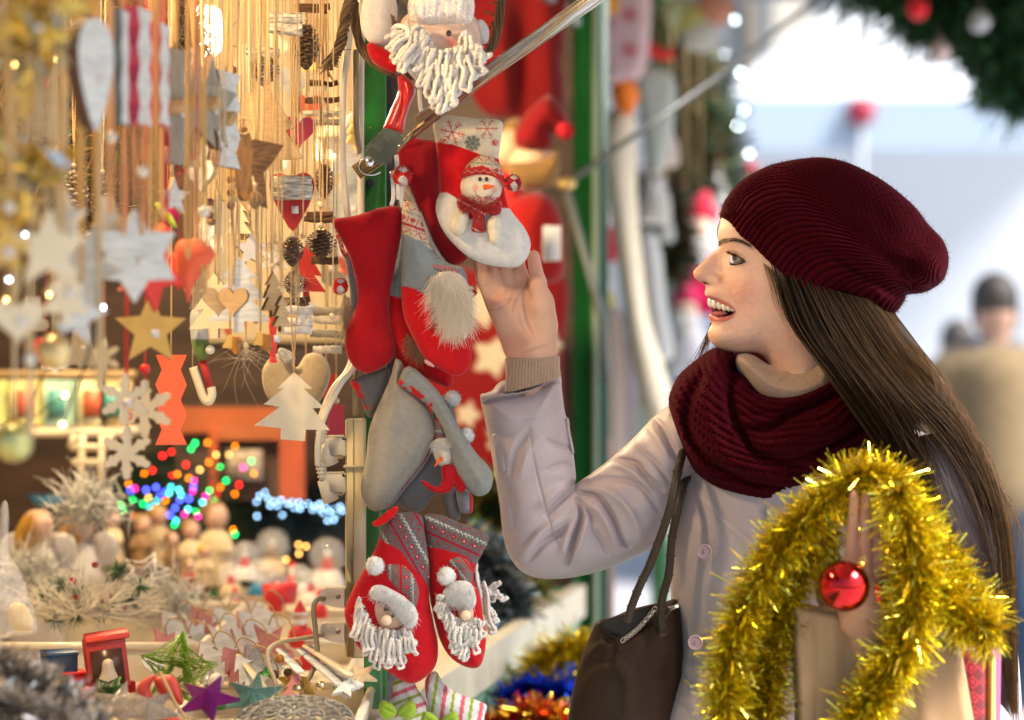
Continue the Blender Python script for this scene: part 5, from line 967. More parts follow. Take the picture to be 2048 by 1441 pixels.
for lab, px, py, r in (('pale green glass bauble at the left edge', 28, 885, 40), ('dark golden bauble high in the left corner', 8, 285, 26)):
    t = hang('bauble', lab, 'bauble', px, py - r, 2.3, None, string=rib_c, sr=.002, n=1); b = MB(); b.sph(P(px, py, 2.3), r * K * 2.3, 24, 16); b.build('glass_ball', mat('green_gold_glass', (.46, .46, .16), rough=.2, metal=.5, coat=.6), t); b = MB(); b.lathe(P(px, py - r, 2.3), [(.005, -.004), (.005, .004), (0, .004)], 12); b.build('cap', W['gold'], t)
# flat ribbons with beads filling the left side
RB = [(18, 210, 620, 'rib_t'), (42, 330, 560, 'rib_c'), (76, 150, 300, 'rib_c'), (100, 210, 430, 'rib_c'), (124, 150, 470, 'rib_t'), (138, 120, 520, 'rib_t'), (158, 180, 700, 'rib_t'), (184, 250, 460, 'rib_t'), (222, 180, 430, 'rib_p'), (232, 330, 480, 'rib_p'), (248, 245, 470, 'rib_p'), (262, 250, 480, 'rib_p'), (285, 240, 470, 'rib_p'), (296, 250, 600, 'rib_t'), (312, 240, 470, 'rib_t'),
      (330, 10, 120, 'rib_p'), (308, -20, 110, 'rib_p'), (360, 280, 480, 'rib_t'), (376, 290, 520, 'rib_t'), (395, 0, 200, 'rib_t'), (408, 300, 590, 'rib_t'), (430, 290, 590, 'rib_t'), (445, 60, 560, 'rib_c'), (470, 400, 600, 'rib_t'), (60, 600, 880, 'rib_c'), (120, 560, 700, 'rib_c'), (200, 600, 780, 'rib_c'), (6, 600, 900, 'rib_c')]
ORD = 'first second third fourth fifth sixth seventh eighth ninth tenth eleventh twelfth thirteenth fourteenth'.split()
RB = [q for i, q in enumerate(RB) if i % 2 == 0]
for i, (px, y0, y1, mm) in enumerate(RB):
    d = 2.1 + 1.05 * px / 700 + random.uniform(-.05, .08); t = thing('hanging_ribbon', 'narrow %s ribbon loop, %s of its colour from the left edge' % ({'rib_t': 'tan', 'rib_c': 'cream', 'rib_p': 'peach', 'rib_r': 'red'}[mm], ORD[sorted(q[0] for q in RB if q[3] == mm).index(px)]), 'ribbon', P(px, y1, d), 'ribbon loops of ornaments at the left')
    mt = {'rib_t': rib_t, 'rib_c': rib_c, 'rib_p': rib_p, 'rib_r': rib_r}[mm]; b = MB()
    for s_ in (-1, 1): b.tube(cr([P(px, y1, d), P(px + s_ * 4, y1 - 30, d + .003 * s_), P(px + s_ * 5, (y0 + y1) / 2, d), P(px + s_ * 2, y0 - 40, d), P(px, -230, d)], 4), .0017, 6, flat=.3)
    b.build('ribbon_band', mt, t)
    if i % 2 == 0: b = MB(); b.sph(P(px, (y0 + y1) / 2 + 40 * math.sin(i), d - .004), 12 * K * d, 14, 10); b.build('bead', bead_s, t)
# thin jute strings between the focused ornaments
for i, px in enumerate((492, 512, 541, 566, 606, 629, 664)):
    d = 3.0 + .2 * random.random(); y1 = random.choice((470, 560, 640, 700)); t = hang('hanging_twine', 'thin jute twine in the sharp middle part, %s from the left' % ORD[i], 'twine', px, y1, d, 'thin jute twines', n=random.choice((1, 2)), sway=14, beads=((8, 6, bead_w),) if i % 3 == 0 else ())
    b = MB(); b.sph(P(px, y1 + 3, d), .0035, 8, 6); b.build('knot', jute, t)
# hairy jute tufts
def tuft(label, px, py, n, ln, d):
    L = [];
    for _ in range(n):
        p = P(px + random.uniform(-4, 4), py + random.uniform(-20, 20), d); e = rng.normal(size=3) * [1, .5, 1]; L.append(cr([p, p + e * ln * .4, p + e * ln * .6 + rng.normal(size=3) * ln * .5], 3))
    o_ = strands(L, .0002, 'jute_tuft', mat('jute_hair', (.62, .5, .32), rough=.8)); tag(o_, label, 'jute tuft')
tuft('frayed jute tuft between the pine cone and the snowy sticks', 590, 575, 90, .018, 3.08); tuft('frayed jute bow under the heart strings', 552, 490, 60, .02, 3.06); tuft('frayed jute end below the little wooden bell', 490, 705, 50, .03, 2.97)
# gold and silver decorations, top left corner
goldleaf = mat('gold_leaf', (.72, .50, .10), rough=.3, metal=.85); silverleaf = mat('silver_leaf', (.5, .55, .55), rough=.3, metal=.8)
def spray(label, cx, cy, r, d, n, mt, lw, seed, mt2=None):
    t = thing('leaf_spray', label, 'decoration', P(cx, cy + r * .5, d)); rr = np.random.default_rng(seed)
    for m_, nn in ((mt, n), (mt2, n // 2)):
        if m_ is None: continue
        b = MB()
        for _ in range(nn):
            v = rr.normal(size=3); v /= np.linalg.norm(v); c = P(cx, cy, d) + v * r * K * d * rr.uniform(.2, 1); u = rr.normal(size=3); u /= np.linalg.norm(u); w = np.cross(u, rr.normal(size=3)); w /= np.linalg.norm(w); L_ = lw * rr.uniform(.6, 1.3)
            b.add([c - u * L_, c + w * L_ * .35, c + u * L_, c - w * L_ * .35], [(0, 1, 2, 3)])
        b.build('leaves', m_, t, smooth=False)
    b = MB(); b.tube(cr([P(cx, cy + r * .5, d), P(cx + 4, cy, d), P(cx, -200, d)], 4), .002, 6); b.build('stem', rib_t, t)
spray('gold and silver leaf spray in the top left corner', 60, 60, 110, 2.15, 90, goldleaf, .016, 3, silverleaf)
spray('silvery leaf spray under the gold one at the left', 70, 330, 70, 2.2, 50, goldleaf, .014, 4, silverleaf)
spray('gold leaf spray hanging low at the left edge', 20, 420, 60, 2.15, 50, goldleaf, .014, 5)
# straw wreaths behind
straw = mat('straw', (.15, .085, .025), rough=.6, rnd=.6)
def wreath(label, cx, cy, rx, ry, w, d, n, seed, mt=straw, mt2=None):
    t = thing('straw_wreath', label, 'wreath', P(cx, cy + ry, d), 'dried wreaths inside the stall'); rr = np.random.default_rng(seed)
    for m_, nn in ((mt, n), (mt2, n // 3)):
        if m_ is None: continue
        L = []
        for _ in range(nn):
            a = rr.uniform(0, 6.28); k = rr.normal(0, .35); c = np.array([cx + (rx + k * w) * math.cos(a), cy + (ry + k * w) * math.sin(a)]); p = P(c[0], c[1], d + rr.normal(0, .02)); tg = np.array([-math.sin(a), 0, -math.cos(a)]) * rr.choice((-1, 1)); e = tg + rr.normal(0, .45, 3); e /= np.linalg.norm(e); l_ = rr.uniform(.03, .09); L.append([p, p + e * l_ * .5 + rr.normal(0, .003, 3), p + e * l_])
        strands(L, .0016, 'twigs', m_, t)
    b = MB(); b.tube([P(cx + rx * math.cos(a), cy + ry * math.sin(a), d) for a in np.linspace(0, 6.28, 40)], w * .8 * K * d, 10); b.build('ring', mat('wreath_core', (.05, .03, .012), rough=.9), t)
    b = MB(); b.tube([P(cx, cy - ry, d), [P(cx, cy - ry, d)[0], d, RAILZ]], .002, 6); b.build('string', jute, t)
pine_n = mat('pine_needles', (.03, .09, .015), rough=.5, rnd=.4)
wreath('dark straw wreath with green sprigs behind the left ribbons', 95, 190, 130, 130, 60, 3.1, 2600, 1, straw, pine_n); wreath('dark twig wreath near the top, left of the lamp', 270, 90, 90, 80, 50, 3.3, 1800, 2, mat('dark_twigs', (.10, .075, .06), rough=.6, rnd=.5)); wreath('dried twig wreath low behind the left ribbons', 215, 330, 80, 95, 40, 3.2, 1600, 3, straw)

for a in (('star', 'honey yellow star high at the left, in front of the leaf spray', 60, 200, 110, 2.2, 'yellow', .5), ('heart', 'cream heart low at the left edge', 35, 640, 100, 2.2, 'cream', .4), ('star', 'yellow star between the cream star and the left edge', 50, 410, 110, 2.25, 'yellow', -.3), ('tree', 'cream fir tree left of the white star cluster', 128, 580, 130, 2.3, 'cream', .6), ('heart', 'yellow wooden heart under the silvery spray', 105, 330, 90, 2.3, 'yellow', -.5), ('bell', 'cream bell right of the cream tree', 215, 430, 80, 2.5, 'cream', .4),
          ('star', 'small whitewashed star just right of the twig knot', 345, 395, 80, 2.8, 'pale', .7), ('heart', 'whitewashed heart in front of the cream wall, under the carved stars', 405, 350, 70, 2.9, 'pale', -.6), ('star', 'small white star low behind the plywood hearts', 500, 500, 74, 3.1, 'white', .5), ('tree', 'small cream fir tree right of the carved pieces', 480, 440, 80, 3.1, 'cream', -.5), ('flake', 'white snowflake behind the frayed jute bow', 548, 520, 64, 3.25, 'white', .3)):
    F(a[0], a[1], a[2], a[3], a[4], a[5], W[a[6]], W['tan'], a[7], group=G1, n=1, hsz=a[4] * .8, string=rib_c, sr=.0018, th=.008)
# ================================================================ GOODS ON THE COUNTER
def on_c(px, py, z=0.0): d = (CAMZ - CT - z) / (K * (py - 720.5)); p = P(px, py, d); return p
glitter = lambda nm, c: mat('glitter_' + nm, c, rough=.28, metal=.75, noise=.75, nscale=900, bump=1.0, bscale=1100, bdist=.004)
plastic = mat('cream_tray_plastic', (.62, .55, .42), rough=.35, coat=.3)
def tray(label, x0, x1, y0, y1, z0, h, wl=.012):
    """corners in metres"""
    t = thing('plastic_tray', label, 'tray', ((x0 + x1) / 2, (y0 + y1) / 2, z0)); b = MB(); cx, cy = (x0 + x1) / 2, (y0 + y1) / 2; b.box((cx, cy, z0 + .003), (x1 - x0 - .02, y1 - y0 - .02, .006))
    for (ax, ay, sx, sy, rx, ry) in ((cx, y0, x1 - x0, .004, -.12, 0), (cx, y1, x1 - x0, .004, .12, 0), (x0, cy, .004, y1 - y0, 0, .12), (x1, cy, .004, y1 - y0, 0, -.12)):
        b.box((ax, ay, z0 + h / 2), (sx, sy, h), rot=Matrix.Rotation(rx, 3, 'X') @ Matrix.Rotation(-ry, 3, 'Y'))
    b.build('tray_body', plastic, t, smooth=False); b = MB()
    for p, q in (((x0, y0), (x1, y0)), ((x1, y0), (x1, y1)), ((x1, y1), (x0, y1)), ((x0, y1), (x0, y0))): b.tube([(*p, z0 + h), (*q, z0 + h)], wl / 2, 8)
    b.build('rim', plastic, t); return t
tray('long cream plastic tray full of snowy twig decorations', -.84, -.44, 3.42, 4.0, CT, .085); tray('shallow cream tray with small wooden ornaments right beside the post', -.42, -.19, 2.96, 3.30, CT, .045)
tray('cream tray of leaning pink and white wooden stars', -.55, -.235, 3.33, 3.85, CT, .04); tray('low cream tray under the snow globes at the back', -.52, -.10, 4.25, 4.62, CT, .05); tray('cream tray at the lower left corner holding little boxes', -.80, -.56, 2.95, 3.35, CT, .03)
# blond angels
def angel(label, px, py, hr, d, seed):
    c = P(px, py, d); t = thing('angel_doll', label, 'doll', (c[0], d, CT)); s = K * d; b = MB(); b.sph(c, hr * s, 20, 14); b.build('head', mat('doll_skin', (.62, .38, .28), rough=.6, sss=.1), t)
    L = []; 
    for i in range(900):
        v = rng.normal(size=3); v /= np.linalg.norm(v)
        if v[0] > .15 and v[2] < .75 or v[1] < -.85: continue
        p0 = c + v * hr * s; L.append([p0, p0 + np.array([-.3 * abs(v[0]), v[1] * .3, -1]) * hr * s * .6 + v * .004, p0 + np.array([-.1, v[1] * .2, -1]) * hr * s * 1.3 + v * .003])
    strands(L, .0016, 'golden_hair', mat('golden_hair', (.62, .32, .05), rough=.35, metal=.3, rnd=.3), t)
    z0 = c[2] - hr * s * .8; b = MB(); b.lathe((c[0], c[1], CT), [(hr * s * 1.9, 0), (hr * s * 1.7, (z0 - CT) * .5), (hr * s * .9, (z0 - CT) * .92), (0, z0 - CT)], 24); b.build('gown', mat('white_tulle', (.62, .58, .56), rough=.8, noise=.12, nscale=60, bump=.6, bscale=120, bdist=.004, trl=.2), t)
    for sx in (-1, 1): b = MB(); b.sph((c[0] + sx * hr * s * 1.5, c[1] + .01, z0 - .02), (hr * s * .9, .006, hr * s * 1.1), 14, 8); b.build('wing', MATS['white_tulle'], t)
angel('blond angel doll in white tulle, leftmost on the counter', 74, 1052, 33, 4.0, 1); angel('second blond angel doll partly behind silvery leaves', 158, 1050, 32, 4.1, 2)
# figurine builder
def figurine(label, px, py, hpx, d, robe, hair, headr=.15, extra=None, name='figurine', cat='figurine', z=None):
    s = K * d; H = hpx * s; top = P(px, py, d); z0 = top[2] - H; t = thing(name, label, cat, (top[0], d, z0), 'little figurines on the counter'); b = MB(); hr = H * headr
    b.lathe((top[0], d, z0), [(H * .24, 0), (H * .25, H * .04), (H * .18, H * .35), (H * .19, H * .5), (H * .12, H * .66), (0, H * .7)], 18); b.build('robe', robe, t)
    b = MB(); b.sph((top[0] + .0, d, z0 + H * .83), (hr, hr, hr * 1.1), 14, 10); b.build('head', MATS['doll_skin'], t)
    b = MB(); b.sph((top[0] - hr * .25, d + hr * .2, z0 + H * .87), (hr * 1.12, hr * 1.1, hr * 1.05), 12, 8, jit=.06); b.build('hair', hair, t)
    for sx in (-1, 1): b = MB(); b.tube([(top[0] + sx * H * .13, d - .002, z0 + H * .6), (top[0] + sx * H * .19, d - H * .1, z0 + H * .42), (top[0] + sx * H * .05, d - H * .2, z0 + H * .44)], H * .045, 8); b.build('arm', robe, t)
    return t
clay = mat('cream_clay', (.60, .48, .30), rough=.6, noise=.15, nscale=60); clayb = mat('brown_clay', (.26, .15, .07), rough=.6, noise=.3, nscale=60); clayr = mat('rust_clay', (.34, .07, .03), rough=.5); redf = mat('santa_red', (.55, .02, .02), rough=.5); whitef = mat('santa_white', (.68, .66, .62), rough=.6); greenf = mat('elf_green', (.05, .20, .05), rough=.5)
for a in (('brown haired clay child figurine behind the snowy tray, leftmost of the row', 225, 1022, 105, 4.4, clay, clayb), ('cream clay figurine with tall brown hair in the back row', 285, 1030, 110, 4.5, clayb, clayb), ('pale clay figurine beside the coloured lights', 318, 1012, 120, 4.6, clay, W['yellow']), ('small brown clay figurine in front of the coloured lights', 345, 1065, 90, 4.3, clayb, clayb),
          ('cream clay figurine holding a star, middle of the row', 382, 1040, 120, 4.4, clay, clayb), ('rust red kneeling clay figurine', 378, 1120, 66, 4.15, clayr, clayb), ('tall cream clay angel figurine with brown hair, rightmost', 432, 1005, 165, 4.5, clay, clayb), ('little cream clay figurine under the tall angel', 410, 1090, 80, 4.2, clay, W['yellow'])): figurine(*a)
def santa(label, px, py, hpx, d, green=False):
    s = K * d; H = hpx * s; top = P(px, py, d); z0 = top[2] - H; t = thing('santa_figurine', label, 'figurine', (top[0], d, z0), 'small santa figurines'); x = top[0]
    b = MB(); b.lathe((x, d, z0), [(H * .2, 0), (H * .26, H * .1), (H * .24, H * .3), (H * .14, H * .5), (0, H * .54)], 18); b.build('coat', redf if not green else greenf, t); b = MB(); b.sph((x, d, z0 + H * .62), H * .14, 14, 10); b.build('face', MATS['doll_skin'], t)
    b = MB(); b.sph((x, d - H * .06, z0 + H * .52), (H * .13, H * .1, H * .14), 12, 8, jit=.05); b.build('beard', whitef, t); b = MB(); b.lathe((x, d, z0 + H * .7), [(H * .155, 0), (H * .11, H * .12), (H * .03, H * .26), (0, H * .3)], 16); b.build('hat', redf, t); b = MB(); b.lathe((x, d, z0 + H * .68), [(H * .15, 0), (H * .18, H * .03), (H * .15, H * .06)], 16); b.build('hat_band', whitef, t); return t
for a in (('tiny santa figurine before the middle snow globe', 552, 1165, 60, 4.1), ('santa figurine in red leaning by the low plugs', 600, 1200, 95, 3.7), ('red and green santa figurine beneath the plugs', 620, 1255, 85, 3.5), ('tiny santa figurine left of the red globe', 585, 1120, 56, 4.4), ('tiny santa figurine in the front row of globes', 470, 1172, 50, 4.1), ('small santa figurine behind the wooden stars', 505, 1195, 60, 3.95), ('small white bearded santa figurine right of the globes', 640, 1175, 62, 4.1)): santa(*a)
# snow globes
glass = mat('clear_glass', (.95, .97, 1), rough=.04, alpha=.2, spec=1.0, coat=1)
def globe(label, px, py, r, d, basec, inner):
    c = P(px, py, d); R_ = r * K * d; t = thing('snow_globe', label, 'snow globe', (c[0], d, c[2] - R_ * 1.6), 'snow globes on the counter')
    b = MB(); b.sph(c, R_, 28, 20); b.build('glass_ball', glass, t); b = MB(); b.lathe((c[0], d, c[2] - R_ * 1.6), [(0, 0), (R_ * .95, 0), (R_ * .95, R_ * .15), (R_ * .78, R_ * .6), (R_ * .6, R_ * .85), (0, R_ * .9)], 24); b.build('base', basec, t)
    b = MB(); b.lathe((c[0], d, c[2] - R_ * .75), [(R_ * .34, 0), (R_ * .3, R_ * .5), (0, R_ * .95)], 14); b.build('little_figure', inner, t); b = MB(); b.sph((c[0], d - .002, c[2] + R_ * .1), R_ * .2, 10, 8); b.build('figure_head', whitef, t); return t
for a in (('snow globe with a small santa, left of the white lights', 490, 1112, 30, 4.4, whitef, redf), ('largest snow globe with red backdrop, beside the power strip', 655, 1112, 38, 4.5, whitef, redf), ('snow globe with brown house behind the front row', 545, 1092, 35, 4.7, clay, clayb), ('snow globe with blue base in the middle', 522, 1145, 28, 4.15, mat('blue_base', (.03, .22, .42), rough=.4), whitef),
          ('small snow globe with a red skirted base', 555, 1168, 24, 4.0, redf, redf), ('small snow globe with white base under the red one', 622, 1165, 27, 4.2, whitef, redf), ('snow globe at the left end of the globes', 462, 1150, 26, 4.2, clay, redf), ('tiny snow globe in front by the santas', 600, 1150, 22, 4.3, whitef, greenf)): globe(*a)
b = MB(); q = P(560, 1206, 3.98); b.lathe(q, [(.026, 0), (.03, .03), (.0, .032)], 20); tag(b.build('gift_tin', redf), 'small round red tin under the globes', 'tin')
# fairy lights
def emis(nm, c, s): return mat('led_' + nm, c, emit=c, estr=s)
LED = [emis('green', (.0, 1, .18), 5), emis('red', (1, .01, .01), 7), emis('orange', (1, .22, .0), 5), emis('blue', (.04, .06, 1), 12), emis('cyan', (.1, .9, 1), 5), emis('warm', (1, .5, .12), 5), emis('magenta', (1, .02, .35), 5)]; LEDW = emis('white', (.35, .65, 1), 3.6)
wire = mat('dark_wire', (.01, .03, .015), rough=.5)
def lights(label, pts, d, mats_, seed, tree=None):
    t = thing('fairy_lights', label, 'fairy lights', P(np.mean([p[0] for p in pts]), max(p[1] for p in pts), d)); rr = random.Random(seed); last = None
    b = MB(); b.tube(cr([P(x, y, d + dz) for x, y, dz, k in pts], 2), .0012, 5); b.build('wire', wire, t)
    for x, y, dz, k in pts: b = MB(); b.sph(P(x, y, d + dz - .003), .0028, 8, 6); b.build('led', mats_[k], t)
    return t
pt = [(415, 886, 2), (325, 912, 1), (343, 905, 1), (390, 887, 0), (382, 898, 0), (458, 910, 5), (432, 910, 5), (503, 922, 0), (470, 893, 2), (418, 925, 2), (486, 935, 6), (305, 941, 1), (288, 947, 2), (355, 949, 2), (345, 950, 1), (378, 957, 2), (508, 948, 2), (388, 962, 6), (257, 968, 2), (270, 978, 6), (261, 981, 3), (292, 980, 3), (342, 975, 4), (358, 980, 4), (385, 983, 6), (387, 975, 3), (419, 982, 0), (434, 988, 1), (411, 993, 6), (478, 970, 1), (470, 988, 2), (266, 1000, 0), (297, 996, 5), (319, 992, 3), (338, 987, 4), (313, 1004, 4), (331, 1002, 2), (362, 990, 4), (378, 998, 3), (405, 1005, 4), (428, 1001, 0), (242, 1010, 0), (286, 1008, 0), (245, 1022, 0), (350, 1016, 3), (376, 1019, 4), (392, 1022, 0), (265, 1032, 2), (283, 1032, 4), (352, 1042, 4), (349, 1050, 0), (369, 1029, 6), (378, 1044, 2), (470, 1069, 0), (368, 1066, 3), (466, 1060, 2), (396, 1033, 6), (312, 975, 3), (330, 985, 3), (360, 1000, 3), (300, 1015, 4), (322, 1018, 0), (340, 1030, 3), (404, 1022, 3), (420, 1015, 0), (441, 975, 2), (452, 962, 0), (400, 940, 5), (372, 930, 1), (440, 935, 0)]
rr = random.Random(5); lights('tangle of multicoloured fairy lights glowing on a dark artificial tree', [(x, y, rr.uniform(-.06, .06), k) for x, y, k in pt], 4.75, LED, 1)
pw = [(519, 992), (513, 1004), (514, 1033), (530, 985), (536, 998), (548, 1003), (555, 1012), (565, 1030), (575, 1008), (584, 1004), (598, 1005), (606, 1012), (600, 1018), (616, 1008), (628, 1013), (641, 1018), (650, 1015), (645, 1026), (660, 1024), (667, 1018), (672, 1030), (655, 1042), (668, 1040), (680, 1014), (685, 1022), (640, 1008), (626, 1020), (588, 1016), (562, 1000), (540, 1012), (597, 1090), (598, 1108), (612, 1093), (572, 1120)]
lights('string of cool white fairy lights left of the power strip', [(x, y, rr.uniform(-.05, .05), 0 if y < 1060 else 1) for x, y in pw], 4.8, [LEDW, LED[5]], 2)
def bush(label, cx, cy, rx, ry, d, n, mt, seed, name='artificial_tree', cat='tree', ln=.045, rad=.0012):
    t = thing(name, label, cat, P(cx, cy + ry, d)); rr = np.random.default_rng(seed); L = []
    for _ in range(n):
        v = rr.normal(size=3); v /= np.linalg.norm(v); v *= rr.uniform(.15, 1) ** .6; p = P(cx, cy, d) + v * [rx * K * d, .09, ry * K * d]; e = v + rr.normal(0, .7, 3); e /= np.linalg.norm(e); l_ = ln * rr.uniform(.4, 1.2); L.append([p, p + e * l_ * .5, p + e * l_])
    strands(L, rad, 'needles', mt, t); b = MB(); q = P(cx, cy + ry, d); b.tube([q, P(cx, cy - ry * .7, d)], [.012, .003], 8); b.build('trunk', wood_d, t); return t
bush('dark artificial fir holding the coloured lights', 380, 985, 150, 95, 4.95, 3600, mat('dark_needles', (.012, .04, .02), rough=.5, rnd=.4), 3); bush('dark blue green tinsel fir behind the white lights', 600, 1040, 100, 60, 5.0, 2200, mat('blue_needles', (.015, .04, .055), rough=.35, rnd=.5), 4)
# snowy twigs with pine and berries
t = thing('twig_star', 'snowy twig star with pine sprigs and red berries in the long tray', 'decoration', on_c(190, 1262, .06)); L = []; cx, cy, dd = 180, 1195, 3.62
for i in range(760):
    a = rng.uniform(-.25, 3.35); r0 = rng.uniform(0, .55); p = P(cx, cy + 40, dd) + np.array([math.cos(a) * r0 * .16, rng.uniform(-.09, .09), math.sin(a) * r0 * .05 + .01]); e = np.array([math.cos(a) + rng.normal(0, .5), rng.normal(0, .4), abs(math.sin(a)) * .55 + rng.normal(0, .35)]); e /= np.linalg.norm(e); l_ = rng.uniform(.02, .07); L.append([p, p + e * l_ * .5 + rng.normal(0, .004, 3), p + e * l_])
strands(L, .0011, 'snowy_twigs', mat('snow_twig', (.66, .60, .50), rough=.8, noise=.2, nscale=200), t)
L = []
for (x, y) in ((90, 1195), (125, 1170), (160, 1190), (200, 1225), (235, 1140), (262, 1200), (60, 1220), (150, 1240), (280, 1175), (215, 1205), (110, 1240)):
    q = P(x, y, dd - .05)
    for _ in range(60): e = rng.normal(size=3); e /= np.linalg.norm(e); L.append([q + e * .002, q + e * .012, q + e * rng.uniform(.015, .026)])
strands(L, .0006, 'pine_sprigs', mat('pine_sprig', (.04, .11, .035), rough=.5, rnd=.4), t)
for (x, y, r) in ((145, 1163, 8), (152, 1195, 6), (205, 1200, 9), (222, 1192, 5), (190, 1130, 7), (92, 1240, 5), (250, 1215, 5)): b = MB(); b.sph(P(x, y, dd - .06), r * K * dd, 12, 8); b.build('berry', mat('berry_red', (.35, .01, .015), rough=.15, coat=.8), t)
for seed, (cx_, cy_) in enumerate(((175, 1010), (330, 1200), (60, 1150))):
    L = []
    for _ in range(420): p = P(cx_ + rng.normal(0, 28), cy_ + rng.normal(0, 18), 3.85 + rng.normal(0, .03)); e = rng.normal(size=3); e /= np.linalg.norm(e); L.append([p, p + e * .02, p + e * .045 + rng.normal(0, .006, 3)])
    t_ = thing('frosted_twigs', ('frosted silver leafy twigs above the second angel', 'bunch of frosted white twigs right of the pine sprigs', 'bunch of frosted white twigs by the leftmost angel')[seed], 'decoration', P(cx_, cy_ + 40, 3.85)); strands(L, .0014, 'twigs', mat('frost', (.55, .53, .48), rough=.5, rnd=.5), t_)
# white twig stars lying in the tray (outlined)
def wire_star(label, px, py, r, d, mt, tilt, rot, rad=.0013, n=2, group=None, name='wire_star', dens=70):
    t = thing(name, label, 'star', P(px, py + r * .5, d), group); c = P(px, py, d); R_ = r * K * d; M_ = Matrix.Rotation(tilt, 3, 'X'); o = star_o(R_, 5, .42, rot); b = MB()
    V = lambda x, z, y=0: c + np.array(M_ @ Vector((x, y, z)))
    for yy in (-.006, .006): b.tube([V(x, z, yy) for x, z in o + [o[0]]], rad, 6)
    b.build('star_frame', mt, t); L = []
    for _ in range(dens):
        k = rng.integers(0, 10); k2 = (k + rng.integers(1, 4)) % 10; a = np.array(o[k]) * rng.uniform(.4, 1) ; e = np.array(o[k2]) * rng.uniform(.3, 1); L.append([V(a[0], a[1], -.006), V((a[0] + e[0]) / 2, (a[1] + e[1]) / 2, rng.uniform(-.012, .012)), V(e[0], e[1], .006)])
    strands(L, rad * .55, 'wire_mesh', mt, t, taper=False); return t
wire_star('light green glitter wire star standing over the trays', 355, 1345, 82, 3.0, glitter('green', (.30, .55, .05)), -.35, .1, dens=150)
wire_star('darker green wire star lying below the bird box', 218, 1385, 40, 2.95, glitter('dark_green', (.08, .22, .05)), -1.0, .5)
wire_star('white wire star outline lying in the long tray', 290, 1145, 50, 3.7, mat('white_wire', (.7, .68, .64), rough=.5), -.9, .3, dens=10)
def solid_star(label, px, py, r, d, mt, tilt, rot, th=.012, pts=5, ri=.42, puffed=.018):
    t_c = P(px, py, d); R_ = r * K * d; M_ = Matrix.Rotation(tilt, 3, 'X'); o = star_o(R_, pts, ri, rot); N = len(o); b = MB(); V = [np.array(M_ @ Vector((0, -puffed, 0))), np.array(M_ @ Vector((0, puffed, 0)))] + [np.array(M_ @ Vector((x, -.002, z))) for x, z in o] + [np.array(M_ @ Vector((x, .002, z))) for x, z in o]
    b.add(np.array(V) + t_c, [(0, 2 + i, 2 + (i + 1) % N) for i in range(N)] + [(1, 2 + N + (i + 1) % N, 2 + N + i) for i in range(N)] + [(2 + i, 2 + N + i, 2 + N + (i + 1) % N, 2 + (i + 1) % N) for i in range(N)]); return tag(b.build('glitter_star', mt, smooth=False), label, 'star')
solid_star('purple glitter star lying near the bottom edge', 415, 1398, 66, 2.93, glitter('purple', (.24, .02, .26)), -.9, .35); solid_star('teal glitter star between the purple star and silver disc', 508, 1395, 62, 3.0, glitter('teal', (.14, .32, .33)), -.75, .1, pts=6, ri=.45); solid_star('silver glitter star leaning at the lower left centre', 236, 1410, 60, 2.9, glitter('silver', (.55, .52, .50)), -.8, .2)
solid_star('loose silver glitter star behind the red crescent', 300, 1420, 60, 2.86, glitter('silver', (.5, .5, .5)), -1.0, .6)
# silver lace disc, red crescent, bird box, tins
t = thing('lace_disc', 'openwork silver disc at the bottom edge left of the green post', 'ornament', P(590, 1450, 2.95)); c = P(588, 1446, 2.93)
b = MB(); M_ = Matrix.Rotation(-1.22, 3, 'X')
for rr_, n_ in ((.017, 8), (.034, 14), (.052, 20), (.067, 28)):
    b.tube([c + np.array(M_ @ Vector((rr_ * math.cos(a) * 1.08, -.016 * (1 - rr_ / .07), rr_ * math.sin(a)))) for a in np.linspace(0, 6.283, 40)], .0022, 6)
    for k in range(n_): a = 2 * math.pi * k / n_; b.tube([c + np.array(M_ @ Vector((f * math.cos(a + g) * 1.08, -.016 * (1 - f / .07), f * math.sin(a + g)))) for f, g in ((rr_ - .015, -.1), (rr_ - .008, .12), (rr_, 0))], .0022, 5)
b.build('lace_body', glitter('grey_silver', (.34, .34, .33)), t)
t = thing('red_crescent', 'smooth coral red wooden crescent tied with jute, bottom edge', 'ornament', P(310, 1441, 2.88)); puff('crescent_body', [(275, 1372), (300, 1352), (312, 1352), (300, 1380), (318, 1410), (350, 1432), (372, 1450), (340, 1460), (300, 1440), (278, 1410)], 2.9, T=.012, Rr=.014, step=3, mats=mat('coral_lacquer', (.55, .06, .04), rough=.45), parent=t)
puff('crescent_half', [(308, 1358), (345, 1352), (362, 1380), (365, 1412), (345, 1400), (322, 1392)], 2.92, T=.008, Rr=.01, step=3, mats=MATS['coral_lacquer'], parent=t); b = MB(); b.tube(cr([P(320, 1345, 2.88), P(335, 1375, 2.87), P(352, 1410, 2.87), P(375, 1440, 2.87)], 4), .0022, 7); b.build('jute_tie', jute, t)
t = thing('gift_box', 'red box with snowy top and a white bird figure in its window', 'box', P(212, 1370, 3.1)); q = P(212, 1325, 3.1); rot = Matrix.Rotation(.25, 3, 'Z') @ Matrix.Rotation(-.12, 3, 'Y'); b = MB(); b.box(q, (.052, .045, .062), rot=rot, bev=.001); b.build('box_body', mat('box_red', (.36, .025, .02), rough=.5, noise=.2, nscale=80), t)
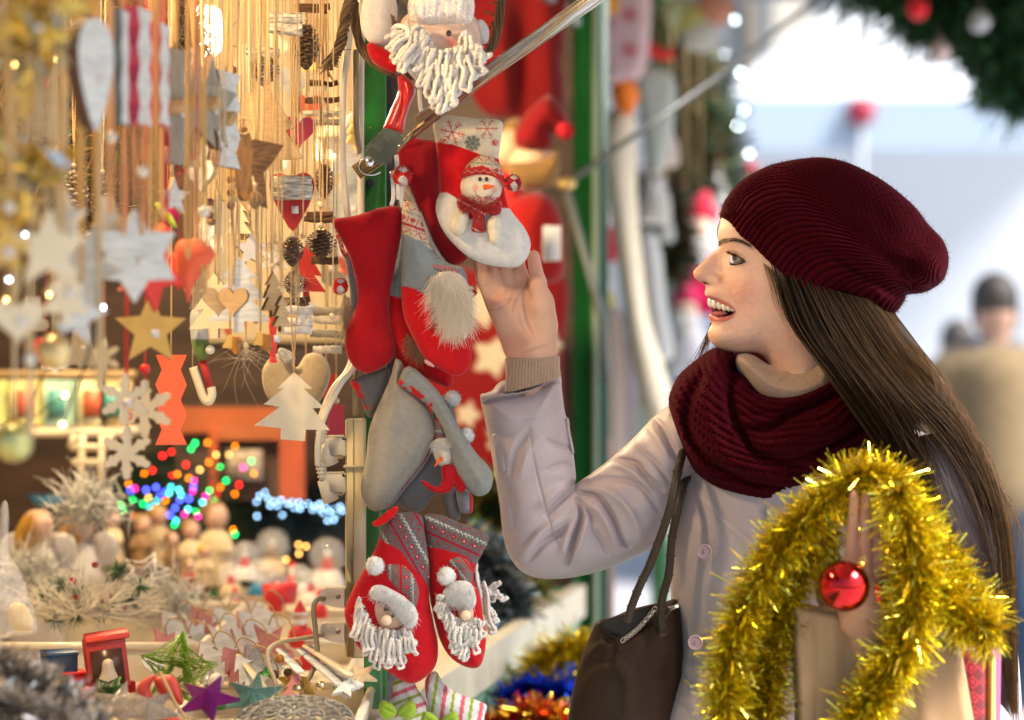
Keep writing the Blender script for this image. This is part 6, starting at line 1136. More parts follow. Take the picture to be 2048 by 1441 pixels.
b = MB(); b.box(q + [0, 0, .034], (.056, .049, .008), rot=rot, bev=.001); b.build('lid', mat('box_lid', (.55, .05, .03), rough=.5), t); b = MB(); b.box(q + np.array(rot @ Vector((0, -.0235, -.004))), (.040, .002, .046), rot=rot); b.build('box_window', mat('window_brown', (.07, .03, .02), rough=.3), t); puff('bird_figure', [(205, 1325), (215, 1318), (225, 1322), (230, 1340), (240, 1365), (236, 1385), (205, 1388), (196, 1365), (203, 1345)], 3.055, T=.012, Rr=.014, step=2.5, mats=mat('bird_white', (.55, .47, .36), rough=.6), parent=t)
for lab, px, py, c_, s_ in (('small dark blue printed box with a snowy scene', 118, 1335, (.025, .05, .10), .04), ('small red box between the blue box and bird box', 145, 1368, (.4, .02, .02), .032), ('dark blue box lying at the left edge', 30, 1362, (.02, .035, .09), .036)):
    t = thing('small_box', lab, 'box', P(px, py + 20, 3.1)); b = MB(); rot = Matrix.Rotation(.4, 3, 'Z'); b.box(P(px, py, 3.1), (s_, s_, s_ * .9), rot=rot, bev=.001); b.build('box_body', mat('box_%s' % lab[:14], c_, rough=.4, noise=.3, nscale=50), t); b = MB(); b.box(P(px, py, 3.1) + [0, 0, s_ * .47], (s_ * 1.05, s_ * 1.05, s_ * .12), rot=rot, bev=.001); b.build('lid', mat('lid_%s' % lab[:14], tuple(min(x * 1.6, 1) for x in c_), rough=.4), t)
# leaning pink and white wooden stars tied with jute
LP = [(330, 1292, .5), (352, 1262, .8), (376, 1300, .6), (392, 1272, 1.0), (408, 1246, .7), (425, 1320, .6), (440, 1284, .9), (456, 1256, .7), (470, 1330, .5), (486, 1290, .8), (505, 1262, 1.0), (524, 1238, .5), (538, 1290, .7), (520, 1330, .8), (498, 1352, .6)]
for i, (x, y, yaw) in enumerate(LP):
    d = (CAMZ - CT - .05) / (K * (y + 40 - 720.5)); d = min(max(d, 3.0), 3.75); s = random.uniform(78, 108) * K * d; c = P(x, y, d); t = thing('wooden_star', ['pink edged white wooden star leaning in the stack', 'white wooden star with pink face leaning in the stack'][i % 2] + ', ' + ['far left end', 'behind the green wire star', 'under the green wire star', 'second row', 'rear left', 'middle front', 'middle', 'rear middle', 'front right of middle', 'right of middle', 'rear right', 'tallest at the right end', 'right end second row', 'right end front', 'frontmost'][i], 'star', c - [0, 0, s * .5], 'leaning pink and white wooden stars')
    rot = Matrix.Rotation(yaw, 3, 'Z') @ Matrix.Rotation(-.45, 3, 'Y') @ Matrix.Rotation(-.5, 3, 'X'); b = MB(); o = tree_o(s * .8, s) if i % 3 else star_o(s * .5, 5, .42); b.plate([(x_, z_ - (s * .5 if i % 3 else 0)) for x_, z_ in o], .007, c, 0, side=1, rot=rot); b.build('board', [W['pale'] if i % 4 else mat('dusty_pink', (.50, .20, .20), rough=.7, noise=.2, nscale=50), MATS['dusty_pink'] if 'dusty_pink' in MATS else W['pink']], t, smooth=False)
    b = MB(); b.tube(cr([c + [0, -.004, s * .4], c + [.01, -.01, s * .65], c + [.03, -.012, s * .5], c + [.04, -.01, s * .1]], 4), .0012, 5); b.build('jute_loop', jute, t)
# bits in the small tray
for i, (x, y, r) in enumerate(((590, 1330, 12), (575, 1345, 8), (560, 1318, 9), (548, 1350, 10))):
    t = thing('wood_slice', ['brown edged wood slice bead in the tray, largest', 'small dark wood bead in the tray', 'wood slice bead behind the cable', 'wood slice bead in front of the cable'][i], 'bead', P(x, y + r, 3.15)); b = MB(); b.lathe(P(x, y, 3.15), [(0, -.004), (r * K * 3, -.004), (r * K * 3.2, 0), (r * K * 3, .004)], 18, ax=1); b.build('slice', W['bark'] if i % 2 else W['orange'], t)
for i, (x, y) in enumerate(((594, 1378), (641, 1372))):
    b = MB(); b.sph(P(x, y, 3.05), .0062, 16, 10); tag(b.build('jingle_bell', mat('bell_gold', (.6, .5, .3), rough=.12, metal=1), ), ['tiny gold bell left of the white star in the tray', 'tiny gold bell right of the first in the tray'][i], 'bell')
solid_star('white wooden star in the right tray', 690, 1376, 34, 3.08, W['pale'], -1.0, .2, puffed=.004); solid_star('cream wooden star at the right end of the tray', 722, 1352, 36, 3.12, W['cream'], -.9, .7, puffed=.004)
for i, (x0, y0, x1, y1) in enumerate(((600, 1300, 680, 1370), (612, 1292, 700, 1352), (640, 1330, 720, 1372), (480, 1310, 540, 1395), (560, 1300, 600, 1345))):
    b = MB(); a, e = P(x0, y0, 3.2), P(x1, y1, 3.08); L_ = np.linalg.norm(e - a); b.box((a + e) / 2, (L_, .012, .004), rot=(Vector(e - a).to_track_quat('X', 'Z')).to_matrix(), bev=.001); tag(b.build('wooden_stick', [W['pale'], W['cream']][i % 2]), ['whitewashed slat leaning across the right tray, longest', 'cream slat right behind the longest one', 'whitewashed slat at the tray end near the post', 'cream slat standing by the teal star', 'whitewashed slat below the plug cable'][i], 'slat')
# cellophane bag and soap
t = thing('cellophane_bag', 'clear cellophane bag holding a yellow soap at the left edge', 'bag', P(30, 1265, 3.0)); puff('film', [(2, 1010), (18, 1015), (20, 1110), (40, 1140), (62, 1200), (75, 1262), (40, 1272), (-30, 1270), (-40, 1150), (-8, 1100)], 3.0, T=.02, Rr=.03, step=4, mats=mat('cellophane', (1, 1, 1), rough=.06, alpha=.22, spec=1.0, coat=1), parent=t, extra=lambda p: .003 * n1(p, 14, 3)); puff('soap', [(20, 1210), (48, 1208), (66, 1240), (64, 1262), (30, 1262), (16, 1236)], 3.02, T=.012, Rr=.012, step=4, mats=mat('yellow_soap', (.62, .48, .20), rough=.5), parent=t)
# silver tinsel heap in the lower left foreground
def tinsel(label, path, d, r, n, ln, mts, seed, w=.0012, name='tinsel_garland', ds=None, group=None, squash=1.0, cat='garland'):
    """core curve with thousands of thin foil strips"""
    t = thing(name, label, cat, P(path[-1][0], max(p[1] for p in path), d), group); base = np.array([P(p[0], p[1], d + (p[2] if len(p) > 2 else 0)) for p in path]); C_ = cr(base, 12); rr = np.random.default_rng(seed)
    b = MB(); b.tube(C_, .0022, 6); b.build('core', mts[0], t); per = n // len(mts)
    for j, mt in enumerate(mts):
        i = rr.uniform(0, len(C_) - 1.01, per); i0 = i.astype(int); f = (i - i0)[:, None]; c = C_[i0] * (1 - f) + C_[i0 + 1] * f; T = C_[i0 + 1] - C_[i0]; T /= np.linalg.norm(T, axis=1)[:, None] + 1e-9
        v = rr.normal(size=(per, 3)); v -= (v * T).sum(1)[:, None] * T; v /= np.linalg.norm(v, axis=1)[:, None]; v = v + T * rr.normal(0, .35, (per, 1)); v /= np.linalg.norm(v, axis=1)[:, None]; L_ = ln * rr.uniform(.55, 1.1, (per, 1)); s = np.cross(v, rr.normal(size=(per, 3))); s /= np.linalg.norm(s, axis=1)[:, None]; curl = rr.normal(0, .28, (per, 3)) * L_
        s2 = np.cross(v, rr.normal(0, 1, (per, 3))); s2 /= np.linalg.norm(s2, axis=1)[:, None]; s2 = s * .7 + s2 * .7
        p0 = c; p1 = c + v * L_ * .55 + curl * .25; p2 = c + v * L_ + curl; p2[:, 2] -= .12 * L_[:, 0]; hw = w / 2
        V = np.stack([p0 - s * hw, p0 + s * hw, p1 - s * hw, p1 + s * hw, p2 - s2 * hw, p2 + s2 * hw], 1).reshape(-1, 3); k = np.arange(per)[:, None] * 6; F = np.concatenate([k + [0, 1, 3, 2], k + [2, 3, 5, 4]]); link_mesh('foil_strips', V, F, mt, t, smooth=False)
    return t
foil = lambda nm, c, ro=.22: mat('foil_' + nm, c, rough=ro, metal=.7 if 'silver' in nm else 1.0, rnd=.45)
tinsel('heap of silver tinsel in the lower left foreground, upper strand', [(-60, 1320), (20, 1350), (90, 1385), (150, 1425), (210, 1500)], 2.55, 40, 2600, .028, [foil('silver', (.75, .72, .68), .2), foil('silver2', (.35, .30, .24), .35)], 3, w=.003); tinsel('heap of silver tinsel in the lower left corner, lower strand', [(-60, 1400), (30, 1420), (100, 1450), (170, 1500)], 2.5, 40, 2200, .028, [foil('silver', (.6, .6, .6)), foil('silver2', (.35, .30, .22), .35)], 4, w=.003)

for lab, pts in (('warm fairy lights blurred at the left edge among the stars', [(12, 600), (40, 625), (75, 628), (30, 500), (50, 470), (100, 590), (60, 545), (18, 560)]), ('warm and cool fairy lights under the left star cluster', [(130, 790), (26, 870), (30, 905), (145, 600), (205, 615), (125, 850)]), ('warm sparkles of fairy lights at the top left', [(40, 95), (75, 60), (28, 130), (110, 120), (60, 30), (130, 80)])):
    lights(lab, [(x, y, 0, i % 3 == 1) for i, (x, y) in enumerate(pts)], 2.5, [emis('warm2', (1, .6, .16), 9), emis('cool2', (.75, .95, 1), 6)], 4)

KN = [('glitter ball', 0), ('tiny star', 1), ('little gift', 2), ('mini fir tree', 3), ('bell', 4), ('small heart', 5)]; KC = [('gold', glitter('t_gold', (.75, .5, .12))), ('red', glitter('t_red', (.55, .02, .03))), ('silver', glitter('t_silver', (.65, .65, .66))), ('white', W['white']), ('green', glitter('t_green', (.05, .30, .08))), ('pink', mat('t_pink', (.6, .25, .28), rough=.5))]
rr = random.Random(77); i = 0
for zn, x0, x1, y0, y1, hh in (('between the angels and the pine sprigs', 20, 230, 1120, 1160, .03), ('in front of the clay figurines', 250, 450, 1150, 1215, .02), ('beside the long tray edge', 250, 520, 1215, 1262, .02), ('among the snow globes', 450, 670, 1150, 1235, .01), ('at the bottom left by the boxes', 60, 330, 1345, 1432, .05), ('near the teal star and silver disc', 400, 700, 1318, 1420, .05)):
    cb = [(a, c) for a in range(6) for c in range(6)]; rr.shuffle(cb)
    for a, c in cb[:15]:
        px, py = rr.uniform(x0, x1), rr.uniform(y0, y1); q = on_c(px, py, hh); s = rr.uniform(.009, .016); nm, mt = KN[a][0], KC[c][1]; b = MB(); rot = Matrix.Rotation(rr.uniform(-.8, .8), 3, 'Z') @ Matrix.Rotation(rr.uniform(-.7, 0), 3, 'X')
        if a == 0: b.sph(q + [0, 0, s], s, 16, 10)
        elif a == 1: b.plate(star_o(s * 1.5, 5, .45), .004, q + [0, 0, s], rot=rot)
        elif a == 2: b.box(q + [0, 0, s * .8], (s * 1.7, s * 1.5, s * 1.6), rot=Matrix.Rotation(rr.uniform(0, 1), 3, 'Z'), bev=.001); b.box(q + [0, 0, s * .8], (s * .3, s * 1.54, s * 1.64), rot=Matrix.Rotation(.3, 3, 'Z'))
        elif a == 3: b.plate(tree_o(s * 2, s * 2.6), .004, q, rot=rot)
        elif a == 4: b.lathe(q, [(s * 1.1, 0), (s * .8, s * .4), (s * .6, s * 1.2), (0, s * 1.6)], 14)
        else: b.plate(heart_o(s * 1.2), .005, q + [0, 0, s], rot=rot)
        tag(b.build(nm.replace(' ', '_'), mt, smooth=a in (0, 4)), '%s %s %s' % (KC[c][0], nm, zn), nm.split()[-1], 'little trinkets ' + zn)
# ================================================================ BLURRED GOODS FARTHER AWAY
def cloth(label, out, d, c, name='hanging_cloth', cat='cloth', T=.02, Rr=.05, step=8, colf=None, extra=None, group=None, M_=None, parent=None):
    o_ = puff(name, out, d, T=T, Rr=Rr, step=step, mats=M_ or felt, col=None if M_ else (colf or c), extra=extra, parent=parent)
    if parent is None: tag(o_, label, cat, group)
    return o_
FBG = bump_lines([([(1000, 0), (1010, 250)], .02, 20), ([(1050, 0), (1045, 240)], -.02, 20), ([(1090, 0), (1100, 200)], .02, 18)])
cloth('dark red folded cloth high between the two green posts', [(880, -60), (1000, -80), (1125, -80), (1126, 120), (1122, 232), (1060, 250), (1010, 240), (960, 220), (900, 100)], 4.7, (.13, .002, .003), extra=FBG)
def sf_c(p):
    c = np.ones((len(p), 3)) * np.array((.20, .006, .006))
    for x, y, r in ((985, 715, 46), (960, 610, 52), (935, 830, 30), (1050, 620, 40), (1080, 800, 30), (1000, 880, 34), (1100, 690, 30)):
        s = polydist(p, np.array([(x + a, y + b_) for a, b_ in star_o(r, 5, .55, .3)]))[0]; c = lerp(c, (.55, .46, .32), np.clip(s / 3 + .5, 0, 1))
    return c
cloth('red felt banner with large cream stars behind the raised hand', [(800, 520), (950, 540), (1124, 545), (1124, 720), (1118, 960), (1000, 985), (860, 970), (800, 800)], 4.85, None, colf=sf_c, step=6)
t = thing('santa_doll', 'big blurred red santa doll with white label behind the woman hand', 'doll', P(1070, 560, 4.4))
puff('red_body', [(1010, 420), (1040, 392), (1090, 388), (1120, 430), (1128, 500), (1122, 558), (1060, 570), (1012, 552), (1000, 480)], 4.45, T=.06, Rr=.07, step=6, mats=felt, parent=t, col=(.26, .005, .005))
b = MB(); b.box(P(1104, 487, 4.36), (36 * K * 4.36, .004, 70 * K * 4.36), bev=.001); b.build('white_label', mat('paper_label', (.7, .7, .68), rough=.5), t)
b = MB(); b.sph(P(1066, 335, 4.5), .045, 20, 14); b.build('head', mat('doll_cream', (.62, .42, .28), rough=.8), t)
puff('scarf', [(1010, 330), (1040, 372), (1090, 378), (1118, 352), (1118, 300), (1090, 318), (1050, 325)], 4.44, T=.03, Rr=.03, step=6, mats=felt, parent=t, col=(.22, .12, .04)); puff('red_hat', [(1030, 265), (1062, 215), (1100, 190), (1130, 225), (1142, 262), (1125, 280), (1105, 262), (1100, 300), (1040, 300)], 4.48, T=.05, Rr=.05, step=6, mats=felt, parent=t, col=(.18, .003, .005)); pom('pompom', 1130, 262, 18, 4.42, (.45, .01, .02), None, t)
t = thing('elf_doll', 'blurred doll in mustard hood between snowman stocking and far post', 'doll', P(1030, 420, 4.6)); puff('mustard_hood', [(1000, 270), (1018, 240), (1046, 240), (1060, 280), (1062, 330), (1040, 352), (1005, 345), (996, 310)], 4.62, T=.05, Rr=.05, step=6, mats=felt, parent=t, col=(.24, .14, .045)); b = MB(); b.sph(P(1020, 296, 4.56), .035, 16, 12); b.build('face', MATS['doll_cream'], t); puff('red_jacket', [(1000, 345), (1035, 348), (1050, 390), (1045, 470), (1010, 470), (996, 400)], 4.6, T=.05, Rr=.05, step=6, mats=felt, parent=t, col=(.5, .02, .02))
# between the stockings and the counter corner
tg = lambda *a, **k: tinsel(*a, **k)
tinsel('dark green and gold garland blurred under the red star banner', [(950, 960), (985, 1010), (1020, 1080), (1040, 1140), (1060, 1190)], 4.6, 40, 2600, .05, [foil('dkgreen', (.03, .10, .05), .3), foil('oldgold', (.35, .28, .05), .3)], 11, w=.003)
tinsel('dark blue silver garland blurred beside the santa stockings', [(930, 1090), (975, 1120), (1010, 1180), (1030, 1230)], 4.4, 40, 2600, .045, [foil('dkblue', (.03, .07, .10), .3), foil('silver3', (.25, .28, .3), .3)], 12, w=.003)
tinsel('yellow tinsel coil outside the counter by the handbag', [(1040, 1400), (1070, 1350), (1110, 1318), (1160, 1300), (1200, 1330), (1180, 1370), (1100, 1380)], 4.1, 40, 3600, .045, [foil('yellow', (.80, .62, .06)), foil('yellow2', (.55, .5, .05))], 13, w=.0028, group='coloured tinsel coils in front of the counter')
tinsel('bright blue tinsel coil under the yellow one', [(1010, 1420), (1050, 1392), (1100, 1390), (1160, 1410), (1200, 1440)], 4.0, 40, 3200, .035, [foil('blue', (.02, .10, .65)), foil('blue2', (.02, .05, .35))], 14, w=.0028, group='coloured tinsel coils in front of the counter')
tinsel('red and gold tinsel coil at the bottom edge beside the striped mitten', [(985, 1470), (1040, 1435), (1100, 1436), (1170, 1470)], 3.9, 40, 3200, .032, [foil('gold3', (.8, .5, .05)), foil('red3', (.6, .03, .05))], 15, w=.0028, group='coloured tinsel coils in front of the counter')
b = MB(); q = P(1090, 1470, 4.0); quadbox(b, (q[0] - .05, 3.5), (q[0] + .2, 4.6), q[2] - .1, q[2] - .07, .35); tag(b.build('tinsel_shelf', green_p, smooth=False), 'low green shelf carrying the coloured tinsel', 'shelf')
# goods of the second stall, right of its green post
def puffth(name, label, cat, parts, d, group=None):
    ys = max(max(y for x, y in o) for n_, o, c, T in parts); t = thing(name, label, cat, P(parts[0][1][0][0], ys, d), group)
    for n_, o, c, T in parts: puff(n_, o, d - .02 * parts.index((n_, o, c, T)), T=T, Rr=T, step=9, mats=felt, parent=t, col=c)
    return t
pkc = lambda p: lerp(lerp(lerp(np.ones((len(p), 3)) * np.array((.66, .46, .48)), (.42, .01, .05), gau(p, 1215, 45, 12)), (.42, .01, .05), gau(p, 1258, 30, 14)), (.45, .01, .05), gau(p, 1258, 100, 14))
G2 = 'blurred goods hanging on the second stall'
puffth('pink_cloth', 'pinkish cloth with dark red spots hanging beside the far post', 'cloth', [('cloth_body', [(1202, -40), (1290, -40), (1300, 60), (1285, 150), (1240, 165), (1206, 150)], pkc, .03)], 6.2, G2)
puffth('red_boot', 'orange red curved boot ornament blurred beside the pink cloth', 'ornament', [('boot_body', [(1275, 40), (1290, 38), (1300, 80), (1330, 98), (1345, 90), (1350, 112), (1330, 122), (1290, 110), (1278, 80)], (.65, .04, .03), .03)], 6.3, G2)
t = thing('snowman_board', 'tall cream snowman figure with orange nose, leaning in a long curve', 'decoration', P(1320, 840, 6.0), G2)
puff('cream_body', [(1208, 260), (1225, 215), (1258, 210), (1272, 260), (1275, 400), (1285, 520), (1300, 640), (1330, 740), (1350, 820), (1325, 855), (1290, 830), (1268, 740), (1245, 600), (1225, 450), (1210, 340)], 6.0, T=.035, Rr=.05, step=9, mats=felt, parent=t, col=(.72, .64, .50)); b = MB(); b.tube([P(1245, 165, 5.92), P(1252, 200, 5.92), P(1258, 232, 5.92)], [.03, .035, .006], 12); b.build('orange_nose', mat('nose_orange', (.8, .18, .01), rough=.6), t)
puffth('white_scarf', 'long white padded piece right of the snowman figure', 'cloth', [('white_body', [(1278, 480), (1300, 460), (1322, 500), (1332, 600), (1348, 700), (1330, 725), (1304, 715), (1292, 620)], (.68, .69, .68), .03)], 6.3, G2)
puffth('white_scarf', 'pale grey green padded piece under the red boot ornament', 'cloth', [('grey_body', [(1270, 150), (1300, 130), (1345, 150), (1352, 210), (1330, 330), (1300, 345), (1285, 260)], (.50, .54, .50), .03)], 6.4, G2)
def doll(label, px, py, h, d, c1, c2, face=(.62, .45, .35)):
    w = h * .3; t = thing('hanging_doll', label, 'doll', P(px, py + h, d), G2)
    puff('hat', [(px - w * .5, py + h * .25), (px - w * .2, py + h * .08), (px + w * .2, py), (px + w * .3, py + h * .1), (px + w * .5, py + h * .27)], d, T=.035, Rr=.04, step=8, mats=felt, parent=t, col=c1); b = MB(); b.sph(P(px, py + h * .34, d - .01), w * .42 * K * d, 14, 10); b.build('face', mat('doll_face', face, rough=.8), t)
    puff('beard', [(px - w * .45, py + h * .36), (px + w * .45, py + h * .36), (px + w * .3, py + h * .58), (px, py + h * .68), (px - w * .3, py + h * .58)], d - .03, T=.025, Rr=.03, step=8, mats=felt, parent=t, col=(.68, .66, .66)); puff('body', [(px - w * .5, py + h * .5), (px + w * .5, py + h * .5), (px + w * .7, py + h * .95), (px, py + h), (px - w * .7, py + h * .95)], d, T=.045, Rr=.05, step=8, mats=felt, parent=t, col=c2)
    b = MB(); b.tube([P(px, py, d), P(px, -120, d)], .003, 5); b.build('string', jute, t)
for a in (('white and red doll just right of the far green post', 1203, 375, 150, 6.3, (.6, .6, .6), (.5, .02, .05)), ('yellow green doll under the white and red one', 1207, 520, 120, 6.3, (.45, .45, .15), (.50, .42, .12)), ('white bearded santa doll blurred left of the forehead', 1345, 400, 160, 7.2, (.62, .55, .45), (.66, .64, .62)), ('santa doll in magenta red right in front of the nose', 1400, 380, 250, 7.4, (.5, .02, .05), (.62, .005, .09)), ('pink red doll with lilac apron behind the chin', 1372, 560, 190, 7.2, (.6, .03, .12), (.6, .58, .66)),
          ('red hatted doll above the woman forehead', 1430, 300, 120, 7.6, (.5, .02, .03), (.62, .6, .62)), ('small white doll on the dark garland', 1330, 395, 90, 6.9, (.5, .05, .04), (.6, .6, .58)), ('small pink white doll high on the second stall', 1330, 205, 130, 6.6, (.62, .25, .2), (.66, .55, .50)), ('crimson doll at the tip of the beanie', 1500, 320, 130, 8.2, (.45, .01, .04), (.55, .5, .55)), ('lilac white doll left of the forehead', 1392, 420, 170, 7.9, (.62, .6, .66), (.6, .57, .66)), ('orange and white doll over the white padded piece', 1310, 300, 150, 6.7, (.6, .2, .1), (.66, .64, .6))): doll(*a)
for i, (lab, x, y0, y1, w, c) in enumerate((('grey brown scarf hanging to the right of the brown board', 1225, 640, 1100, 24, (.22, .18, .16)), ('dark slate scarf hanging beside the brown board', 1205, 620, 1000, 14, (.10, .12, .15)), ('red and white scarf hanging beneath the yellow doll', 1192, 600, 1130, 16, (.45, .05, .06)), ('pinkish white scarf reaching below the arm', 1196, 780, 1160, 22, (.62, .52, .54)), ('mauve grey scarf behind the snowman figure', 1250, 700, 1050, 20, (.30, .25, .27)), ('sage green scarf near the shoulder', 1285, 800, 980, 26, (.32, .38, .33)))):
    cloth(lab, [(x - w, y0), (x + w, y0), (x + w, (y0 + y1) / 2), (x + w, y1), (x - w, y1), (x - w, (y0 + y1) / 2)], 6.0 + .12 * i, c, name='hanging_scarf', cat='scarf', T=.015, Rr=.02, step=9, group='scarves on the second stall')
def evergreen(label, path, d, r, n, seed, mts, name='evergreen_garland', ln=.12, w=.01):
    return tinsel(label, path, d, r, n, ln, mts, seed, w=w, name=name)
pine1, pine2 = mat('fir_green', (.015, .06, .025), rough=.5, rnd=.5), mat('fir_green_light', (.04, .11, .045), rough=.5, rnd=.5)
evergreen('dark evergreen garland hanging down the second stall', [(1335, 30), (1350, 110), (1370, 200), (1380, 300), (1400, 380)], 7.6, 40, 2600, 21, [pine1, mat('dry_olive', (.10, .08, .02), rough=.6, rnd=.5)], ln=.11); evergreen('second evergreen garland with brown tips, lower left of the face', [(1300, 360), (1320, 420), (1345, 480), (1330, 540)], 7.0, 40, 1600, 22, [pine1, mat('dry_brown', (.12, .06, .03), rough=.6, rnd=.5)], ln=.08); evergreen('grey green garland dropping toward the beanie', [(1400, 120), (1420, 200), (1440, 290), (1450, 380)], 8.0, 40, 1600, 23, [pine1, mat('grey_green', (.16, .18, .17), rough=.6, rnd=.4)], ln=.09)
evergreen('thick evergreen garland under the awning edge at the upper right corner', [(1790, -70), (1825, -15), (1860, 12), (1930, 8), (2000, 45), (2060, 90), (2110, 140)], 6.6, 40, 2000, 24, [pine1, pine2], ln=.13, w=.012); evergreen('end of the garland dropping at the right edge of the picture', [(1975, 50), (2000, 100), (2025, 150), (2060, 205)], 6.5, 40, 1100, 25, [pine1, pine2], ln=.10, w=.012); evergreen('upper strand of garland close under the awning edge', [(1690, -60), (1780, -35), (1880, -10), (1980, 20), (2080, 30)], 6.7, 40, 1800, 26, [pine1, pine2], ln=.12, w=.012)
for i, (x, y, c) in enumerate(((1836, 18, (.7, .02, .03)), (1880, 105, (.55, .45, .45)), (1960, 45, (.4, .42, .45)))): b = MB(); b.sph(P(x, y, 6.3), .030, 16, 12); b.tube([P(x, y - 14, 6.3), P(x, y - 40, 6.3)], .002, 5); tag(b.build('garland_bauble', mat('bauble_b%d' % i, c, rough=.15, metal=.6)), ['red bauble in the upper right garland', 'pale pink bauble hanging under the garland', 'silver bauble in the garland near the corner'][i], 'bauble')
lights('cool white bulbs strung down beside the second stall', [(x, y, 0, 0) for x, y in ((1458, -40), (1470, 40), (1450, 110), (1480, 145), (1487, 222), (1475, 252), (1498, 308))], 8.0, [mat('bulb_white', (1, 1, 1), emit=(.8, .95, 1), estr=25)], 9)
lights('two red bulbs glowing on the far green post', [(1203, 120, 0, 0), (1203, 160, 0, 0), (1202, 186, 0, 0)], 5.6, [mat('bulb_red', (1, .02, .02), emit=(1, .02, .02), estr=16)], 10)
for i, (x, y, c) in enumerate(((1380, 40, (.75, .72, .3)), (1430, 20, (.7, .4, .3)), (1345, 25, (.72, .75, .5)), (1400, 70, (.75, .75, .72)), (1215, 8, (.8, .4, .02)))):
    t = thing('paper_lantern', ['pale yellow paper lantern high behind the strut', 'peach paper lantern right of the yellow one', 'lime yellow paper lantern left of the peach one', 'white paper lantern under the yellow one', 'orange paper lantern above the pink cloth'][i], 'lantern', P(x, y + 30, 7.0 if i < 4 else 6), 'paper lanterns of the second stall'); b = MB(); b.sph(P(x, y, 7.0 if i < 4 else 6), (.055, .055, .05) if i < 4 else .03, 16, 12); b.build('lantern_body', mat('lantern%d' % i, c, rough=.8, trl=.5), t); b = MB(); b.tube([P(x, y - 30, 7.0 if i < 4 else 6), P(x, -90, 7.0 if i < 4 else 6)], .002, 5); b.build('string', jute, t)
# ---- inside the near stall: shelves, boxes, back row of ornaments
t = thing('wall_shelf', 'cream shelf with painted boxes on the end wall at the left', 'shelf', P(110, 880, 4.5)); b = MB(); b.box(P(110, 862, 4.5), (330 * K * 4.5, .22, .016)); b.build('shelf_board', W['cream'], t); b = MB(); b.box(P(110, 748, 4.6), (330 * K * 4.5, .02, .012)); b.build('back_strip', W['tan'], t)
for i, (x, c) in enumerate(((-15, (.40, .42, .16)), (55, (.55, .46, .16)), (120, (.30, .45, .36)), (190, (.55, .50, .28)), (232, (.42, .30, .12)))):
    tt = thing('painted_box', ['olive painted box at the left end of the shelf', 'yellow painted box with teal window on the shelf', 'mint painted box in the middle of the shelf', 'pale yellow painted box right on the shelf', 'brown yellow box at the right shelf end'][i], 'box', P(x, 856, 4.42), 'painted boxes on the shelf'); b = MB(); b.box(P(x, 806, 4.42), (56 * K * 4.42, .06, 92 * K * 4.42), bev=.002); b.build('box_body', mat('pbox%d' % i, c, rough=.6, noise=.3, nscale=30), tt); b = MB(); b.box(P(x, 806, 4.42) - [0, .032, 0], (34 * K * 4.42, .004, 50 * K * 4.42)); b.build('box_window', mat('pwin%d' % i, ((.1, .35, .32), (.55, .12, .05))[i % 2], rough=.4), tt)
t = thing('orange_cabinet', 'orange red wooden cabinet blurred behind the cream tree', 'cabinet', P(480, 1000, 4.95)); b = MB(); q = P(485, 905, 4.95); b.box(q, (250 * K * 4.95, .12, 185 * K * 4.95)); b.build('cabinet_body', mat('dark_frame', (.09, .05, .035), rough=.6), t, smooth=False)
for (x0, x1, y0, y1, c) in ((360, 610, 815, 850, (.34, .08, .02)), (420, 436, 850, 1000, (.42, .08, .02)), (560, 610, 850, 1000, (.40, .08, .03)), (360, 420, 850, 866, (.5, .1, .02)), (436, 560, 850, 880, (.36, .10, .03))):
    b = MB(); b.box(P((x0 + x1) / 2, (y0 + y1) / 2, 4.86), ((x1 - x0) * K * 4.86, .02, (y1 - y0) * K * 4.86)); b.build('orange_board', mat('orange_board%d' % x0, c, rough=.5, noise=.2, nscale=12), t, smooth=False)
b = MB(); b.box(P(490, 930, 4.85), (70 * K * 4.85, .01, 60 * K * 4.85)); tag(b.build('picture_card', mat('picture_card', (.45, .36, .28), rough=.5, noise=.5, nscale=40)), 'pale picture card leaning in the orange cabinet', 'card')
t = thing('wooden_reindeer', 'beige wooden reindeer frame standing under the shelf', 'decoration', P(180, 1010, 4.2)); b = MB()
for a in (((140, 895), (215, 895)), ((145, 925), (212, 925)), ((165, 870), (160, 1005)), ((205, 870), (200, 1005)), ((170, 945), (175, 1000)), ((140, 895), (150, 870)), ((215, 895), (222, 868))): b.tube([P(*a[0], 4.2), P(*a[1], 4.2)], .0065, 8)
b.build('frame', W['cream'], t)
t = thing('blue_dish', 'small blue dish behind the angels', 'dish', P(105, 1012, 4.5)); b = MB(); b.lathe(P(105, 1012, 4.5), [(0, 0), (.03, 0), (.045, .02), (.043, .02), (.028, .004)], 20); b.build('dish_body', mat('blue_glaze', (.02, .18, .35), rough=.3), t)
rr = random.Random(12); n_ = 0
colr = [('pale', 'whitewashed'), ('cream', 'cream'), ('tan', 'plywood'), ('red', 'dark red'), ('coral', 'coral'), ('grey', 'grey'), ('white', 'white'), ('yellow', 'honey brown'), ('mag', 'raspberry')]
zones = [('behind the pine cones', 600, 700, 400, 640), ('behind the plywood tree', 430, 620, 60, 300), ('under the bright lamp', 330, 470, 260, 480), ('behind the red star', 300, 470, 480, 640), ('behind the left star cluster', 60, 280, 540, 720), ('behind the upper left ribbons', 120, 330, 330, 520), ('by the brown cable at the top', 620, 715, 30, 330)]
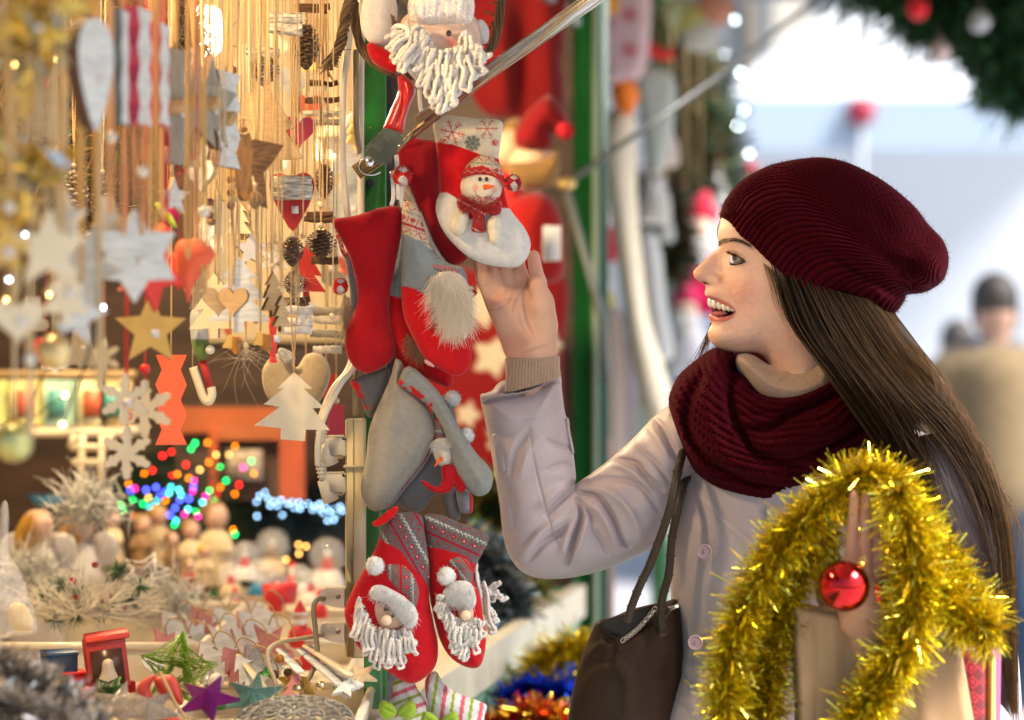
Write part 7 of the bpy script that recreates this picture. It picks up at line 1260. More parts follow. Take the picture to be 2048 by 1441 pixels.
for zi, (zn, x0, x1, y0, y1) in enumerate(zones):
    used = set()
    for k in range(6):
        sh = rr.choice(['star', 'heart', 'tree', 'stocking', 'flake', 'bell']); ci = rr.choices(range(9), [4, 4, 2, 2, 1, 1, 3, 2, .4])[0]
        if (sh, ci) in used: continue
        used.add((sh, ci)); px, py, s = rr.uniform(x0, x1), rr.uniform(y0, y1), rr.uniform(50, 92); d = rr.uniform(3.55, 4.4)
        flat_orn(sh, 'blurred %s %s ornament %s' % (colr[ci][1], {'flake': 'snowflake', 'star': 'star', 'heart': 'heart', 'tree': 'fir tree', 'stocking': 'boot shaped', 'bell': 'bell'}[sh], zn), px, py, s, d, W[colr[ci][0]], W[colr[ci][0]], rr.uniform(-.9, .9), hsz=s * .8, group='back row ornaments %s' % zn, n=1, th=.008, string=rr.choice([jute, rib_c, rib_r]), sr=.0007)
# ================================================================ THE WOMAN
D0 = 3.2
z1, z2, z3, z4, z5, z6, z8 = Z(1320, 300, 3.352), Z(1380, 420, 4.804), Z(920, 480, 4.504), Z(940, 700, 2.882), Z(1300, 680, 3.352), Z(1400, 900, 2.664), Z(1120, 850, 2.4375)
woman = thing('person', 'smiling woman in maroon beanie and mauve coat touching a hanging stocking', 'person', (0.42, 3.28, 0))
head_out = [(1447, 430), (1440, 446), (1436.6, 460), (1435.6, 473), (1437.2, 485), (1436.2, 494), (1430, 503), (1418, 513.7), (1407, 523.5), (1395.5, 533.5),
            (1388.6, 541), (1386.8, 547.5), (1389.2, 555), (1396, 561.5), (1403.5, 566.5), (1410.5, 571.5), (1411.6, 578), (1409.6, 585), (1410.3, 590.5), (1414.5, 596),
            (1423, 600.5), (1433, 612), (1430, 622), (1420.5, 626.5), (1417.6, 632), (1419.5, 640), (1423, 647.5), (1419, 655), (1415.4, 665), (1416.6, 675), (1421.6, 684.5),
            (1430, 693), (1442.4, 700), (1463, 705), (1485, 706.5), (1507, 706), (1524, 712), (1539, 729), (1548, 760), (1556, 800), (1570, 860), (1700, 860), (1705, 770), (1720, 700),
            (1752, 640), (1768, 560), (1752, 470), (1700, 405), (1620, 372), (1540, 374), (1480, 396)]
_o = cr(head_out, 2, True)
_c = [(x, y, 0) for x, y in _o] + [(x, y, v * v) for x, y, v in [
    (1500, 600, 5.3), (1492, 552, 5.2), (1470, 516, 3.95), (1462, 486, 4.2), (1520, 505, 6.3), (1462, 455, 4.3), (1540, 650, 5.7), (1600, 620, 7.0), (1441, 676, 2.75),
    (1476, 634, 4.1), (1452, 657, 3.2), (1430, 588, 2.25), (1432, 557, 1.75), (1424, 534, 1.05), (1402, 549, 1.2), (1395, 547, .92), (1440, 509, 1.15), (1444, 535, 1.7), (1458, 562, 3.3), (1450, 545, 2.5),
    (1450, 600, 3.1), (1440, 640, 2.5), (1620, 450, 7.6), (1700, 520, 7.2), (1620, 560, 7.7), (1610, 760, 5.6), (1640, 700, 6.2), (1560, 560, 7.1), (1560, 700, 5.0), (1500, 680, 4.0), (1560, 610, 6.6), (1540, 430, 6.6), (1455, 500, 2.7)]]
_q = rbf([(x, y, v) for x, y, v in _c])
def head_h(p, du): return np.sqrt(np.maximum(_q(p), 0.02)) / 100 * np.clip(du / 1.5, 0, 1) ** .5
_hl = bump_lines([(z2((270, 330), (330, 300), (420, 290), (500, 320)), .0022, 6),
    ([(1427, 546), (1437, 551), (1442, 561), (1436, 571)], -.0034, 3.4), ([(1443, 560), (1458, 582), (1471, 606), (1476, 622)], -.0016, 6),
    ([(1411, 592), (1424, 597), (1440, 603), (1456, 610), (1469, 619)], .0014, 4), ([(1419, 638), (1432, 640), (1450, 638), (1462, 632), (1470, 624)], .0026, 5.5),
    ([(1473, 615), (1475, 628), (1470, 636)], -.002, 4), ([(1426, 651), (1440, 652)], -.0014, 6), ([(1457, 505), (1470, 507), (1483, 515), (1491, 524)], -.0018, 2.6),
    ([(1460, 500), (1475, 501), (1490, 511)], .0014, 4), ([(1461, 532), (1475, 533), (1490, 529)], -.0012, 3)])
def head_ex(p):
    return (-.004 * gau(p, 1462, 512, 20, 13) + .0028 * gau(p, 1427, 558, 9, 7) + .0035 * gau(p, 1488, 580, 26, 20) + .001 * gau(p, 1402, 550, 10)
            - .003 * gau(p, 1412, 566, 6, 2.5, .3) + _hl(p) + .002 * gau(p, 1476, 516, 17, 14) + .00025 * n1(p, 7, 21) + .0015 * gau(p, 1468, 560, 16, 12))
eye_poly = [(1462.5, 511), (1466, 510), (1472, 511.5), (1479, 516.5), (1488, 524), (1481, 526), (1473, 526.8), (1465, 526.5), (1461.5, 524), (1461, 516)]
mouth_poly = [(1404, 596), (1414.5, 597.5), (1425, 600.5), (1440, 606), (1455, 612.5), (1470, 622.5), (1462, 630.5), (1448, 633.5), (1432, 632.5), (1421, 629), (1412, 624), (1404, 622)]
_lipu = cr([(1408, 594), (1424, 597.5), (1440, 603), (1456, 609.5), (1470, 620)], 6); _lipl = cr([(1414, 636), (1432, 637.5), (1448, 637), (1460, 633), (1471, 624)], 6)
def head_c(p):
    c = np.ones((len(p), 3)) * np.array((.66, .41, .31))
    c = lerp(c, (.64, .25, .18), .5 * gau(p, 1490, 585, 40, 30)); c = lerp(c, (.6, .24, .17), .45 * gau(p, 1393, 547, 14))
    c = c * (1 + .035 * n1(p, 16, 11) + .03 * n1(p, 5, 12))[:, None]; c = lerp(c, (.42, .2, .13), .5 * gau(p, 1440, 560, 5, 9)); c = lerp(c, (.46, .24, .16), .4 * gau(p, 1600, 690, 60, 40))  # mottled skin; shade painted into the nose-wing crease and at the jaw angle
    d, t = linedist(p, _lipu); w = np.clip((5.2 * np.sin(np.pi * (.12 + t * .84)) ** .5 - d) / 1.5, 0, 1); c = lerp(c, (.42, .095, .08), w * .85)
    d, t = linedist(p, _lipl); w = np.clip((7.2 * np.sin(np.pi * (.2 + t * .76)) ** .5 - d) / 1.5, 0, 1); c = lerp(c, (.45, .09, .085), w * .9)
    c = lerp(c, (.05, .015, .01), np.clip(1.3 * gau(p, 1411, 567, 7, 2.4, .35), 0, 1))  # nostril hole is a dark patch, its shade painted into the skin colour
    d, t = linedist(p, cr([(1457, 504), (1464, 508.5), (1472, 510.5), (1480, 516), (1489, 524)], 5)); c = lerp(c, (.03, .015, .012), np.clip(1.35 - d / 2.6, 0, 1) * .95)
    d, t = linedist(p, cr([(1459, 526), (1466, 527.5), (1476, 527.8), (1488, 525)], 5)); c = lerp(c, (.10, .045, .035), np.clip(1.2 - d / 1.9, 0, 1) * .8)
    d, t = linedist(p, cr(z2((285, 330), (330, 298), (420, 288), (520, 315), (600, 360)), 5)); c = lerp(c, (.12, .06, .035), np.clip(1.5 - d / 5.5, 0, 1) * .45)
    return c
hd = lambda p: (p[:, 0] - 1560) * K * D0 * math.tan(R(7))
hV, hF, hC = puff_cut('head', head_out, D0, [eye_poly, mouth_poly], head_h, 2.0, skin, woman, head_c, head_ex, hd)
# raised hand: palm to the camera, fingers behind the stocking
YS = 0.72
def hp(px, py, dy=0, d=3.2): v = P(px, py, d); v[1] = dy / YS; return v
def hc(a, b, ra, rb, k=.006, d=3.2): s = K * d; return ('cap', hp(*a, d=d), hp(*b, d=d), ra * s, rb * s, k)
pr = [hc((1064, 730, .012), (1063, 710), 34, 43), hc((1064, 715), (1062, 690), 44, 40, .012), hc((1058, 690, .002), (1032, 610, .004), 36, 40, .014), hc((1030, 690, -.003), (998, 612, .001), 24, 25, .012),
      hc((1090, 690, -.004), (1086, 605, -.012), 21, 21, .014), hc((1090, 650, -.006), (1070, 580, -.004), 22, 20, .014),
      hc((1080, 612, -.014), (1075, 566, -.018), 21, 16.5, .01), hc((1075, 566, -.018), (1067, 514, -.015), 15.5, 12.5, .006),
      hc((1050, 580, .002), (1040, 548, .006), 17, 15.5, .006), hc((1040, 548, .006), (1034, 505, .024), 14.5, 12.5, .004), hc((1034, 505, .024), (1022, 470, .03), 12, 10, .003),
      hc((1022, 590, .002), (1011, 545, .008), 17, 15, .0035), hc((1011, 545, .008), (1004, 495, .026), 14.5, 12.5, .003), hc((1004, 495, .026), (995, 455, .03), 12, 10, .003),
      hc((1000, 596, .001), (985, 550, .007), 16, 14, .0035), hc((985, 550, .007), (976, 500, .024), 13.5, 12, .003), hc((976, 500, .024), (972, 465, .03), 11.5, 9.5, .003),
      hc((984, 602, 0), (965, 558, .002), 15.5, 13.2, .0035), hc((965, 558, .002), (956, 518, .012), 12.6, 11, .003), hc((956, 518, .012), (952, 488, .022), 10.8, 9, .003)]
gV, gF = sdf_mesh(pr, 0.0014)
gV[:, 1] = gV[:, 1] * YS + 3.2
gp = np.c_[gV[:, 0] / (K * 3.2) + 1024, 720.5 - (gV[:, 2] - CAMZ) / (K * 3.2)]
_hb = bump_lines([(z3((610, 400), (570, 480), (575, 620), (610, 760), (660, 860)), -.0014, 2.6), (z3((600, 390), (530, 500), (480, 600), (475, 660)), -.0011, 2.2),
                  (z3((470, 440), (440, 560), (350, 620), (240, 640)), -.001, 2.2), (z3((530, 650), (545, 760), (600, 850)), -.0007, 2),
                  (z3((540, 1030), (650, 990), (780, 950)), -.001, 3), (z3((610, 325), (660, 320), (700, 330)), -.0008, 2), (z3((175, 300), (215, 290)), -.0007, 2),
                  (z3((180, 420), (260, 400)), -.0007, 2), (z3((640, 520), (620, 440), (600, 330)), -.0012, 3), (z3((385, 560), (450, 540), (520, 560)), -.0006, 2)])
gV[:, 1] -= _hb(gp) * (gV[:, 1] < 3.2)
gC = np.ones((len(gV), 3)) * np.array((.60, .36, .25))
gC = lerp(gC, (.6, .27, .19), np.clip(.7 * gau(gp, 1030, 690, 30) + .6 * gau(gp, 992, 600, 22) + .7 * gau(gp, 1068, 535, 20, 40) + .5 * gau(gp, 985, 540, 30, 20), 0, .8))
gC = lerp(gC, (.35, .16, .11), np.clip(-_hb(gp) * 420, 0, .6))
# the other hand, back of the fingers towards us, under the garland
pr = [hc((1700, 1180), (1704, 1090), 14.5, 13, .002, 2.84), hc((1704, 1090), (1708, 990), 12.5, 9.5, .002, 2.84),
      hc((1732, 1180), (1731, 1085), 14.5, 13, .002, 2.84), hc((1731, 1085), (1731, 995), 12.5, 10, .002, 2.84),
      hc((1760, 1190, .005), (1757, 1095, .006), 16, 14, .003, 2.84), hc((1757, 1095, .006), (1752, 1010, .006), 14, 11, .003, 2.84),
      hc((1786, 1210, .01), (1780, 1120, .012), 15, 12, .003, 2.84), hc((1780, 1120, .012), (1772, 1050, .012), 12, 9, .003, 2.84),
      hc((1725, 1200, .006), (1745, 1290, .02), 42, 40, .012, 2.84), hc((1755, 1215, .01), (1765, 1290, .02), 38, 38, .012, 2.84), hc((1700, 1250, .01), (1690, 1190, .012), 18, 14, .01, 2.84), hc((1690, 1190, .012), (1684, 1160, .012), 13, 11, .005, 2.84),
      hc((1760, 1300, .03), (1850, 1400, .12), 38, 42, .02, 2.84)]
lV, lF = sdf_mesh(pr, 0.0016); lV[:, 1] = lV[:, 1] * YS + 2.84
# torso, arms and legs under the clothes
tp = lambda px, py, d: P(px, py, d)
pr = [('cap', tp(1610, 1000, 3.28), tp(1600, 1500, 3.34), .09, .10, .04), ('cap', tp(1610, 830, 3.22), tp(1610, 1000, 3.28), .045, .09, .04), ('cap', tp(1450, 940, 3.33), tp(1830, 960, 3.22), .04, .04, .03), ('cap', tp(1600, 1500, 3.34), (0.42, 3.32, .98), .10, .13, .05),
      ('cap', (0.34, 3.36, .95), (0.34, 3.36, .5), .085, .06, .03), ('cap', (0.34, 3.36, .5), (0.34, 3.38, .1), .055, .04, .02), ('cap', (0.50, 3.32, .95), (0.50, 3.32, .5), .085, .06, .03),
      ('cap', (0.50, 3.32, .5), (0.50, 3.34, .1), .055, .04, .02), ('cap', (0.34, 3.38, .05), (0.24, 3.34, .035), .04, .03, .02), ('cap', (0.50, 3.34, .05), (0.40, 3.28, .035), .04, .03, .02),
      ('cap', tp(1420, 920, 3.32), tp(1080, 1090, 3.27), .034, .03, .02), ('cap', tp(1080, 1090, 3.27), tp(1063, 900, 3.25), .03, .018, .015), ('cap', tp(1063, 900, 3.25), tp(1063, 745, 3.228), .018, .017, .01),
      ('cap', tp(1860, 960, 3.14), tp(1950, 1440, 3.08), .045, .036, .02), ('cap', tp(1950, 1440, 3.08), tp(1800, 1340, 2.98), .036, .028, .02)]
bV, bF = sdf_mesh(pr, 0.008)
V = [hV, gV, lV, bV]; n = np.cumsum([0] + [len(v) for v in V]); FF = np.concatenate([hF, gF + n[1], lF + n[2], bF + n[3]])
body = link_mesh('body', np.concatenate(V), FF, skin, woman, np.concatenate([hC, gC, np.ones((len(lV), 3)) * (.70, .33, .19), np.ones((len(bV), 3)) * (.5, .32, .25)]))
puff('thumb_nail', [(1069, 502), (1073, 504), (1076, 514), (1075, 524), (1071, 521), (1069, 511)], 3.187, T=.0022, Rr=.003, step=1.2, mats=mat('nail', (.66, .38, .34), rough=.2, coat=.6), parent=woman)
# eye, lashes, brow, teeth
ey = P(1476, 518, D0); ey[1] = 3.2 - .0395 + hd(np.array([[1477, 518]]))[0] + .0095 - .0012
e_w = mat('eye_white', (.30, .265, .22), rough=.12, sss=.1); e_i = mat('iris', (.08, .06, .035), rough=.1, coat=1, noise=.5, nscale=900); e_p = mat('pupil', (.004, .004, .004), rough=.05, coat=1)
b = MB(); b.sph(ey, .0115, 28, 18)
def cap_on(b, dirv, ang, r, mi):
    dirv = Vector(dirv).normalized(); q = dirv.to_track_quat('Z', 'Y').to_matrix(); pr_ = [(r * math.sin(ang * i / 5), r * math.cos(ang * i / 5)) for i in range(5, -1, -1)]
    V = [np.array(q @ Vector((p_[0] * math.cos(t), p_[0] * math.sin(t), p_[1]))) + ey for p_ in pr_ for t in [2 * math.pi * k / 20 for k in range(20)]]
    b.add(V, [(i * 20 + k, i * 20 + (k + 1) % 20, (i + 1) * 20 + (k + 1) % 20, (i + 1) * 20 + k) for i in range(5) for k in range(20)], mi)
cap_on(b, (-.78, -.60, .12), .50, .01165, 1); cap_on(b, (-.78, -.60, .12), .22, .01185, 2); b.build('eye', [e_w, e_i, e_p], woman)
hairm = mat('brown_hair', vc=True, rough=.55, aniso=.3, rnd=.45, spec=.14, trl=.08)
lash = mat('lashes', (.01, .007, .005), rough=.5)
def facey(px, py):
    p = np.array([[px, py]], float); return float(D0 + hd(p)[0] - head_h(p, np.array([20.]))[0] - head_ex(p)[0])
L = []
for i in range(46):
    t = i / 45; a = cr([(1460, 507.5), (1465, 509.5), (1472, 511), (1480, 516.5), (1489, 524.5)], 12)[int(t * 48)]; ln = 9.5 * (1 - .65 * t)
    y = facey(a[0], a[1]) - .0006; p0 = P(a[0], a[1], y); p1 = P(a[0] - ln * .55 + 3 * t, a[1] - ln * .05, y - .004); p2_ = P(a[0] - ln * (.9 - .5 * t) + 2 * t, a[1] - ln * .5, y - .0065)
    L.append(cr([p0, p1, p2_], 3))
for i in range(24):
    t = i / 23; a = cr([(1462, 527), (1472, 528), (1487, 525.5)], 12)[int(t * 24)]; y = facey(a[0], a[1]) - .0004
    L.append(cr([P(a[0], a[1], y), P(a[0] - 1.5, a[1] + 1.5, y - .002), P(a[0] - 3, a[1] + 3, y - .003)], 3))
strands(L, .00038, 'eyelashes', lash, woman)
L = []
bc = cr(z2((262, 335), (300, 308), (340, 296), (420, 288), (500, 312), (560, 345)), 10)
for i in range(300):
    t = random.random(); a = bc[min(int(t * (len(bc) - 1)), len(bc) - 2)]; w = 6.5 * (1 - .55 * t); a = a + np.array([0, random.uniform(-w, w) * .8])
    L.append([P(a[0] + k * (3.0 + t) , a[1] - k * (1.6 - 2.6 * t), facey(a[0] + k * 3, a[1]) - .0007) for k in (0, 1, 2)])
strands(L, .00016, 'eyebrow', mat('brow_hair', (.07, .035, .02), rough=.6), woman)
b = MB()
for (x, y, w, hh, lat) in [(1418.5, 605.5, 4.6, 7.5, .3), (1425.5, 607.6, 4.8, 7.8, .9), (1434.5, 611, 4.8, 7.2, 1.7), (1443.5, 614.3, 4.7, 7.2, 2.3), (1452, 617, 4.3, 5.6, 2.75), (1459.5, 619.4, 3.6, 4.6, 3.05), (1465, 621.5, 2.6, 3.2, 3.2), (1415.5, 604, 2.6, 6.5, -.4)]:
    x += 2; y += .6; c = P(x, y, 3.2); c[1] = 3.2 + hd(np.array([[x, y]]))[0] - lat / 100 + .0042
    b.sph(c, (w * K * D0 * 1.34, .0042, hh * K * D0 * 1.32), 14, 10)
b.build('teeth', mat('tooth_enamel', (.78, .74, .64), rough=.15, coat=.6, sss=.1), woman)
b = MB(); c = P(1446, 618, 3.2); c[1] = 3.2 - .002; b.sph(c, (.0155, .020, .0115), 20, 14); b.build('mouth_lining', mat('mouth_lining', (.09, .012, .012), rough=.35), woman)  # cavity ball coloured dark to give the mouth its shade
b = MB(); c = P(1436, 629, 3.2); c[1] = 3.172; b.sph(c, (.0115, .010, .0035), 20, 12); b.build('tongue', mat('tongue', (.42, .09, .10), rough=.18, coat=.6), woman)

# ---- beanie
brim = cr([(1446, 440), (1457, 450), (1478, 477), (1499, 492), (1529, 521), (1558, 548), (1588, 569), (1633, 601), (1678, 616), (1737, 631), (1775, 634)], 4)
beanie_out = z1((405, 455), (412, 400), (440, 330), (540, 210), (700, 118), (850, 75), (1050, 50), (1200, 68), (1340, 120), (1520, 222), (1700, 372), (1800, 500), (1900, 610), (1936, 730), (1916, 840),
                (1870, 902), (1770, 958), (1655, 972), (1642, 1005), (1590, 1082), (1500, 1135), (1400, 1118), (1200, 1064), (1050, 1012), (900, 905), (800, 832), (700, 742), (600, 642), (530, 588), (460, 500))
ct = []
crown = np.array([1905, 560.])
for i in range(0, len(brim), 2):
    t = i / (len(brim) - 1); q0 = brim[i]; n_ = np.array([.42 - .05 * t, -.9]); k_ = (1 - t) * 190 + 25
    q1 = q0 + n_ / np.linalg.norm(n_) * k_; q2 = crown + np.array([-200, -150 * (1 - t) - 0]) * (.5 + .5 * (1 - t)); q3 = crown + np.array([0, 40 * (t - .5)])
    for u in np.linspace(0, .93, 9):
        p_ = (1 - u) ** 3 * q0 + 3 * (1 - u) ** 2 * u * q1 + 3 * (1 - u) * u * u * q2 + u ** 3 * q3; ct.append((p_[0], p_[1], t, u))
_bt = rbf([(a, b_, t) for a, b_, t, u in ct]); _bu = rbf([(a, b_, u) for a, b_, t, u in ct])
_bl = bump_lines([(z1((1100, 670), (1250, 760), (1400, 860), (1550, 945), (1660, 985)), -.012, 9), (z1((1180, 600), (1350, 700), (1500, 800), (1650, 900)), .006, 16),
                  (z1((1060, 790), (1200, 880), (1400, 970), (1560, 1030)), .006, 18), (z1((900, 300), (1100, 420), (1300, 640)), -.003, 22), (z1((1250, 330), (1450, 450), (1650, 700)), -.004, 22), (z1((1500, 400), (1650, 520), (1800, 760)), .003, 18)])
def be_ex(p):
    t = _bt(p); u = _bu(p); ph = t * 30 * np.pi; return .0036 * (np.abs(np.cos(ph)) ** .8 * 2 - 1) + .0008 * np.sin(u * 230 + np.abs(((t * 30) % 1) - .5) * 9) * np.abs(np.cos(ph)) + _bl(p) + .003 * n1(p, 90, 3)
_bh = [(x, y, 0) for x, y in cr(beanie_out, 1, True)]
def be_h(p, du):
    t = np.clip(du / 130, 0, 1); return np.maximum(.105 * np.sqrt(1 - (1 - t) ** 2), (head_h(p, np.full(len(p), 20.)) + .0105 - hd(p)) * np.clip(du / 5, 0, 1) ** .5 * (p[:, 0] < 1765))
knit = mat('maroon_knit', (.050, .0007, .0045), rough=.95, sheen=.03, spec=.1, noise=.35, nscale=260, bump=.9, bscale=1100, bdist=.0012)
MATS['maroon_knit'].node_tree.nodes['Principled BSDF'].inputs['Sheen Tint'].default_value = (.6, .06, .12, 1)
beanie = puff('beanie', beanie_out, D0 + .005, hfun=be_h, step=2.0, mats=knit, parent=woman, extra=be_ex)
fz = mat('maroon_fuzz', (.10, .006, .016), rough=.9)
bo = cr(beanie_out, 6, True)
def on_b():
    a = bo[random.randrange(len(bo))]; return P(a[0], a[1], 3.2 + random.uniform(-.01, .01)), np.array([(a[0] - 1670) / 300, 0, -(a[1] - 470) / 300])
fuzz('beanie_fuzz', on_b, 1500, .0045, fz, beanie)

# ---- scarf
scarf_out = z5((425, 55), (330, 118), (200, 228), (142, 335), (125, 420), (150, 550), (200, 700), (290, 870), (420, 982), (560, 1050), (700, 1092), (800, 1104), (880, 1066), (1000, 1022), (1150, 942),
               (1290, 872), (1400, 835), (1560, 755), (1720, 700), (1760, 560), (1560, 380), (1420, 200), (1250, 150), (1130, 185), (1000, 268), (880, 312), (790, 318), (730, 300), (690, 240), (640, 205), (590, 196), (560, 165), (575, 110), (540, 78), (490, 60))
_sl = bump_lines([(z5((560, 190), (530, 330), (550, 480), (610, 620), (720, 760), (860, 830), (1050, 840)), -.022, 10), (z5((345, 240), (270, 380), (245, 560), (330, 740), (480, 870), (700, 960), (900, 990)), -.02, 9),
                  (z5((640, 600), (800, 590), (950, 500), (1150, 420), (1380, 300)), -.02, 9), (z5((860, 800), (1050, 770), (1250, 690), (1450, 560), (1540, 500)), -.016, 8),
                  (z5((900, 900), (1150, 850), (1400, 750), (1600, 640)), -.011, 7), (z5((450, 130), (400, 260), (370, 420), (420, 620), (560, 820), (760, 900)), .012, 16), (z5((300, 200), (190, 330), (170, 480), (250, 720), (400, 900)), .008, 14),
                  (z5((620, 330), (760, 420), (950, 400), (1200, 290)), .01, 18), (z5((700, 700), (900, 690), (1200, 560), (1420, 420)), .012, 18), (z5((700, 260), (800, 360), (1000, 330), (1200, 210)), -.006, 7), (z5((560, 500), (700, 500), (900, 470), (1100, 400)), -.004, 6)])
def sc_ex(p):
    x, y = p[:, 0] - 1570, p[:, 1] - 690; r_ = np.sqrt((x / 1.12) ** 2 + y ** 2) + 5 * n1(p, 70, 5); th = np.arctan2(y, x) * 150
    return .0025 * (np.abs(np.cos(np.pi * r_ / 14)) * 2 - 1) + .0014 * np.sin(th * .85 + np.abs((r_ / 14) % 1 - .5) * 8) + _sl(p)
def sc_h(p, du): t = np.clip(du / 85, 0, 1); return .092 * np.sqrt(1 - (1 - t) ** 2)
scarf = puff('scarf', scarf_out, 3.215, hfun=sc_h, step=2.2, mats=knit, parent=woman, extra=sc_ex)
so_ = cr(scarf_out, 6, True)
def on_s():
    a = so_[random.randrange(len(so_))]; return P(a[0], a[1], 3.2), np.array([(a[0] - 1560) / 200, 0, -(a[1] - 850) / 200])
fuzz('scarf_fuzz', on_s, 1200, .0045, fz, scarf)
puff('scarf_back', [(1420, 720), (1470, 700), (1530, 700), (1620, 690), (1700, 720), (1780, 820), (1700, 860), (1540, 850), (1440, 830), (1400, 770)], 3.275, T=.035, Rr=.04, step=4, mats=knit, parent=scarf, extra=bump_lines([([(1420, 760), (1550, 730), (1680, 760)], .006, 12)]))
# ---- sweater: collar and ribbed cuff
swt = mat('beige_sweater', (.40, .27, .19), rough=.9, sheen=.3, noise=.15, nscale=300, bump=.5, bscale=1200, bdist=.0006)
puff('sweater_collar', [(1472, 716), (1486, 706), (1510, 712), (1532, 726), (1556, 735), (1585, 731), (1612, 718), (1642, 700), (1690, 720), (1690, 800), (1600, 830), (1520, 800), (1478, 745)], 3.19, T=.058, Rr=.05, step=3, mats=swt, parent=woman,
     extra=bump_lines([([(1500, 735), (1530, 752), (1570, 755), (1620, 735)], .004, 10), ([(1560, 765), (1580, 750), (1600, 742)], -.003, 4), ([(1480, 722), (1510, 733), (1540, 742), (1580, 742), (1630, 718)], .003, 5)]))
def cu_ex(p): return .0011 * np.cos((p[:, 0] + (p[:, 1] - 740) * .05) * 2 * np.pi / 6.3)
def cu_h(p, du): t = np.clip(du / 34, 0, 1); return np.clip(.030 * np.sqrt(1 - ((p[:, 0] - 1065) / 55.5).clip(-1, 1) ** 2), .001, 1)
puff('sweater_cuff', [(1010, 717), (1030, 716), (1060, 717), (1090, 715), (1110, 712), (1119, 714), (1120, 735), (1120, 754), (1092, 766), (1052, 777), (1014, 786), (1011, 765), (1011, 742)], 3.205, hfun=cu_h, step=1.6, mats=swt, parent=woman, extra=cu_ex, dfun=lambda p: np.clip((p[:, 1] - 735) / 50, 0, 1) * .020)

# ---- trench coat
coat = mat('mauve_coat', (.46, .385, .40), rough=.46, sheen=.15, noise=.05, nscale=25, bump=.3, bscale=1500, bdist=.0003, spec=.45)
sl_out = z4((60, 262), (120, 256), (220, 246), (330, 228), (420, 190), (515, 138)) + z4((530, 230), (545, 350), (568, 430), (590, 560), (604, 660), (611, 745), (600, 778), (640, 752), (700, 712), (830, 610), (950, 500), (1050, 395), (1140, 322), (1260, 240), (1420, 330),
          (1450, 520), (1300, 700), (1200, 860), (1140, 1010), (1060, 1132), (980, 1182), (800, 1262), (600, 1312), (450, 1321), (350, 1306), (270, 1252), (212, 1155), (186, 1040), (172, 900), (140, 700), (110, 520), (80, 380))
_wl = bump_lines([(z4((560, 1230), (600, 1090), (640, 960), (618, 860)), -.009, 5), (z4((590, 1230), (640, 1100), (670, 980)), .006, 7), (z4((530, 1180), (560, 1060), (590, 950)), .004, 7),
    (z4((340, 1210), (430, 1110), (540, 1040), (600, 930)), -.005, 6), (z4((300, 1180), (400, 1060), (520, 980)), .004, 8), (z4((615, 820), (740, 850), (820, 960), (880, 1110), (915, 1130)), -.007, 5), (z4((640, 880), (740, 930), (800, 1030), (850, 1150)), .005, 8),
    (z4((620, 790), (760, 800), (880, 880), (960, 1000), (980, 1100)), .004, 9), (z4((620, 850), (690, 930), (720, 1010)), -.004, 4), (z4((440, 950), (520, 870), (605, 795)), -.005, 5), (z4((400, 900), (500, 820), (600, 740)), .003, 8),
    (z4((850, 630), (960, 655), (1010, 720), (1110, 810)), -.006, 5), (z4((830, 660), (930, 700), (1030, 800)), .004, 7), (z4((900, 740), (1000, 800), (1090, 930)), -.004, 6), (z4((1060, 390), (1120, 460), (1190, 610)), -.006, 6),
    (z4((1020, 430), (1090, 520), (1150, 640)), .004, 8), (z4((960, 560), (1060, 640), (1150, 760)), -.004, 5), (z4((235, 720), (270, 580), (340, 470)), -.004, 6), (z4((290, 740), (330, 600), (420, 500)), .003, 9), (z4((440, 520), (540, 560), (590, 560)), -.003, 5),
    (z4((150, 760), (230, 870), (260, 1050)), -.003, 7), (z4((430, 700), (530, 660), (600, 680)), -.003, 6), (z4((700, 1010), (760, 1100), (800, 1180)), -.003, 5), (z4((690, 760), (800, 740), (930, 760)), -.003, 5),
    (z4((340, 452), (372, 650), (420, 850), (478, 1060), (556, 1222)), -.0016, 1.6), (z4((60, 300), (300, 285), (530, 200)), -.0006, 1.5), (z4((80, 410), (330, 400), (560, 340)), -.0006, 1.4)])
def sl_ex(p): return 1.9 * _wl(p) + .0012 * n1(p, 45, 9) + .0006 * n1(p, 18, 10)
def sl_h(p, du):
    t = np.clip(du / 72, 0, 1); h = .047 * np.sqrt(1 - (1 - t) ** 2); s = np.clip((p[:, 0] - 1180) / 200, 0, 1); h = h * (1 + .35 * s)
    cuff = np.clip(1 - polydist(p, np.array([(961, 791), (1016, 785), (1055, 779), (1119, 748), (1121, 752), (960, 800)]))[0] * -1 / 14, 0, 1)
    wid = .053 * np.sqrt(np.clip(1 - ((p[:, 0] - 1042) / 86) ** 2, 0, 1)); return np.where(p[:, 1] < 850, np.maximum(h * (1 - cuff), wid * cuff), h)
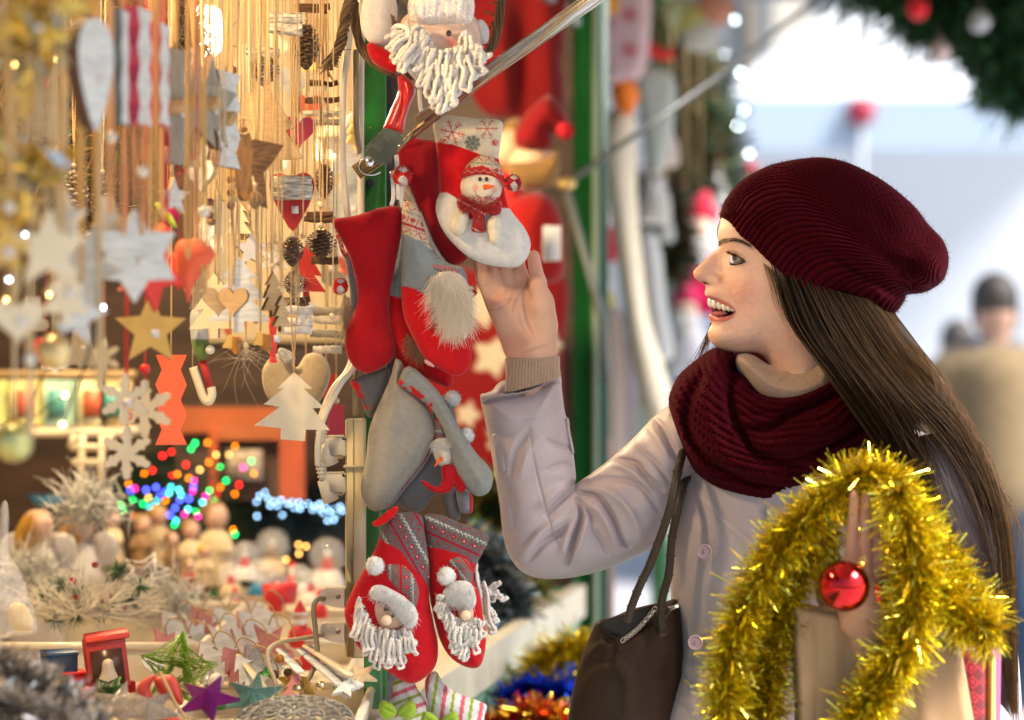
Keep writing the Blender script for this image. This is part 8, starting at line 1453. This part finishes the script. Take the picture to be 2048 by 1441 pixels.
coat_o = puff('coat', [(1350, 900), (1353, 960), (1347, 1040), (1341, 1130), (1343, 1210), (1354, 1285), (1342, 1345), (1322, 1390), (1305, 1441), (1275, 1560), (1262, 1700), (1250, 1900), (2080, 1900), (2060, 1700), (2040, 1500), (2035, 1400), (2025, 1250), (2005, 1120), (1985, 1020), (1950, 940),
                   (1890, 885), (1800, 850), (1650, 810), (1500, 790), (1420, 800), (1375, 840)], 3.30, T=.135, Rr=.13, step=4, mats=coat, parent=woman,
     extra=bump_lines([(z5((285, 965), (380, 1080), (560, 1250), (760, 1415), (900, 1550)), -.002, 2), (z5((300, 985), (390, 1110), (560, 1275), (760, 1440)), .002, 5), (z5((760, 1110), (780, 1200), (800, 1290), (845, 1320)), -.008, 4), (z5((700, 1100), (730, 1220), (770, 1330)), .004, 8),
         (z8((640, 260), (600, 350), (570, 480)), -.006, 9), (z8((650, 240), (660, 400), (690, 520)), -.003, 8), (z8((570, 880), (600, 970), (610, 1060), (585, 1160)), -.004, 3), (z8((560, 860), (640, 960), (740, 1100), (760, 1300)), .004, 12), (z8((560, 1180), (640, 1260), (700, 1400)), -.005, 9),
         (z8((600, 1150), (720, 1230), (780, 1350)), .004, 9), (z8((540, 1330), (600, 1370), (640, 1430)), -.002, 2), (z8((620, 560), (600, 700), (570, 800)), .003, 10), (z8((550, 1200), (500, 1320), (450, 1441)), .004, 8),
         ([(1527, 1100), (1480, 1180), (1440, 1300), (1420, 1441), (1410, 1700)], -.003, 2.5), ([(1860, 900), (1900, 960), (1910, 1050)], -.004, 10)]))
slv = puff('sleeve', sl_out, 3.245, hfun=sl_h, step=2.4, mats=coat, parent=woman, extra=sl_ex)
slv['label'] = 'creased coat sleeve of the raised arm'
dk = mat('coat_lining', (.2, .16, .165), rough=.7)
puff('cuff_lining', z4((62, 262), (90, 250), (130, 232), (160, 195), (208, 172), (300, 170), (420, 150), (515, 132), (516, 150), (500, 240), (300, 300), (90, 300)), 3.25, T=.022, Rr=.012, step=2.4, mats=coat, parent=slv)
puff('sleeve', [(1790, 905), (1860, 868), (1930, 895), (1975, 985), (2003, 1080), (2022, 1200), (2040, 1350), (2040, 1480), (1990, 1530), (1900, 1500), (1850, 1400), (1830, 1280), (1800, 1120), (1775, 1000)], 3.12, T=.055, Rr=.07, step=4, mats=coat, parent=woman,
     extra=bump_lines([([(1800, 930), (1880, 960), (1950, 1050)], -.005, 9), ([(1820, 1040), (1900, 1060), (1990, 1140)], -.004, 8), ([(1860, 900), (1900, 980), (1910, 1080)], .004, 14)]))
b = MB(); b.tube([P(1985, 1500, 3.10), P(1930, 1440, 3.03), P(1860, 1380, 2.98), P(1810, 1345, 2.92)], [.05, .046, .04, .036], 20); b.build('sleeve', coat, woman)
# sleeve tab and belt loop
puff('sleeve_tab', z4((128, 492), (160, 486), (184, 500), (192, 560), (204, 690), (196, 702), (160, 704), (150, 640), (138, 560)), 3.208, T=.0025, Rr=.003, step=1.5, mats=coat, parent=slv,
     dfun=lambda p: .010 * ((1020 - p[:, 0]) / 30) ** 1.2, extra=bump_lines([(z4((146, 510), (158, 600), (172, 690)), -.001, 1.4)]))
puff('belt_loop', z4((552, 396), (570, 400), (578, 470), (600, 580), (592, 604), (575, 560), (556, 470)), 3.23, T=.004, Rr=.004, step=1.5, mats=coat, parent=slv)
btm = mat('mauve_button', (.47, .31, .33), rough=.3, coat=.4)
for (x, y, yy) in [(1409, 1103, 3.176), (1391, 1285, 3.182)]:
    b = MB(); c = P(x, y, yy); r_ = 15.5 * K * yy; q = Matrix.Rotation(R(-14), 3, 'Z')
    V0 = MB(); V0.lathe((0, 0, 0), [(0, .0035), (r_ * .5, .0032), (r_ * .74, .0024), (r_ * .8, .004), (r_ * .93, .0044), (r_, .0025), (r_ * .96, -.001), (0, -.001)], 32, ax=1)
    V = np.concatenate(V0.V); V[:, 1] *= -1; V = V @ np.array(q).T; b.add(V + c, [f[::-1] for f in V0.F])
    for dx in (-1, 1):
        for dz in (-1, 1): b.lathe(c + np.array([dx * r_ * .17, -.0036, dz * r_ * .17]), [(0, -.0003), (r_ * .085, -.0003), (r_ * .09, .001)], 10, 1, ax=1)
    b.build('coat_button', [btm, mat('button_hole', (.06, .03, .035))], woman)
b = MB(); b.box((0.34, 3.38, .06), (.1, .24, .12), bev=.03); b.box((0.50, 3.34, .06), (.1, .24, .12), bev=.03)
for x, y in ((.34, 3.38), (.50, 3.34)): b.tube([(x, y, .1), (x, y, .36)], [.05, .062], 18)
b.build('boots', mat('dark_leather', (.03, .022, .018), rough=.4), woman)

# ---- hair
G = [[(1545, 520), (1580, 640), (1650, 740), (1720, 838), (1780, 925), (1830, 1015), (1890, 1120), (1965, 1225)],
     [(1600, 555), (1650, 670), (1720, 770), (1785, 865), (1830, 950), (1872, 1045), (1930, 1140), (1990, 1240)],
     [(1650, 575), (1720, 690), (1790, 780), (1845, 850), (1900, 930), (1945, 1040), (1985, 1150), (2005, 1270)],
     [(1700, 590), (1770, 700), (1840, 785), (1902, 855), (1952, 945), (1986, 1060), (2005, 1190), (2012, 1340)],
     [(1745, 600), (1812, 695), (1872, 770), (1930, 846), (1976, 930), (2006, 1035), (2019, 1160), (2022, 1400)],
     [(1772, 605), (1835, 690), (1890, 762), (1942, 842), (1984, 925), (2012, 1025), (2028, 1160), (2032, 1440)]]
Gd = np.array([3.127, 3.118, 3.085, 3.075, 3.07, 3.06, 3.055, 3.05])
G3 = np.array(G, float)
def hair_pt(u, lay, jit, tipspread):
    u0 = u; L_ = []
    j0 = rng.normal(0, 1, 2)
    for k in range(8):
        uu = u0
        if k >= 3: s = min(1, (k - 2) / 3); tgt = .5 if u0 < 1.9 else 4.3; uu = u0 * (1 - s) + (tgt + (u0 - tgt) * .48) * s
        uu += jit * (.3 + .12 * k) * j0[0]; uu = min(max(uu, -.1), 5.05); i = min(int(max(uu, 0)), 4); f = uu - i; p = G3[i, k] * (1 - f) + G3[i + 1, k] * f
        w = math.sin(k * 1.1 + j0[1] * 2 + u * 3) * 6 * k / 7
        rnd_ = math.sin(np.clip(uu / 5, 0, 1) * math.pi)
        L_.append(P(p[0] + w, p[1], Gd[k] + lay - .045 * rnd_ * (1 - k / 9) * min(k, 2) / 2 + (.05 * max(0, uu - 3.8) if k < 5 else 0)))
    return cr(L_, 3)
S_ = []; CC = []
clumps = rng.uniform(0, 5, 420)
for i in range(9500):
    cu = clumps[i % 420]; u = np.clip(cu + rng.normal(0, .13), 0, 5); lay = rng.uniform(0, .035) + .006 * math.sin(cu * 9)
    if 1.4 < u < 2.6 and random.random() < .5: continue
    S_.append(hair_pt(u, lay, .10, 0)); g = np.clip((cu - 2.4) / 2.6, 0, 1) * .8 + .22 * random.random(); base = np.array((.010, .0048, .0024)) * (1 - g) + np.array((.20, .10, .036)) * g; CC.append(base * random.uniform(.35, .85))  # strands turn golden towards the right, backlight put into their colour
for i in range(500):
    u = rng.uniform(0, 5); S_.append(hair_pt(u, rng.uniform(-.006, .01), .9, 0)); CC.append(np.array((.06, .032, .014)) * random.uniform(.5, 1.8))
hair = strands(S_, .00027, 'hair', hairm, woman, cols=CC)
# under-hair bulk
hb = mat('under_hair', (.03, .017, .01), rough=.7, noise=.4, nscale=8, stretch=(300, 300, 8), bump=.6, bscale=1, bdist=.002)
puff('hair_bulk', [(1540, 535), (1600, 560), (1700, 605), (1772, 622), (1835, 690), (1890, 770), (1935, 850), (1900, 880), (1850, 850), (1800, 870), (1760, 860), (1720, 820), (1650, 735), (1590, 660), (1562, 590)], 3.172, T=.045, Rr=.06, step=5, mats=hb, parent=woman)
# loose strands
S_ = []
for i in range(170):
    a = random.uniform(0, 1); k0 = random.uniform(-1, 1); x, y = 1835 + 185 * a, 690 + 330 * a ** 1.1
    S_.append(cr([P(x - 8, y - 10, 3.08), P(x + 14 + 6 * k0, y + 20 + 10 * k0, 3.07), P(x + 25 + 20 * random.random(), y + 70 + 30 * k0, 3.06), P(x + 20 + 35 * random.random(), y + 150 + 40 * k0, 3.05)], 5))
for i in range(26):
    x = 1546 + i * 1.2; e = random.uniform(-1, 1); y0 = facey(x, 560); S_.append(cr([P(x - 20, 536 - 10 + i, y0 - .001), P(x - 6 + 2 * e, 575, facey(1550, 575) - .004), P(x + 4 + 5 * e, 610, facey(1560, 610) - .006), P(x + 30 + 10 * e, 660 + 10 * e, 3.12)], 5))
for i in range(60):
    e = random.uniform(-1, 1); f = random.random(); S_.append(cr([P(1428 + 4 * f, 625 + 12 * f, 3.26), P(1414 + 8 * f, 665, 3.265), P(1400 + 14 * f + 5 * e, 695, 3.26), P(1383 + 22 * f + 7 * e, 735 + 12 * e, 3.25)], 5))
for i in range(14):
    e = random.uniform(-1, 1); f = random.random(); S_.append(cr([P(1440, 440 + 4 * f, 3.25), P(1436 + e, 455, 3.25), P(1434.5 + e * .6, 470, 3.25), P(1437 + e * .6, 482, 3.25)], 5))
S_ = [s_[:16] for s_ in S_]; strands(S_, .00028, 'loose_hair', hairm, woman, cols=[(.14, .085, .045)] * len(S_))
# ================================================================ WHAT SHE CARRIES
leather = mat('brown_leather', (.028, .013, .006), rough=.5, noise=.25, nscale=30, bump=.5, bscale=350, bdist=.0009, spec=.3); strapm = mat('strap_leather', (.035, .022, .010), rough=.45, noise=.2, nscale=60, bump=.3, bscale=400, bdist=.0006)
hb_ = thing('handbag', 'dark brown leather shoulder bag hanging from her raised arm side', 'handbag', P(1240, 1560, 3.22))
puff('bag_body', z8((185, 955), (250, 940), (330, 905), (420, 880), (520, 860), (560, 850), (585, 900), (600, 1100), (590, 1300), (560, 1500), (520, 1750), (0, 1760), (20, 1550), (60, 1300), (100, 1150), (140, 1040)), 3.25, T=.055, Rr=.08, step=3, mats=leather, parent=hb_,
     extra=bump_lines([(z8((180, 965), (220, 1010), (270, 1030), (305, 1050)), .006, 5), (z8((195, 985), (230, 1040), (265, 1080), (235, 1160)), -.006, 7), (z8((105, 1160), (180, 1080), (290, 1060)), .003, 7), (z8((60, 1300), (150, 1180), (240, 1150)), -.003, 9), (z8((300, 1080), (380, 1000), (460, 930)), -.004, 5), (z8((250, 1150), (330, 1250), (350, 1441)), .004, 16), (z8((440, 1030), (420, 1200), (380, 1441)), -.005, 16), (z8((500, 1050), (510, 1200), (470, 1400)), .004, 14), (z8((460, 980), (470, 1020), (505, 1035), (545, 1010)), .002, 3)]))
puff('bag_opening', z8((190, 965), (330, 918), (450, 880), (455, 905), (400, 960), (310, 1040), (270, 1020), (215, 1005)), 3.205, T=.006, Rr=.006, step=2.5, mats=mat('bag_inside', (.012, .010, .009), rough=.8), parent=hb_)
for lab, pts, dy in (('strap', ((606, 90), (596, 140), (570, 250), (545, 370), (510, 490), (470, 600), (435, 690), (400, 760), (370, 830), (345, 900), (330, 960)), 0), ('strap', ((628, 200), (610, 270), (590, 340), (565, 450), (545, 560), (538, 650), (528, 740), (505, 820), (490, 910), (500, 1000)), .012)):
    pp = z8(*pts); b = MB(); C_ = cr([P(x, y, 3.155 + dy + .03 * i / 9 + (-.02 if dy == 0 else 0) + (.09, .05, .015)[i] * (i < 3) if i < 3 else 3.155 + dy + .03 * i / 9 + (-.02 if dy == 0 else 0)) for i, (x, y) in enumerate(pp)], 6); b.tube(C_, .0068, 14, flat=.8); s_ = b.build('strap', strapm, hb_)
    b = MB(); 
    for k in range(5, len(C_) - 2, 6): b.tube([C_[k], C_[k] * .8 + C_[k + 1] * .2], .0069, 14)
    b.build('strap_seam', mat('strap_seam', (.05, .03, .018), rough=.5), s_)
b = MB(); a_, e_ = P(1247, 1280, 3.175), P(1309, 1219, 3.185)
for k in range(17):
    c = a_ + (e_ - a_) * k / 16 + [0, 0, -.004 * math.sin(math.pi * k / 16)]; ax = np.array([.7, 0, .7]); up = np.array([0, 1, 0]) if k % 2 else np.array([-.7, 0, .7]); b.tube([c + ax * .0042 * math.cos(t_) + up * .0028 * math.sin(t_) for t_ in np.linspace(0, 6.283, 13)], .0008, 5)
b.build('chain', mat('chain_metal', (.5, .45, .36), rough=.25, metal=1), hb_); b = MB(); b.box(P(1347, 1215, 3.165), (.014, .006, .006), rot=Matrix.Rotation(-.4, 3, 'Y'), bev=.001); b.build('buckle', MATS['chain_metal'], hb_)
# paper bags
def paper(label, out, d, T, mt, folds, nm='paper_bag', parts=()):
    t = thing(nm, label, 'shopping bag', P(out[0][0], 1700, d)); puff('bag_panel', out, d, T=T, Rr=.012, step=4, mats=mt, parent=t, smooth_out=0, extra=bump_lines(folds)); return t
kraft = mat('kraft_paper', (.46, .27, .13), rough=.75, noise=.05, nscale=20, bump=.25, bscale=60, bdist=.001)
kb = paper('plain kraft paper bag held behind the tinsel', [(1578, 1202), (1600, 1206), (1623, 1210), (1750, 1232), (1920, 1283), (1948, 1441), (1965, 1600), (1975, 1700), (1600, 1700), (1597, 1560), (1590, 1441)], 2.90, .045, kraft, [([(1626, 1215), (1632, 1350), (1630, 1600)], -.004, 3), ([(1660, 1230), (1672, 1350)], .004, 14), ([(1700, 1250), (1690, 1400), (1700, 1600)], -.004, 16), ([(1840, 1270), (1850, 1441), (1860, 1650)], .005, 20), ([(1590, 1250), (1600, 1500)], .003, 10)])
puff('handle_flap', [(1632, 1120), (1655, 1108), (1672, 1140), (1690, 1215), (1640, 1215), (1628, 1160)], 2.915, T=.004, Rr=.006, step=3, mats=mat('kraft_light', (.50, .36, .24), rough=.7), parent=kb); puff('handle_hole', [(1648, 1098), (1672, 1092), (1684, 1130), (1668, 1135), (1652, 1118)], 2.912, T=.003, Rr=.004, step=2.5, mats=mat('dark_gap', (.03, .035, .04), rough=.8), parent=kb)
def pat_c(p):
    c = np.ones((len(p), 3)) * np.array((.13, .008, .012)); u = ((p[:, 0] - (p[:, 1] - 1283) * .1) % 26) - 13; v = (p[:, 1] % 30) - 15; r_ = np.maximum(np.abs(u), np.abs(v)); r2 = np.abs(u) + np.abs(v); c[(np.abs(r2 - 12) < 1.6) | (r2 < 5)] = (.42, .02, .03); return c
rb_ = thing('paper_bag', 'dark red patterned paper bag right behind the kraft one', 'shopping bag', P(1945, 1700, 2.96)); puff('bag_panel', [(1880, 1275), (1925, 1272), (1972, 1286), (1972, 1500), (1968, 1700), (1890, 1700)], 2.97, T=.035, Rr=.02, step=2.6, mats=mat('printed_paper', vc=True, rough=.35), parent=rb_, col=pat_c, smooth_out=0)
yb = thing('paper_bag', 'narrow yellow bag with purple border at the right', 'shopping bag', P(1985, 1700, 2.99)); puff('bag_panel', [(1966, 1290), (1990, 1292), (2003, 1296), (2000, 1500), (1996, 1700), (1966, 1700)], 3.0, T=.03, Rr=.015, step=2.4, mats=MATS['printed_paper'], parent=yb, smooth_out=0,
     col=lambda p: np.where((p[:, 1] < 1300)[:, None], np.array((.12, .06, .25)), np.where(((p[:, 0] > 1990) | (p[:, 1] < 1316))[:, None], np.array((.36, .08, .20)), np.array((.62, .55, .14)))))
rs = thing('paper_bag', 'glittery red gift bag, narrow strip between the tinsel strands', 'shopping bag', P(1490, 1700, 2.92)); puff('bag_panel', [(1500, 1228), (1524, 1234), (1520, 1320), (1512, 1441), (1505, 1700), (1440, 1700), (1462, 1441), (1482, 1320)], 2.98, T=.02, Rr=.01, step=3, mats=mat('glitter_red_paper', (.45, .012, .02), rough=.25, metal=.5, noise=.6, nscale=500), parent=rs, smooth_out=0)
b = MB(); b.tube([P(1500, 1228, 2.955), P(1482, 1320, 2.955), P(1462, 1441, 2.955)], .0025, 8); b.build('bag_edge', mat('bright_red_edge', (.6, .02, .03), rough=.4), rs)
# golden tinsel garland
gA, gB, gC_, gD = foil('gold_a', (.85, .64, .02), .2), foil('gold_b', (.70, .60, .02), .28), foil('gold_c', (.60, .38, .01), .34), foil('gold_d', (.95, .82, .14), .15)
GT = [gA, gB, gC_, gD]
tinsel('golden tinsel garland arching over her hand', [(1448, 1500), (1452, 1400), (1462, 1310), (1492, 1220), (1535, 1135), (1582, 1072), (1636, 1015), (1700, 962), (1755, 955), (1800, 990), (1840, 1060), (1880, 1120), (1925, 1180), (1975, 1235)], 2.86, 50, 15500, .0315, GT, 31, w=.0011)
tinsel('golden tinsel strand falling in front of the kraft bag', [(1790, 975), (1818, 1060), (1832, 1130), (1830, 1200), (1810, 1280), (1775, 1350), (1735, 1410), (1700, 1480), (1680, 1560)], 2.81, 50, 12000, .0325, GT, 32, w=.0011)
tinsel('inner golden tinsel strand left of the kraft bag', [(1640, 1060), (1600, 1120), (1570, 1180), (1550, 1260), (1535, 1350), (1530, 1441), (1520, 1540)], 2.88, 50, 8500, .032, GT, 33, w=.0011)
tinsel('second golden tinsel loop packed against the arch at the left', [(1690, 975), (1615, 1050), (1555, 1120), (1515, 1210), (1500, 1310), (1492, 1420), (1490, 1540)], 2.90, 50, 8000, .033, GT, 35, w=.0011)
tinsel('golden tinsel end curling to the right', [(1820, 1120), (1870, 1170), (1900, 1215), (1950, 1250), (1985, 1255)], 2.83, 50, 6000, .031, GT, 34, w=.0011)
# baubles
def bauble(label, px, py, r, d, ang):
    c = P(px, py, d); R_ = r * K * d; t = thing('bauble', label, 'bauble', c - [0, 0, R_]); b = MB(); b.sph(c, R_, 40, 28); b.build('glass_ball', mat('red_mirror', (.62, .008, .012), rough=.06, metal=1, coat=.5), t)
    v = np.array([math.sin(ang), 0, math.cos(ang)]); b = MB(); b.tube([c + v * R_ * .97, c + v * R_ * 1.16], R_ * .17, 16); b.tube([c + v * R_ * 1.16 + np.array([.004 * math.cos(t_), 0, .004 * math.sin(t_) + .002]) for t_ in np.linspace(0, 6.28, 14)], .0006, 5); b.build('gold_cap', W['gold'], t)
bauble('shiny red bauble hanging before the kraft bag', 1688, 1173, 52, 2.80, .66); bauble('second red bauble peeking from behind the first', 1757, 1190, 34, 2.85, .3)
